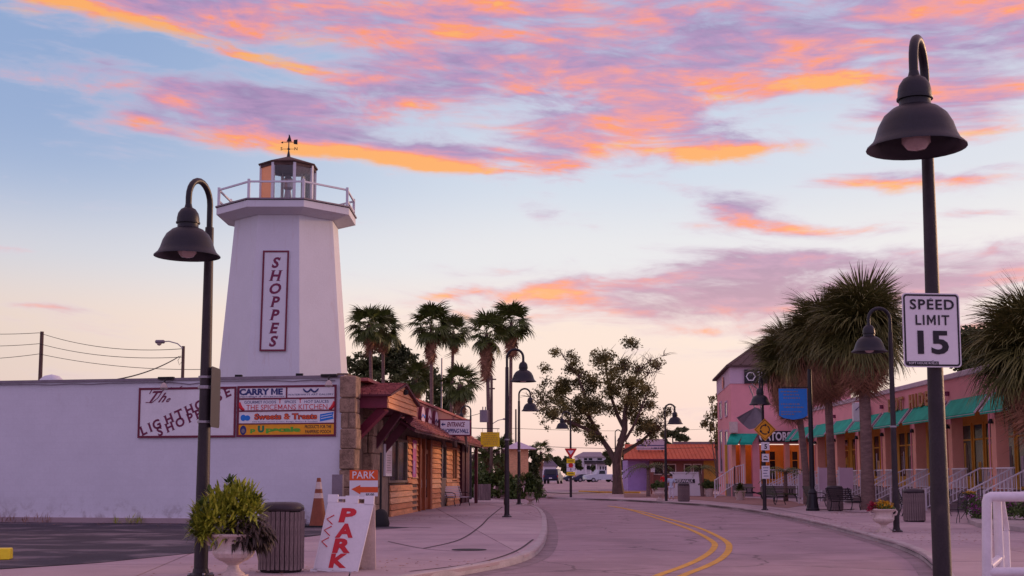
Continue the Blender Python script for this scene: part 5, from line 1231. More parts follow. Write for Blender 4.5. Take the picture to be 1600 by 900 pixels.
# slim windows in the side wall
def sidewin(ya, yb, z0_, z1_):
    k = (xs_) / (Ls - .3)
    def pt(y_, o, z_): return (k * (y_ - .3) - o, y_, z_)
    f_ = MB()
    for (a, c, d, e_) in ((ya - .12, yb + .12, z0_ - .12, z0_), (ya - .12, yb + .12, z1_, z1_ + .12), (ya - .12, ya, z0_, z1_), (yb, yb + .12, z0_, z1_)):
        f_.add([pt(a, 0, d), pt(c, 0, d), pt(c, 0, e_), pt(a, 0, e_), pt(a, .08, d), pt(c, .08, d), pt(c, .08, e_), pt(a, .08, e_)], [(3, 2, 1, 0), (4, 5, 6, 7), (0, 1, 5, 4), (1, 2, 6, 5), (2, 3, 7, 6), (3, 0, 4, 7)])
    fo = f_.build('window', 'pink_pale', tb); g_ = MB(); g_.add([pt(ya, .02, z0_), pt(yb, .02, z0_), pt(yb, .02, z1_), pt(ya, .02, z1_)], [(0, 1, 2, 3)]); g_.build('pane', 'glass_dark', fo)
sidewin(2.8, 4.8, BZ(646), BZ(625)); sidewin(8.6, 10.6, BZ(646) + .1, BZ(625) + .3)
sidewin(2.6, 5.0, 2.0, BZ(672)); sidewin(8.4, 11.0, 2.0, BZ(672) + .2)
b = MB(); k = xs_ / (Ls - .3); b.lathe([(.0, 0), (.5, .0), (.5, .06), (0, .06)], 16); o = b.build('round_ornament', 'salmon', tb); o.rotation_euler = (0, -R(90), math.atan2(Ls, xs_) - R(90)); o.location = (k * 5.5 - .1, 5.8, BZ(590))
# awnings, sign boxes on the corner building
for (ua, ub) in ((1131, 1150), (1151, 1172)):
    a, c = BX(ua) - x0b, BX(ub) - x0b; aw = MB(); tk = .45
    aw.add([(a + tk, -.02, BZ(678)), (c + tk * 1.2, -.02, BZ(678)), (c - .1, -1.1, BZ(693)), (a, -1.1, BZ(693))] + [(a + tk, -.02, BZ(678) - .04), (c + tk * 1.2, -.02, BZ(678) - .04), (c - .1, -1.1, BZ(693) - .04), (a, -1.1, BZ(693) - .04)], [(0, 1, 2, 3), (7, 6, 5, 4), (0, 4, 5, 1), (1, 5, 6, 2), (2, 6, 7, 3), (3, 7, 4, 0)]); ao = aw.build('awning', 'awning_green', tb)
    q = MB(); q.box(a, c - .1, -1.12, -1.08, BZ(696), BZ(692.5)); q.build('valance', 'awning_green', ao)
def flatsign(name, u0, u1, v0, v1, label, m, Yo=.12, cat='sign'):
    r = thing(name, label, cat, (BX(u0), TBY - .08, BZ(v1))); q = MB(); q.box(0, BX(u1) - BX(u0), -Yo, 0, 0, BZ(v0) - BZ(v1)); bo = q.build('board', m, r); return r, bo, BX(u1) - BX(u0), BZ(v0) - BZ(v1)
r_, bo, w_, h_ = flatsign('shop_sign', 1163.5, 1204, 578, 600, 'black sign with white hexagon ring high on the corner building band', 'letter_black')
q = MB(); hx = [(w_ * .24 + .37 * math.cos(R(60 * k)), h_ / 2 + .37 * math.sin(R(60 * k))) for k in range(6)]; hi = [(w_ * .24 + .29 * math.cos(R(60 * k)), h_ / 2 + .29 * math.sin(R(60 * k))) for k in range(6)]
q.add([(a, -.125, c) for a, c in hx + hi], [(k, (k + 1) % 6, 6 + (k + 1) % 6, 6 + k) for k in range(6)]); q.build('hexagon_ring', 'letter_white', bo)
text('TH', .3, 'letter_white', bo, w_ * .5, h_ * .56, -.126, 'l', bold=.03); text('A', .34, 'letter_white', bo, w_ * .5, h_ * .1, -.126, 'l', bold=.03)
r_, bo, w_, h_ = flatsign('gators_sign', 1184, 1262, 674, 691, 'black fascia sign with GATORS in white capitals behind the roundabout sign', 'letter_black')
text('GATORS', .60, 'letter_white', bo, (1184.5 - 1184) / sB, .12, -.13, 'l', bold=.03, width=49 / sB)
r_, bo, w_, h_ = flatsign('box_sign', 1138.5, 1150, 660, 677, 'small cream box sign above the first teal awnings', 'urn', .5)
# white picket rails in front of the corner building
rl_ = thing('picket_railing', 'white picket railing in front of the corner building porch', 'railing', (0, 0, 0))
def railrun(root, p0, p1, zt0, zt1, zb0, zb1, sp=.15, posts=True, each=True):
    d = p1 - p0; L = d.length; n = max(2, int(L / sp)); q = MB(); q.bar((p0.x, p0.y, zt0), (p1.x, p1.y, zt1), .07, .05); r_ = q.build('top_rail', 'rail_white', root)
    q = MB(); q.bar((p0.x, p0.y, zb0 + .1), (p1.x, p1.y, zb1 + .1), .05, .04); q.build('lower_rail', 'rail_white', r_)
    for i in range(n + 1):
        t_ = i / n; p = p0 + d * t_; w_ = .035 if i in (0, n) else .018; zb_ = zb0 + (zb1 - zb0) * t_; zt_ = zt0 + (zt1 - zt0) * t_
        q = MB(); q.box(p.x - w_, p.x + w_, p.y - w_, p.y + w_, zb_ - (0 if i in (0, n) else -.1), zt_ + (.05 if i in (0, n) else 0)); q.build('picket', 'rail_white', r_)
Yr = 88.0
def rp(u): return Vector(((u - 800) / FPX * Yr, Yr, 0))
railrun(rl_, rp(1115), rp(1146), 1.35, 2.25, .12, 1.0); railrun(rl_, rp(1146), rp(1160), 2.25, 2.4, 1.0, 1.1)
railrun(rl_, rp(1186), rp(1246), 2.05, 2.05, .9, .9, .2)
q = MB(); q.box(rp(1186).x, rp(1246).x, Yr + .03, Yr + .2, .1, .95); q.build('low_wall', 'porch', rl_)
lp = thing('lattice_panels', 'plain lilac-white panels fencing the stair between the palm trunks', 'panel', (0, 0, 0))
Yp = 70
def pp_(u): return (u - 800) / FPX * Yp
for (ua, ub, va, vb) in ((1245, 1257, 742, 777), (1276, 1294, 731, 765), (1308, 1330, 731, 764)):
    q = MB(); q.box(pp_(ua), pp_(ub), Yp, Yp + .06, CH + (744 - vb) / FPX * Yp, CH + (744 - va) / FPX * Yp); q.build('panel', 'pink_pale', lp)
    q = MB(); q.box(pp_(ua) - .03, pp_(ua) + .03, Yp - .03, Yp, .12, CH + (744 - va) / FPX * Yp + .05); q.build('post', 'rail_white', lp)
# grey patio umbrella hanging from a curved arm
Yu = 84.0; su_ = FPX / Yu
um = thing('patio_umbrella', 'tilted closed grey patio umbrella hanging from a thin curved arm by the corner building', 'umbrella', ((1190 - 800) / su_, Yu, .12))
def UP(u, v): return ((u - 1190) / su_, 0, 1.5 + (744 - v) / su_)
q = MB(); q.tube([UP(1191, 779), UP(1190, 650), UP(1186, 610), UP(1176, 601), UP(1171, 603), UP(1177, 618), UP(1179, 640)], .045, 6); q.build('arm', 'sign_back', um)
apex = Vector(UP(1180, 637)); rim = [UP(1151, 656), UP(1158, 664), UP(1167, 672), UP(1179, 670), UP(1187, 664), UP(1189, 650), UP(1186, 641)]
q = MB(); fr_ = [Vector(p_) + Vector((0, -.8 + .25 * math.sin(i * 1.4), 0)) for i, p_ in enumerate(rim)]; bk_ = [Vector(p_) + Vector((.1, .7, .15)) for p_ in rim]; n = len(rim)
q.add([apex] + fr_ + bk_, [(0, i, i + 1) for i in range(1, n)] + [(0, n + i + 1, n + i) for i in range(1, n)] + [(i, n + i, n + i + 1, i + 1) for i in range(1, n)]); q.build('canopy', 'grey_fabric', um)
# ------------------------------------------------------------------ picnic tables, chairs, table, flower bed, railing
u_ = 0
def picnic(loc, rz, label):
    t = thing('picnic_table', label, 'picnic table', loc, rz, 'picnic tables by the corner building')
    for k in range(4): q = MB(); q.box(-1.0, 1.0, -.36 + k * .185, -.36 + k * .185 + .165, .73, .77); q.build('top_board', 'awning_dark' if False else 'leaf_far', t)
    for y_ in (-.85, .6): q = MB(); q.box(-1.0, 1.0, y_, y_ + .25, .43, .47); q.build('seat', 'leaf_far', t)
    for x_ in (-.7, .7): q = MB(); q.tube([(x_, -.85, 0), (x_, -.75, .3), (x_, -.4, .42), (x_, -.15, .5), (x_, -.2, .73)], .04, 6); q.tube([(x_, .85, 0), (x_, .75, .3), (x_, .4, .42), (x_, .15, .5), (x_, .2, .73)], .04, 6); q.tube([(x_, -.75, .41), (x_, .75, .41)], .03, 6); q.build('leg_frame', 'black_metal', t)
    return t
t1_ = picnic(G(1171, 780), R(80), 'left picnic table with dark green top and curved black legs, beside a white pot')
dup(t1_, G(1219, 783.5), R(12), 'right picnic table with dark green top behind the roundabout sign pole')
def wchair(loc, rz, label):
    t = thing('garden_chair', label, 'chair', loc, rz, 'black wire garden chairs by the flower bed')
    q = MB(); q.lathe([(0, .44), (.22, .43), (.23, .45), (0, .46)], 14); q.build('seat', 'black_metal', t)
    for sg in (-1, 1):
        q = MB(); q.tube([(sg * .22, -.24, 0), (sg * .19, -.2, .15), (sg * .21, -.16, .3), (sg * .18, -.14, .44)], .011, 5); q.build('leg', 'black_metal', t)
        q = MB(); q.tube([(sg * .24, .26, 0), (sg * .17, .2, .2), (sg * .18, .17, .44)], .011, 5); q.build('leg', 'black_metal', t)
        q = MB(); q.tube([(sg * .21, .2, .66), (sg * .27, 0, .66), (sg * .25, -.18, .63), (sg * .2, -.15, .45)], .011, 5); q.build('armrest', 'black_metal', t)
    q = MB(); q.tube([(-.2, .17, .44), (-.22, .22, .75), (-.14, .25, .95), (0, .26, 1.0), (.14, .25, .95), (.22, .22, .75), (.2, .17, .44)], .013, 6)
    for k in range(-3, 4): q.tube([(k * .05, .18, .46), (k * .055, .24, .96 - abs(k) * .02)], .006, 4)
    for z_ in (.6, .75, .88): q.tube([(-.21, .21, z_), (0, .245, z_), (.21, .21, z_)], .006, 4)
    q.build('backrest', 'black_metal', t); return t
wc = wchair(G(1497, 817), R(-70), 'black wire garden chair beside the purple flower bed, seen side-on')
dup(wc, G(1474, 806), R(-100), 'black wire garden chair right behind the nearest lamp pole')
dup(wc, G(1562, 800), R(30), 'black wire chair half hidden behind the white railing and flowers')
tt = thing('garden_table', 'black wire garden table with a pot of yellow flowers on it', 'table', G(1518, 811))
q = MB(); q.lathe([(0, .72), (.45, .72), (.46, .74), (0, .745)], 20); q.build('table_top', 'black_metal', tt)
for k in range(3): a = R(k * 120 + 20); q = MB(); q.tube([(.38 * math.cos(a), .38 * math.sin(a), 0), (.2 * math.cos(a), .2 * math.sin(a), .25), (.28 * math.cos(a), .28 * math.sin(a), .5), (.1 * math.cos(a), .1 * math.sin(a), .72)], .013, 5); q.build('leg', 'black_metal', tt)
yf = thing('flower_pot', 'yellow flowers in a dark bowl on the garden table', 'flowers', G(1518, 811) + Vector((0, 0, .745)))
q = MB(); q.lathe([(.1, 0), (.2, .12), (.19, .12), (0, .1)], 12); q.build('bowl', 'soil', yf); leafcloud('petals', yf, [(0, 0, .17, .26, .09)], 450, .025, 'petal_yellow', 31); leafcloud('leaves', yf, [(0, 0, .13, .26, .08)], 300, .03, 'leaf_green', 32)
# flower bed
fb = thing('flower_bed', 'mass of purple flowers in a low kerbed bed beside the garden table', 'flower bed', (0, 0, 0))
bp_ = [G(1512, 817), G(1530, 824), G(1580, 829), G(1640, 836), G(1760, 812), G(1640, 806), G(1545, 806)]
q = MB(); q.prism([(p.x, p.y) for p in bp_], 'z', .121, .24); q.build('bed_kerb', 'kerb', fb)
cl = []; random.seed(11)
for i in range(46):
    t_ = random.random(); base = G(1520, 815).lerp(G(1690, 822), t_); base.x += random.uniform(-.25, .25); base.y += random.uniform(-.5, 1.0); cl.append((base.x, base.y, .45 + random.uniform(0, .45), .38, .3))
leafcloud('leaves', fb, [(a, b_, c - .12, d, e) for a, b_, c, d, e in cl], 9000, .045, 'leaf_green', 33)
leafcloud('petals', fb, [(a, b_ - .1, c + .05, d * .95, e * .9) for a, b_, c, d, e in cl[:34]], 4200, .026, 'petal_purple', 34)
# white tubular barrier, near right
Yb = 17.6; sb_ = FPX / Yb
wr = thing('white_barrier', 'white tubular rail barrier with rounded corner at the bottom right corner', 'railing', (0, 0, 0))
def WP(u, v, dy=0.0): p = P(u, v, Yb + dy); return p
rad = 7.6 / sb_
pA = WP(1542, 910); pA.z = .12
pts = [pA, WP(1542, 784), WP(1543.5, 778), WP(1548, 776), WP(1700, 776)]
q = MB(); q.tube(pts, rad, 14); q.build('end_frame', 'rail_white', wr, smooth=True)
q = MB(); q.tube([WP(1542, 894), WP(1620, 894), WP(1700, 894)], rad, 14); q.build('lower_rail', 'rail_white', wr, smooth=True)
D = .9
q = MB(); p0 = WP(1558, 782, .25); p1 = Vector((p0.x, p0.y, .12)); q.tube([p1, p0], rad * .9, 12); q.build('rear_post', 'rail_white', wr, smooth=True)
q = MB(); q.tube([WP(1565, 780, .3), WP(1573, 828, .5)], rad * .6, 10); q.build('brace', 'rail_white', wr, smooth=True)
q = MB(); p0 = WP(1569, 830, .5); q.tube([Vector((p0.x, p0.y, .12)), p0], rad * 1.05, 12); q.build('rear_post', 'rail_white', wr, smooth=True)
q = MB(); q.tube([WP(1546, 885), WP(1564, 870, .28)], rad * .8, 10); q.build('brace', 'rail_white', wr, smooth=True)
# riverwalk board
Yw = 98.0; s_w = FPX / Yw
rw = thing('riverwalk_sign', 'white tapered board with black RIVERWALK strip on the right pavement', 'sign', ((1073 - 800) / s_w, Yw, .12))
def RZ(v): return 1.5 + (744 - v) / s_w
def RX(u): return (u - 1073) / s_w
q = MB(); q.prism([(RX(1044), 0), (RX(1097), 0), (RX(1093), RZ(739)), (RX(1048), RZ(739))], 'y', 0, .5); rb_ = q.build('board', 'plastic_white', rw)
q = MB(); q.box(RX(1046.5), RX(1094.5), -.06, .56, RZ(739), RZ(737.5)); q.build('cap', 'plastic_white', rw)
q = MB(); q.box(RX(1047), RX(1084), -.03, 0, RZ(754.5), RZ(748.5)); q.build('black_strip', 'letter_black', rb_)
text('RIVERWALK', .235, 'letter_white', rb_, RX(1047.6), RZ(753.7), -.036, 'l', bold=.02, width=34 / s_w)

# ------------------------------------------------------------------ palms
def frond_mesh(name, m, nl, lp, lf, spread, droop, wid, seed, fold=.25, stem='palm_green'):
    rg_ = random.Random(seed); V = []; F = []; mi = []
    # petiole
    for k in range(4):
        t = k / 3; x_ = lp * t; z_ = -.06 * t * t; w_ = .03 * (1 - .5 * t); V += [(x_, -w_, z_), (x_, w_, z_ + .01)]
    for k in range(3): F.append((2 * k, 2 * k + 1, 2 * k + 3, 2 * k + 2)); mi.append(0)
    for i in range(nl):
        a = R(-spread + 2 * spread * i / (nl - 1)) + rg_.uniform(-.04, .04); L = lf * (1 - .25 * (abs(a) / R(spread)) ** 2) * rg_.uniform(.85, 1.1)
        d = Vector((math.cos(a), math.sin(a), 0)); s_ = Vector((-d.y, d.x, 0)); o = len(V); dr = droop * rg_.uniform(.6, 1.5); N = 4
        for k in range(N + 1):
            t = k / N; p = Vector((lp, 0, -.06)) + d * (L * t * (1 - .25 * dr * t * t)) + Vector((0, 0, abs(math.sin(a)) * fold * L * t * .5 - dr * L * t ** 2.2))
            w_ = wid * (.55 + .6 * math.sin(min(1, t * 1.5) * math.pi / 2)) * (1 - t ** 2.5) * .5 + .002
            V += [tuple(p - s_ * w_), tuple(p + s_ * w_)]
        for k in range(N): F.append((o + 2 * k, o + 2 * k + 1, o + 2 * k + 3, o + 2 * k + 2)); mi.append(0)
    me = bpy.data.meshes.new(name); me.from_pydata(V, [], F); me.materials.append(M[m]); return me
FM = {}
for k in range(3):
    FM['w', k] = frond_mesh('frond', 'palm_green', 22, .95, 1.15, 118, .28 + .12 * k, .12, 20 + k)
    FM['wd', k] = frond_mesh('dead_frond', 'palm_dead', 14, .7, 1.0, 80, .9, .10, 30 + k)
    FM['s', k] = frond_mesh('frond', 'sabal_green', 54, .75, 1.3, 130, .25 + .18 * k, .038, 40 + k, fold=.5)
    FM['sd', k] = frond_mesh('dead_frond', 'palm_dead', 44, .65, 1.15, 120, .85, .032, 50 + k, fold=.5)
def palm(name, loc, H, lean, label, kind, nf, nd, sc, rt=.17, skirt=0.9, seed=0, group=None, boots=False, emin=-50, emax=80, dz=0.0):
    rg_ = random.Random(seed); t = thing(name, label, 'palm tree', loc, 0, group)
    top = Vector((lean[0], lean[1], H)); pts = []; rr_ = []
    for i in range(9):
        s_ = i / 8; pts.append((lean[0] * s_ ** 1.6, lean[1] * s_ ** 1.6, H * s_)); rr_.append(rt * (1.25 - .25 * min(1, s_ * 4)) * (1 - .18 * s_))
    b = MB(); b.tube(pts, rr_, 14)
    # ring scars
    tr = b.build('trunk', 'bark_palm', t, smooth=True)
    if boots:
        bb_ = MB(); 
        for i in range(60): a = i * 2.4; z_ = H - 1.6 + 1.5 * i / 60; r_ = rt * .95; c = Vector((top.x + r_ * math.cos(a), top.y + r_ * math.sin(a), z_)); bb_.bar(c, c + Vector((math.cos(a) * .16, math.sin(a) * .16, .18)), .08, .03)
        bb_.build('leaf_bases', 'palm_dead', tr, kind='stuff')
    sk_k, sk_d = ('w', 'wd') if kind == 'w' else ('s', 'sd')
    def place(mesh, az_, el_, s_, z_):
        q = Matrix.Translation(top + Vector((0, 0, z_))) @ Matrix.Rotation(az_, 4, 'Z') @ Matrix.Rotation(-el_, 4, 'Y') @ Matrix.Rotation(rg_.uniform(-.5, .5), 4, 'X') @ Matrix.Scale(s_, 4)
        link_part(mesh.name.split('.')[0], mesh, t, q)
    for i in range(nf):
        f_ = (i + .5) / nf; el_ = R(emax - (emax - emin) * f_ ** .85) + rg_.uniform(-.15, .15); place(FM[sk_k, rg_.randrange(3)], i * 2.39996 + rg_.uniform(-.3, .3), el_, sc * rg_.uniform(.85, 1.1), .1 - .3 * f_)
    for i in range(nd):
        f_ = (i + .5) / nd; el_ = R(emin + 8 - (78 + emin) * f_ - rg_.uniform(0, 10)); place(FM[sk_d, rg_.randrange(3)], i * 2.39996 + rg_.uniform(-.3, .3), max(el_, R(-86)), sc * rg_.uniform(.75, 1.0), -.2 - skirt * f_)
    return t
GP = 'tall thin fan palms behind the shop'
def wp(u, vc, Y, sc, lean=0.0, label='', seed=0, nd=14, skirt=1.0, rt=.17, nf=34, base_u=None):
    s_ = FPX / Y; zc = CH + (744 - vc) / s_; bu = base_u if base_u else u; x_ = (bu - 800) / s_
    return palm('fan_palm', (x_, Y, zg(Y)), zc - zg(Y), ((u - bu) / s_, 0), label, 'w', nf, nd, sc, rt, skirt, seed, GP)
wp(576, 508, 112, 1.12, label='leftmost tall fan palm, full crown just right of the lighthouse', seed=1, base_u=583)
wp(597, 512, 116, 1.08, label='tall fan palm overlapping the leftmost one, standing just to its right', seed=2, base_u=600, nd=18)
wp(673, 507, 110, 1.15, label='tall fan palm with brown skirt in the middle cluster behind the shop', seed=3, nd=22, skirt=2.0, base_u=675)
wp(708, 517, 122, .98, label='slightly smaller tall fan palm at the right of the middle cluster', seed=4, base_u=704)
wp(760, 520, 104, 1.1, label='tall fan palm with thick brown skirt, left of the front street lamp pole', seed=5, nd=30, skirt=2.6, base_u=765, nf=30)
wp(799, 503, 112, 1.12, label='tallest rightmost fan palm directly behind the front street lamp pole', seed=6, nd=22, skirt=1.8, base_u=797)
wp(719, 600, 100, .98, label='short fan palm with open fronds low above the entrance sign', seed=7, nd=18, skirt=1.4, rt=.3, base_u=717)
wp(650, 592, 118, .9, label='low bushy fan palm behind the skirt roof between taller trunks', seed=8, nd=14, skirt=1.0)
wp(845, 706, 125, .7, label='small distant fan palm beyond the orange kiosk', seed=19, nd=6, nf=18)
GS = 'shaggy cabbage palms on the right pavement'
palm('cabbage_palm', G(1357, 799), 7.9, (-.05, 0), 'tallest shaggy cabbage palm behind the right street lamp, thick brown skirt', 's', 100, 75, 1.36, .27, .9, 21, GS, emin=-35)
palm('cabbage_palm', G(1301, 795), 7.9, (-.15, 0), 'middle shaggy cabbage palm with litter bin at its foot', 's', 85, 85, 1.34, .20, 1.0, 22, GS, emin=-25)
palm('cabbage_palm', G(1262, 788), 7.7, (-.7, 0), 'leftmost shaggy cabbage palm behind the blue board and black post', 's', 80, 85, 1.36, .19, 1.2, 23, GS, emin=-20)
Yq = 36.0; sq = FPX / Yq
palm('cabbage_palm', ((1622 - 800) / sq, Yq, .12), CH + (744 - 548) / sq - .12, (0, 0), 'dark cabbage palm crown reaching in from the right edge above the arcade', 's', 90, 60, 1.12, .22, .7, 24, GS, emin=-35)
# palm wells
for u, v in ((1357, 800), (1301, 796)):
    q = MB(); q.lathe([(.9, 0), (.95, .02), (.95, .05), (.85, .07), (0, .07)], 20); o = q.build('tree_well', 'concrete_pale', loc=G(u, v)); tag(o, 'round raised concrete ring around the foot of the ' + ('tallest' if u > 1320 else 'middle') + ' cabbage palm', 'tree well')
# small ornamental palms by the orange building
def arch_palm(u, v, hv, label, seed, lean=(0, 0), n=16, L=1.5):
    p = G(u, v); s_ = FPX / p.y; H_ = (v - hv) / s_; t = thing('small_palm', label, 'palm tree', p); rg_ = random.Random(seed)
    q = MB(); q.tube([(0, 0, 0), (lean[0] * .5, 0, H_ * .5), (lean[0], 0, H_)], [.16, .12, .1], 8); q.build('trunk', 'bark_palm', t)
    for i in range(n):
        a = i * 2.4; V = []; F = []; el_ = rg_.uniform(.3, 1.1); l_ = L * rg_.uniform(.8, 1.1); d = Vector((math.cos(a), math.sin(a), 0)); sd = Vector((-d.y, d.x, 0)); prev = None
        N = 12
        for k in range(N + 1):
            t_ = k / N; c = Vector((lean[0], 0, H_)) + d * (l_ * t_ * math.cos(el_ * (1 - t_))) + Vector((0, 0, l_ * (math.sin(el_) * t_ - .9 * t_ * t_)))
            for sg in (-1, 1):
                o_ = len(V); w_ = .38 * math.sin(.3 + 2.6 * t_) ; V += [tuple(c), tuple(c + d * .06), tuple(c + sd * sg * w_ + d * .16 - Vector((0, 0, .18)))]; F.append((o_, o_ + 1, o_ + 2))
        raw('frond', V, F, 'palm_green', t)
    return t
arch_palm(1013, 776, 731, 'young arching palm in front of the purple wall of the orange-roofed building', 3, n=20, L=1.9)
arch_palm(1098, 776, 732, 'small tuft palm with leaning trunk in front of the yellow wall', 4, lean=(-.2, 0), n=16, L=1.3)
arch_palm(1228, 783, 737, 'small reddish-stemmed palm in front of the corner building porch rail', 5, n=14, L=1.4)

# ------------------------------------------------------------------ the big leafy tree
tY = G(966, 772).y; ts = FPX / tY
def TP(u, v, dy=0.0): return Vector(((u - 966) / ts, dy, (772 - v) / ts))
bt = thing('shade_tree', 'big spreading leafy tree with forked trunk and bare twigs at its top right', 'tree', G(966, 772))
tk = MB()
limbs = [
 ([(966, 773, 0), (965, 750, 0), (964, 722, 0)], [.54, .40, .38]),
 ([(964, 724, 0), (952, 702, .4), (938, 680, .8), (925, 655, 1), (905, 632, 1.4), (880, 615, 1.6)], [.28, .24, .19, .14, .09, .04]),
 ([(964, 724, 0), (968, 700, -.4), (976, 672, -.6), (977, 645, -.5), (985, 612, -.3), (1000, 578, 0)], [.36, .3, .26, .2, .13, .05]),
 ([(976, 672, -.6), (967, 650, .6), (958, 620, 1.2), (952, 585, 1.4), (948, 556, 1.2)], [.2, .17, .13, .09, .04]),
 ([(938, 680, .8), (918, 672, 0), (895, 662, -.7), (868, 655, -1.2), (848, 645, -1.2)], [.2, .15, .12, .07, .03]),
 ([(966, 712, 0), (985, 702, .8), (1005, 690, 1.4), (1022, 675, 1.8), (1035, 662, 1.8)], [.22, .17, .13, .09, .03]),
 ([(976, 690, -.5), (990, 665, -1.4), (1000, 640, -1.8), (1012, 612, -1.6)], [.14, .11, .08, .04]),
 ([(925, 655, 1), (915, 620, .2), (905, 590, -.3), (885, 565, -.6)], [.13, .1, .07, .03]),
 ([(1000, 578, 0), (1018, 565, .2), (1040, 556, .4)], [.05, .04, .015]), ([(985, 612, -.3), (1015, 585, -.6), (1030, 580, -.8)], [.07, .04, .015]),
 ([(848, 645, -1.2), (840, 632, -1), (828, 622, -1)], [.03, .02, .01])]
for px, rr_ in limbs: tk.tube([TP(*p) for p in px], rr_, 8)
random.seed(17)
ends = [TP(*px[-1]) for px, _ in limbs[1:]] + [TP(*px[-2]) for px, _ in limbs[1:]]
for e0 in ends:
    for k in range(7):
        d = Vector((random.uniform(-1, 1), random.uniform(-1, 1), random.uniform(-.2, 1))).normalized(); L = random.uniform(.6, 1.6); m_ = e0 + d * L * .5 + Vector((random.uniform(-.15, .15), 0, .1)); tk.tube([e0, m_, e0 + d * L], [.028, .018, .006], 4, cap=False)
for k in range(60):      # bare twigs, upper right
    u, v = random.uniform(975, 1032), random.uniform(545, 590); a = TP(u - random.uniform(4, 14), v + random.uniform(8, 22), random.uniform(-1, 1)); b_ = TP(u, v, random.uniform(-1, 1)); tk.tube([a, (a + b_) / 2 + Vector((random.uniform(-.15, .15), 0, 0)), b_], [.02, .014, .005], 4, cap=False)
for k in range(24):
    u, v = random.uniform(1030, 1062), random.uniform(630, 690); a = TP(1022, 668, 1.5); b_ = TP(u, v, random.uniform(.5, 2)); tk.tube([a, (a + b_) / 2 + Vector((0, 0, random.uniform(0, .3))), b_], [.03, .015, .005], 4, cap=False)
tk.build('trunk', 'bark', bt, smooth=True)
clp = [(880, 600, 22, 15, 1), (862, 622, 18, 13, .5), (900, 580, 18, 12, 0), (920, 600, 22, 18, 1.2), (915, 632, 24, 16, -.8), (885, 640, 24, 15, -1), (862, 650, 16, 10, -1.2), (898, 660, 20, 12, 1), (925, 668, 18, 12, 1),
 (945, 560, 16, 16, 1), (952, 585, 20, 16, -1), (958, 612, 20, 14, .5), (975, 570, 14, 12, .6), (985, 600, 20, 14, -1), (1000, 580, 14, 10, .2), (1005, 610, 18, 13, -1), (985, 630, 20, 13, -1.2), (1010, 632, 14, 8, -1), (965, 640, 16, 10, 1),
 (930, 640, 18, 14, -1), (1025, 572, 10, 6, 0), (992, 540, 5, 5, 0), (985, 533, 4, 3, 0), (850, 600, 8, 6, 0), (855, 578, 6, 5, 0), (895, 560, 9, 7, 0), (870, 552, 4, 3, 0), (932, 550, 8, 6, 0), (1015, 660, 18, 12, 1.6), (1030, 665, 20, 12, 1.8), (1008, 670, 16, 9, 1), (1040, 650, 8, 7, 1.4), (1022, 682, 14, 7, 1.5), (1050, 640, 5, 4, 1.2), (928, 685, 12, 7, 0), (852, 668, 8, 6, -1), (846, 632, 7, 7, -1), (990, 650, 10, 6, .5)]
cl = []
rgx = np.random.RandomState(5)
for (u, v, ru, rv, dy) in clp:
    for k in range(max(3, int(ru * rv / 13))):
        a = rgx.normal(size=3) * .45; p = TP(u + a[0] * ru, v + a[1] * rv, dy * 1.2 + a[2] * 1.6); r_ = rgx.uniform(.35, .85); cl.append((p.x, p.y, p.z, r_, r_ * .8))
leafcloud('crown', bt, cl, 34000, .09, 'leaf_oak', 44)

# ------------------------------------------------------------------ background trees and planting
def bushtree(u, vb, Y, clumps, label, seed, n=5000, size=.16, m='leaf_far', trunk=True, name='broadleaf_tree', cat='tree', rtr=.25, group=None):
    s_ = FPX / Y; base = Vector(((u - 800) / s_, Y, zg(Y))); t = thing(name, label, cat, base, 0, group); rg_ = np.random.RandomState(seed); cl = []
    for (uc, vc, ru, rv) in clumps:
        for k in range(max(3, int(ru * rv / 18))):
            a = np.clip(rg_.normal(size=3) * .5, -1, 1); cl.append(((uc - u + a[0] * ru) / s_, a[2] * ru / s_ * .8, CH - zg(Y) + (744 - vc - a[1] * rv) / s_, .30 * ru / s_ + .2, .30 * rv / s_ + .2))
    leafcloud('crown', t, cl, n, size, m, seed)
    if trunk:
        q = MB()
        for (uc, vc, ru, rv) in clumps: q.tube([(0, 0, 0), ((uc - u) / s_ * .3, 0, (744 - vc) / s_ * .5), ((uc - u) / s_, 0, CH + (744 - vc) / s_)], [rtr, rtr * .7, rtr * .2], 7)
        q.build('trunk', 'bark', t)
    return t
bushtree(590, 700, 140, [(555, 575, 24, 18), (590, 570, 26, 18), (625, 560, 22, 24), (640, 580, 20, 20), (600, 545, 16, 10), (570, 592, 30, 10), (610, 590, 30, 12)], 'broad dark tree mass between the lighthouse and the fan palm trunks', 61, 9000, .2)
bushtree(672, 700, 146, [(665, 595, 24, 22), (690, 620, 22, 26), (650, 610, 20, 20), (700, 640, 18, 20)], 'dark bushy tree behind the shingled skirt roof', 62, 6000, .2)
bushtree(1120, 760, 128, [(1118, 640, 12, 22), (1108, 668, 14, 20), (1122, 690, 12, 18), (1112, 625, 6, 8)], 'thin loose tree touching the left side of the corner building', 63, 1500, .14, m='leaf_oak', rtr=.1)
bushtree(1052, 740, 165, [(1050, 680, 18, 8), (1072, 686, 16, 5), (1035, 690, 10, 6)], 'low dark tree behind the orange-roofed building', 64, 1800, .2)
bushtree(1515, 700, 75, [(1503, 535, 14, 18), (1520, 530, 18, 18), (1500, 560, 12, 22), (1540, 535, 20, 20), (1530, 565, 30, 22)], 'round dark tree rising behind the pink parapet near the right edge', 65, 9000, .12, trunk=False)
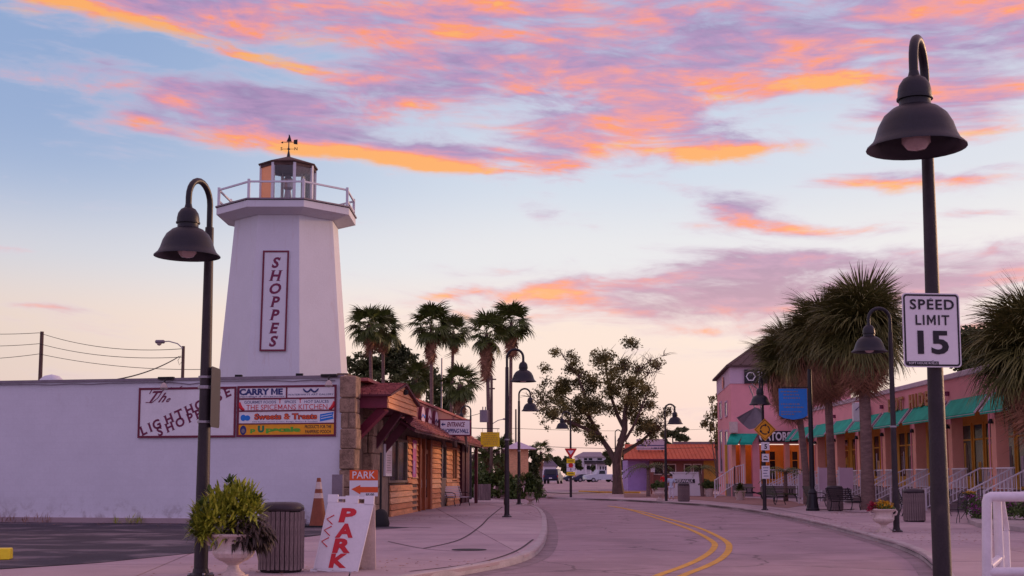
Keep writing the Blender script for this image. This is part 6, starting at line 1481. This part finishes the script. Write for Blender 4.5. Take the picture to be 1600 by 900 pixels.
for i, (u, vt, ru, Y, lb) in enumerate(((770, 738, 30, 96, 'dark green hedge clump behind the wooden planter box'), (828, 756, 18, 98, 'dark green shrub mass behind the fern urn'), (740, 745, 18, 92, 'low dark shrub beside the far end of the shop'), (800, 750, 20, 92, 'low leafy shrub between the two left street lamps'))):
    bushtree(u, 770, Y, [(u - ru * .4, vt + 4, ru * .6, 14), (u + ru * .4, vt + 6, ru * .6, 14), (u, vt + 18, ru, 14)], lb, 70 + i, 3200, .13, m='leaf_green', trunk=False, name='shrub', cat='shrub')
bushtree(838, 760, 108, [(832, 712, 8, 14), (838, 724, 8, 14), (828, 735, 10, 18), (836, 745, 10, 12)], 'mid green bushy tree right of the orange kiosk', 79, 2600, .15)
# row of short palm trunks between the lamps
for i, (u, vt, lb) in enumerate(((742, 700, 'slim bare palm trunk just right of the roof end'), (758, 690, 'thicker palm trunk below the yellow board'), (778, 694, 'bushy low palm trunk left of the front lamp pole'), (786, 690, 'bushy low palm just left of the front lamp pole'))):
    s_ = FPX / 100; x_ = (u - 800) / s_
    palm('low_palm', (x_, 100, 0), (772 - vt) / s_ * .92, (0, 0), lb, 'w', 14, 14, .72, .2, 1.4, 90 + i, 'low palms beyond the shop')
bushtree(900, 748, 300, [(868, 726, 16, 12), (888, 730, 18, 12), (903, 722, 8, 10), (955, 718, 10, 14), (925, 736, 10, 6), (856, 734, 16, 10), (975, 728, 12, 14)], 'far dark tree line beside the white house', 81, 11000, .4, trunk=False)
bushtree(1000, 750, 260, [(975, 705, 12, 14), (962, 715, 10, 12)], 'dark far tree behind the trunk of the big leafy tree', 82, 1500, .3)

# ------------------------------------------------------------------ far buildings
Yh = 330.0; sh = FPX / Yh
def HX(u): return (u - 800) / sh
def HZ(v): return CH + (744 - v) / sh
hz0 = zg(Yh)
wh = thing('white_house', 'distant white two storey house with grey roof beyond the parked cars', 'house', (0, Yh, 0))
b = MB(); b.box(HX(900), HX(947), 0, 9, hz0, HZ(714)); b.build('wall', 'white_paint', wh)
b = MB(); b.box(HX(932), HX(947), -1.5, 0, hz0, HZ(723)); b.build('wing', 'white_paint', wh)
b = MB(); x0, x1 = HX(897), HX(949); b.add([(x0, -1, HZ(714)), (x1, -1, HZ(714)), (x1, 10, HZ(714)), (x0, 10, HZ(714)), (x0 + 2.5, 4.5, HZ(706)), (x1 - 1.5, 4.5, HZ(706))], [(0, 1, 5, 4), (1, 2, 5), (2, 3, 4, 5), (3, 0, 4), (3, 2, 1, 0)]); b.build('roof', 'sign_back', wh)
b = MB(); b.add([(HX(912), -3, HZ(725)), (HX(948), -3, HZ(725)), (HX(948), 0, HZ(720)), (HX(912), 0, HZ(720))], [(0, 1, 2, 3)]); b.box(HX(912), HX(948), -3, 0, HZ(725.5), HZ(725)); b.build('porch_roof', 'pole_brown', wh)
for u0, u1, v0, v1 in ((912, 917, 716, 719.5), (919, 925, 716, 719.5), (933, 940, 716, 719.5), (936, 938, 729, 735), (940, 942, 729, 735), (944, 946, 729, 735), (916, 930, 728, 734)):
    q = MB(); q.box(HX(u0) - .1, HX(u1) + .1, -1.62 if u0 > 932 and v0 > 725 else -.1, -1.5 if u0 > 932 and v0 > 725 else 0, HZ(v1) - .1, HZ(v0) + .1); wo_ = q.build('window', 'white_paint', wh); q = MB(); yy = -1.63 if u0 > 932 and v0 > 725 else -.11; q.box(HX(u0), HX(u1), yy - .02, yy, HZ(v1), HZ(v0)); q.build('pane', 'glass_dark', wo_)
for u in (914, 921, 930): q = MB(); q.box(HX(u) - .12, HX(u) + .12, -2.9, -2.66, hz0, HZ(725.5)); q.build('porch_post', 'white_paint', wh)
wk = thing('white_shed', 'small pale gabled shed left of the far parked cars', 'shed', ((856 - 800) / 8, 250, 0)); 
q = MB(); q.box(-1.2, 1.6, 0, 4, zg(250), 3.6); q.build('wall', 'white_paint', wk); q = MB(); q.add([(-1.6, -.3, 3.5), (2, -.3, 3.5), (.2, -.3, 5.4), (-1.6, 4.3, 3.5), (2, 4.3, 3.5), (.2, 4.3, 5.4)], [(0, 1, 2), (5, 4, 3), (0, 2, 5, 3), (1, 4, 5, 2), (0, 3, 4, 1)]); q.build('roof', 'sign_back', wk)
# orange kiosk
Yk = 93.0; skk = FPX / Yk
kk_ = thing('orange_kiosk', 'small orange walled building with pale hip roof behind the second left lamp', 'building', ((818 - 800) / skk, Yk, 0))
q = MB(); q.box(-1.2, .35, 0, 3, 0, CH + (744 - 702) / skk); q.build('wall', 'plank_pale', kk_)
zE = CH + (744 - 702) / skk; q = MB(); q.add([(-1.5, -.5, zE), (.95, -.5, zE), (.95, 3.5, zE), (-1.5, 3.5, zE), (-.4, 1.5, zE + .6)], [(0, 1, 4), (1, 2, 4), (2, 3, 4), (3, 0, 4), (3, 2, 1, 0)]); q.build('roof', 'coping', kk_)
# orange-roofed building
Yo = 131.0; so2 = FPX / Yo
def OX(u): return (u - 800) / so2
def OZ(v): return CH + (744 - v) / so2
ob = thing('orange_roofed_building', 'low building with wide orange metal roof and purple, brick and yellow walls', 'building', (0, Yo, 0))
b = MB(); b.add([(OX(972), -1.2, OZ(718)), (OX(1160), -1.2, OZ(718)), (OX(1160), 4, OZ(693)), (OX(972) + .6, 4, OZ(693)), (OX(972), -1.2, OZ(719)), (OX(1160), -1.2, OZ(719)), (OX(1160), 4, OZ(696)), (OX(972) + .6, 4, OZ(696))], [(0, 1, 2, 3), (7, 6, 5, 4), (0, 4, 5, 1), (1, 5, 6, 2), (2, 6, 7, 3), (3, 7, 4, 0)]); b.build('roof', 'roof_orange', ob)
for k in range(30):
    x_ = OX(976) + k * .4 * (OX(1160) - OX(976)) / 12; q = MB(); q.bar((x_, -1.2, OZ(718) + .04), (x_, 4, OZ(693) + .04), .035, .05); q.build('roof_seam', 'roof_orange', ob)
b = MB(); b.box(OX(972), OX(1160), -1.26, -1.2, OZ(720), OZ(717.5)); b.build('gutter_or_shade', 'maroon', ob)
b = MB(); b.box(OX(1060), OX(1160), 4, 5, OZ(697), OZ(689)); b.build('parapet', 'porch', ob)
g0 = zg(Yo)
for (u0, u1, m, n_) in ((980, 1013, 'wall_purple', 'purple_wall'), (1013, 1018, 'wall_brick', 'brick_pier'), (1018, 1056, 'wall_brick', 'brick_wall'), (1056, 1098, 'wall_brick', 'brick_wall'), (1098, 1160, 'wall_yellow', 'yellow_wall')):
    b = MB(); b.box(OX(u0), OX(u1), 0 if u0 != 1013 else -1.0, 6, g0, OZ(719)); b.build(n_, m, ob)
for (u0, u1) in ((1020, 1036), (1038, 1055), (1067, 1079), (1081, 1095)):
    f_ = MB(); t_ = .1
    for (a, c, d, e_) in ((OX(u0), OX(u1), OZ(742), OZ(742) + t_), (OX(u0), OX(u1), OZ(725) - t_, OZ(725)), (OX(u0), OX(u0) + t_, OZ(742) + t_, OZ(725) - t_), (OX(u1) - t_, OX(u1), OZ(742) + t_, OZ(725) - t_)): f_.box(a, c, -.1, 0, d, e_)
    fo = f_.build('window', 'urn', ob); g_ = MB(); g_.box(OX(u0) + t_, OX(u1) - t_, -.05, -.03, OZ(742) + t_, OZ(725) - t_); g_.build('pane', 'glass_dark', fo)
rs = thing('roof_sign', 'white billboard with blue lettering line standing on the orange roof', 'sign', (OX(996), Yo + 1.2, OZ(703)), 0)
q = MB(); q.box(0, OX(1043) - OX(996), 0, .25, 0, OZ(686) - OZ(703)); bd = q.build('board', 'coping', rs)
q = MB(); q.box(.1, OX(1043) - OX(996) - .1, -.02, 0, .42, .5); q.build('line', 'letter_blue', bd)
text('COFFEE & TOURS'[:0] or '- --- - ----', .3, 'letter_blue', bd, 2.2, .1, -.03, bold=.04, width=1.4)
for a in (.2, 2.6): q = MB(); q.box(a, a + .1, .25, .35, -.3, .8); q.build('strut', 'sign_back', rs)

# ------------------------------------------------------------------ parked vehicles
def car(loc, rz, label, kind, paint, cat, L=4.7, W_=1.85, H_=1.75):
    t = thing('parked_car' if kind != 'pickup' else 'pickup_truck', label, cat, loc, rz, 'vehicles parked across the far road'); wb = L * .3; wr_ = .36
    prof = {'suv': [(-.5, .35), (-.5, .95), (-.48, 1.0), (-.42, 1.65), (-.38, 1.75), (.05, 1.75), (.2, 1.1), (.46, .98), (.5, .8), (.5, .35)],
            'sedan': [(-.5, .35), (-.5, .9), (-.46, 1.0), (-.3, 1.4), (-.22, 1.47), (.05, 1.47), (.2, 1.0), (.46, .88), (.5, .7), (.5, .35)],
            'pickup': [(-.5, .4), (-.5, 1.15), (-.09, 1.15), (-.08, 1.75), (-.04, 1.85), (.12, 1.85), (.22, 1.2), (.46, 1.08), (.5, .9), (.5, .4)]}[kind]
    vs = []; n = len(prof); rows = (-.5, -.47, .47, .5)
    for w_ in rows:
        for (a, z_) in prof:
            tw_ = .86 if z_ > 1.2 else 1.0; ins = 1 if abs(w_) < .49 else .97; zz_ = .35 + (z_ - .35) * ins; vs.append((a * L * (1 if abs(w_) < .49 else .985), w_ * W_ * tw_, zz_ * H_ / 1.75))
    fs = [tuple(range(n - 1, -1, -1)), tuple(3 * n + k for k in range(n))]
    for r_ in range(3): fs += [(r_ * n + k, r_ * n + (k + 1) % n, (r_ + 1) * n + (k + 1) % n, (r_ + 1) * n + k) for k in range(n)]
    b = MB(); b.add(vs, fs); bo_ = b.build('body', paint, t, smooth=True)
    zl_, zh = (1.08, 1.62) if kind != 'sedan' else (1.0, 1.36); k_ = H_ / 1.75
    if kind == 'pickup': zl_, zh = 1.22, 1.72; spans = ((-.07, .13),)
    elif kind == 'suv': spans = ((-.44, -.28), (-.26, -.06), (-.04, .1))
    else: spans = ((-.3, -.12), (-.1, .08))
    for sg in (-1, 1):
        for (a, c) in spans:
            q = MB(); y_ = sg * W_ * .44; y2 = sg * W_ * .48; q.add([(a * L, y2, zl_ * k_), (c * L, y2, zl_ * k_), (c * L - .12, y_, zh * k_), (a * L + .05, y_, zh * k_), (a * L, y2 + sg * .02, zl_ * k_), (c * L, y2 + sg * .02, zl_ * k_), (c * L - .12, y_ + sg * .02, zh * k_), (a * L + .05, y_ + sg * .02, zh * k_)], [(0, 1, 2, 3), (4, 5, 6, 7), (0, 1, 5, 4), (1, 2, 6, 5), (2, 3, 7, 6), (3, 0, 4, 7)]); q.build('side_window', 'glass_dark', bo_)
    xr = -.5 * L - .01
    q = MB()
    if kind == 'suv': q.add([(-.487 * L, -.74, 1.08 * k_), (-.487 * L, .74, 1.08 * k_), (-.432 * L, .68, 1.6 * k_), (-.432 * L, -.68, 1.6 * k_)], [(0, 1, 2, 3)])
    elif kind == 'sedan': q.add([(-.455 * L, -.7, 1.02 * k_), (-.455 * L, .7, 1.02 * k_), (-.315 * L, .62, 1.38 * k_), (-.315 * L, -.62, 1.38 * k_)], [(0, 1, 2, 3)])
    else: q.add([(-.092 * L, -.7, 1.25 * k_), (-.092 * L, .7, 1.25 * k_), (-.086 * L, .66, 1.68 * k_), (-.086 * L, -.66, 1.68 * k_)], [(0, 1, 2, 3)])
    q.build('rear_window', 'glass_dark', bo_)
    for sg in (-1, 1):
        q = MB(); q.box(xr - .02, xr + .05, sg * W_ * .46 - .08, sg * W_ * .46 + .05, .85, 1.1); q.build('tail_lamp', 'tail_red', t)
        for a in (-.31, .31):
            q = MB(); x_ = a * L; q.tube([(x_, sg * W_ * .38, wr_), (x_, sg * W_ * .51, wr_)], wr_, 16); wh_ = q.build('wheel', 'rubber', t); q = MB(); q.tube([(x_, sg * W_ * .5, wr_), (x_, sg * W_ * .52, wr_)], wr_ * .58, 12); q.build('rim', 'steel', wh_)
    q = MB(); q.box(xr - .06, xr + .03, -W_ * .46, W_ * .46, .42, .62); q.build('bumper', 'steel' if kind == 'pickup' else 'rubber', t)
    q = MB(); q.box(xr - .08, xr - .06, -.2, .2, .66, .8); q.build('number_plate', 'white_paint', t)
    return t
def cl_(u, Y, vb=753): s_ = FPX / Y; return Vector(((u - 800) / s_, Y, zg(Y) + .01))
car(cl_(864, 172), R(80), 'dark navy sport utility car seen from behind at the left of the row', 'suv', 'car_navy', 'car', 4.9, 2.0, 1.95)
car(cl_(915, 215), R(22), 'low silver car with dark rear between the dark car and the pickup', 'sedan', 'car_navy', 'car', 4.8, 1.85, 1.55)
car(cl_(938, 208), R(-160), 'silver pickup truck with long bed beside the big tree trunk', 'pickup', 'car_silver', 'pickup truck', 5.6, 1.95, 1.9)
car(cl_(956, 240), R(75), 'pale car partly hidden behind the big tree trunk', 'sedan', 'car_white', 'car', 4.6, 1.8, 1.6)
car(cl_(898, 240), R(10), 'small dark car parked left of the low silver car', 'sedan', 'car_navy', 'car', 4.4, 1.75, 1.45)
car(cl_(978, 236, 752), R(60), 'white van-like car showing right of the big tree trunk', 'suv', 'car_white', 'car', 4.8, 1.9, 2.0)

# ------------------------------------------------------------------ utility poles, wires, cobra lamps
def upole(u, vt, Y, label, r=.16, name='utility_pole', m='bark', arms=()):
    s_ = FPX / Y; t = thing(name, label, 'utility pole', ((u - 800) / s_, Y, zg(Y))); h_ = CH + (744 - vt) / s_ - zg(Y); q = MB(); q.tube([(0, 0, 0), (0, 0, h_)], [r, r * .75], 8); q.build('pole', m, t)
    for (dz_, w_) in arms: q = MB(); q.box(-w_, w_, -.06, .06, h_ - dz_, h_ - dz_ + .1); q.build('cross_arm', m, t)
    return t, h_
upole(61, 518, 95, 'dark utility pole beyond the white wall at the far left', .19)
tp, hp = upole(284, 541, 80, 'wooden pole with cobra street light reaching left beyond the white wall', .13)
q = MB(); q.tube([(0, -.1, hp - .15), (-.35, -.1, hp + .15), (-.9, -.1, hp + .3), (-1.2, -.1, hp + .28)], .035, 6); q.build('arm', 'steel', tp); q = MB(); q.box(-1.75, -1.15, -.22, .02, hp + .16, hp + .38); q.build('lamp_head', 'sign_back', tp, bevel=.06); q = MB(); q.lathe([(.16, 0), (.13, -.1), (0, -.16)], 10, (-1.5, -.1, hp + .17)); q.build('lens', 'bulb', tp)
q = MB(); q.tube([(-.1, -.1, hp - .6), (-.3, -.1, hp - .9), (-.2, -.1, hp - 1.2), (-.05, -.1, hp - 1.0)], .015, 4); q.build('cable_loop', 'rubber', tp)
upole(690, 560, 120, 'pale thin steel pole rising between the fan palms', .09, m='steel')
tq, hq = upole(768, 588, 96, 'leaning utility pole with transformer beside the skirted palm', .13, arms=((.3, .35), (1.0, .25)))
q = MB(); sq_ = FPX / 96; zz_ = CH + (744 - 651) / sq_; q.tube([(-.55, -.2, zz_ - .45), (-.55, -.2, zz_ + .45)], .33, 14); q.build('transformer', 'sign_back', tq); q = MB(); q.tube([(-.65, -.2, zz_ + .45), (-.65, -.2, zz_ + .7)], .04, 6); q.tube([(-.45, -.2, zz_ + .45), (-.45, -.2, zz_ + .7)], .04, 6); q.build('bushings', 'sign_back', tq)
q = MB(); q.tube([(0, 0, zz_ - .6), (.5, 0, zz_ - .3), (.9, 0, zz_ - .22)], .03, 6); q.build('arm', 'steel', tq); q = MB(); q.box(.85, 1.25, -.12, .12, zz_ - .27, zz_ - .15); q.build('lamp_head', 'sign_back', tq, bevel=.03)
upole(806, 640, 104, 'thin dark pole between the two left street lamps', .08)
def wire(a, b_, sag, label, r=.02):
    pts = []
    for i in range(17): t_ = i / 16; p = a.lerp(b_, t_); p.z -= sag * 4 * t_ * (1 - t_); pts.append(p)
    q = MB(); q.tube(pts, r, 4, cap=False); o = q.build('overhead_wire', 'rubber'); tag(o, label, 'wire', 'overhead wires'); return o
wire(P(-60, 520, 95), P(61, 520, 95), .1, 'uppermost wire left of the far left utility pole'); wire(P(61, 520, 95), P(284, 545, 80), .5, 'upper wire from the far left pole to the cobra light pole')
wire(P(-60, 540, 95), P(61, 537, 95), .1, 'second wire left of the far left utility pole'); wire(P(61, 537, 95), P(284, 558, 80), .4, 'lower wire from the far left pole to the cobra light pole')
wire(P(-60, 562, 95), P(61, 553, 95), .1, 'third wire left of the far left utility pole'); wire(P(61, 553, 95), P(420, 572, 82), .6, 'lowest wire running right behind the lamp pole')
wire(P(280, 557, 80), P(98, 597, 55), .5, 'thick drooping service cable down to the white wall roof', .035)
wire(P(796, 695, 100), P(1140, 697, 140), .3, 'long level wire above the far parked cars'); wire(P(796, 669, 100), P(1140, 668, 150), .3, 'higher faint level wire behind the big tree', .015)
wire(P(690, 655, 118), P(768, 640, 96), .2, 'short wire reaching the transformer pole')

# ------------------------------------------------------------------ people
def person(loc, rz, label, shirt, trousers, H_=1.7, pose=0):
    t = thing('person', label, 'person', loc, rz); k = H_ / 1.75
    def skin(name, verts, edges, radii, m, root=0, parent=t, sub=1):
        me = bpy.data.meshes.new(name); me.from_pydata([tuple(Vector(v) * k) for v in verts], edges, []); o = bpy.data.objects.new(name, me); col.objects.link(o)
        md = o.modifiers.new('skin', 'SKIN'); ly = me.skin_vertices[0].data
        for i, r_ in enumerate(radii): ly[i].radius = (r_[0] * k, r_[1] * k) if isinstance(r_, tuple) else (r_ * k, r_ * k)
        ly[root].use_root = True; sd = o.modifiers.new('sub', 'SUBSURF'); sd.levels = sub; sd.render_levels = sub
        bpy.context.view_layer.update(); dg = bpy.context.evaluated_depsgraph_get(); nm = bpy.data.meshes.new_from_object(o.evaluated_get(dg)); bpy.data.objects.remove(o)
        nm.materials.clear(); nm.materials.append(M[m]); r2 = bpy.data.objects.new(name, nm); col.objects.link(r2); r2.parent = parent; return r2
    # body: pelvis, chest, neck, head, arms, legs
    V = [(0, 0, .95), (0, 0, 1.15), (0, 0, 1.38), (0, 0, 1.50), (0, -.01, 1.60), (0, -.01, 1.70), (-.19, 0, 1.42), (-.24, .0, 1.15), (-.24, -.1, .92), (-.24, -.13, .82), (.19, 0, 1.42), (.25, .0, 1.15), (.24, -.1, .92), (.24, -.13, .82), (-.1, 0, .85), (-.11, -.02, .48), (-.11, .02, .08), (-.11, -.1, .04), (.1, 0, .85), (.12, -.06, .48), (.12, .04, .08), (.12, -.08, .04)]
    E = [(0, 1), (1, 2), (2, 3), (3, 4), (4, 5), (2, 6), (6, 7), (7, 8), (8, 9), (2, 10), (10, 11), (11, 12), (12, 13), (0, 14), (14, 15), (15, 16), (16, 17), (0, 18), (18, 19), (19, 20), (20, 21)]
    Rr = [.13, .12, .14, .055, .085, .08, .06, .045, .032, .03, .06, .045, .032, .03, .085, .06, .042, .035, .085, .06, .042, .035]
    skin('body', V, E, Rr, 'skin')
    skin('shirt', [V[i] for i in (0, 1, 2, 6, 7, 10, 11)] + [(0, 0, .90)], [(0, 1), (1, 2), (2, 3), (3, 4), (2, 5), (5, 6), (0, 7)], [.15, .145, .16, .085, .065, .085, .065, .15], shirt)
    skin('trousers', [V[i] for i in (0, 14, 15, 16, 18, 19, 20)], [(0, 1), (1, 2), (2, 3), (0, 4), (4, 5), (5, 6)], [.15, .11, .085, .07, .11, .085, .07], trousers)
    q = MB(); q.lathe([(0, .115), (.06, .1), (.098, .04), (.1, -.01), (.085, -.05)], 12, (0, .015, 1.66 * k)); q.build('hair', 'hair', t, smooth=True)
    return t
pa = cl_(1035, 102, 773); pa.z = .13
person(pa, R(20), 'person in a red shirt standing behind the round green shrub', 'cloth_red', 'pole_brown', 1.72)
pb3 = G(1049, 781); pb3.z = .12
person(pb3, R(-15), 'person in pale blue top and white trousers between lamp pole and bin', 'cloth_pale', 'cloth_white', 1.62)
# wooden stakes and small posts under the big tree
for i, (u, v, vt, lb) in enumerate(((1018, 772, 727, 'reddish wooden post with white notice in front of the purple wall'), (958, 768, 742, 'short dark post with small sign left of the tree trunk'), (980, 766, 738, 'thin stake with a pale board right of the tree trunk'))):
    p = G(u, v); s_ = FPX / p.y; t = thing('post', lb, 'post', p); q = MB(); q.box(-.06, .06, -.06, .06, 0, (v - vt) / s_); q.build('stake', 'wall_brick' if i == 0 else 'pole_brown', t)
    q = MB(); z_ = (v - vt) / s_; q.box(-.05 if i == 0 else -.18, .3 if i == 0 else .18, -.1, -.07, z_ - .6, z_ - .25); q.build('board', 'coping' if i else 'white_paint', t)
# weeds by the wall foot
for i, (u, lb) in enumerate(((213, 'tuft of green weeds at the foot of the white wall, below the big board'), (18, 'sparse weeds at the foot of the white wall near the left edge'), (70, 'low weeds at the wall foot right of the sparse ones'))):
    a, p = on_wall(u); t = thing('weeds', lb, 'weeds', p + Vector((0, -.3, 0))); blades('blades', t, [(0, 0, .05, .18), (.3, 0, .0, .15), (-.4, 0, .0, .1)], 90 if i == 0 else 50, .26, .012, 'leaf_bright' if i == 0 else 'palm_dead', seed=50 + i, up=1.2, droop=.1)

# fallen leaves and litter specks on the pavements and in the gutters
rgl = np.random.RandomState(77); V = []; F = []
for (ua, va, ub, vb, n_) in ((300, 893, 700, 880, 120), (600, 815, 850, 800, 120), (1220, 803, 1450, 850, 260), (1300, 800, 1360, 806, 120), (880, 779, 1200, 797, 120), (1480, 830, 1580, 850, 80), (0, 818, 480, 822, 160)):
    A = G(ua, va); B = G(ub, vb)
    for i in range(n_):
        t_ = rgl.rand(); p = A.lerp(B, t_) + Vector((rgl.normal() * .6, rgl.normal() * .9, 0)); a = rgl.rand() * 6.28; s_ = rgl.uniform(.02, .05); o = len(V)
        dx, dy = math.cos(a) * s_, math.sin(a) * s_; z_ = .139
        V += [(p.x - dx, p.y - dy, z_), (p.x + dy * .5, p.y - dx * .5, z_ + .01), (p.x + dx, p.y + dy, z_ + .004), (p.x - dy * .5, p.y + dx * .5, z_ + .008)]; F.append([o, o + 1, o + 2, o + 3])
lf = raw('fallen_leaves', V, F, 'palm_dead', kind='stuff'); tag(lf, 'scattered dry leaves lying on the pavements and car park edge', 'leaves')
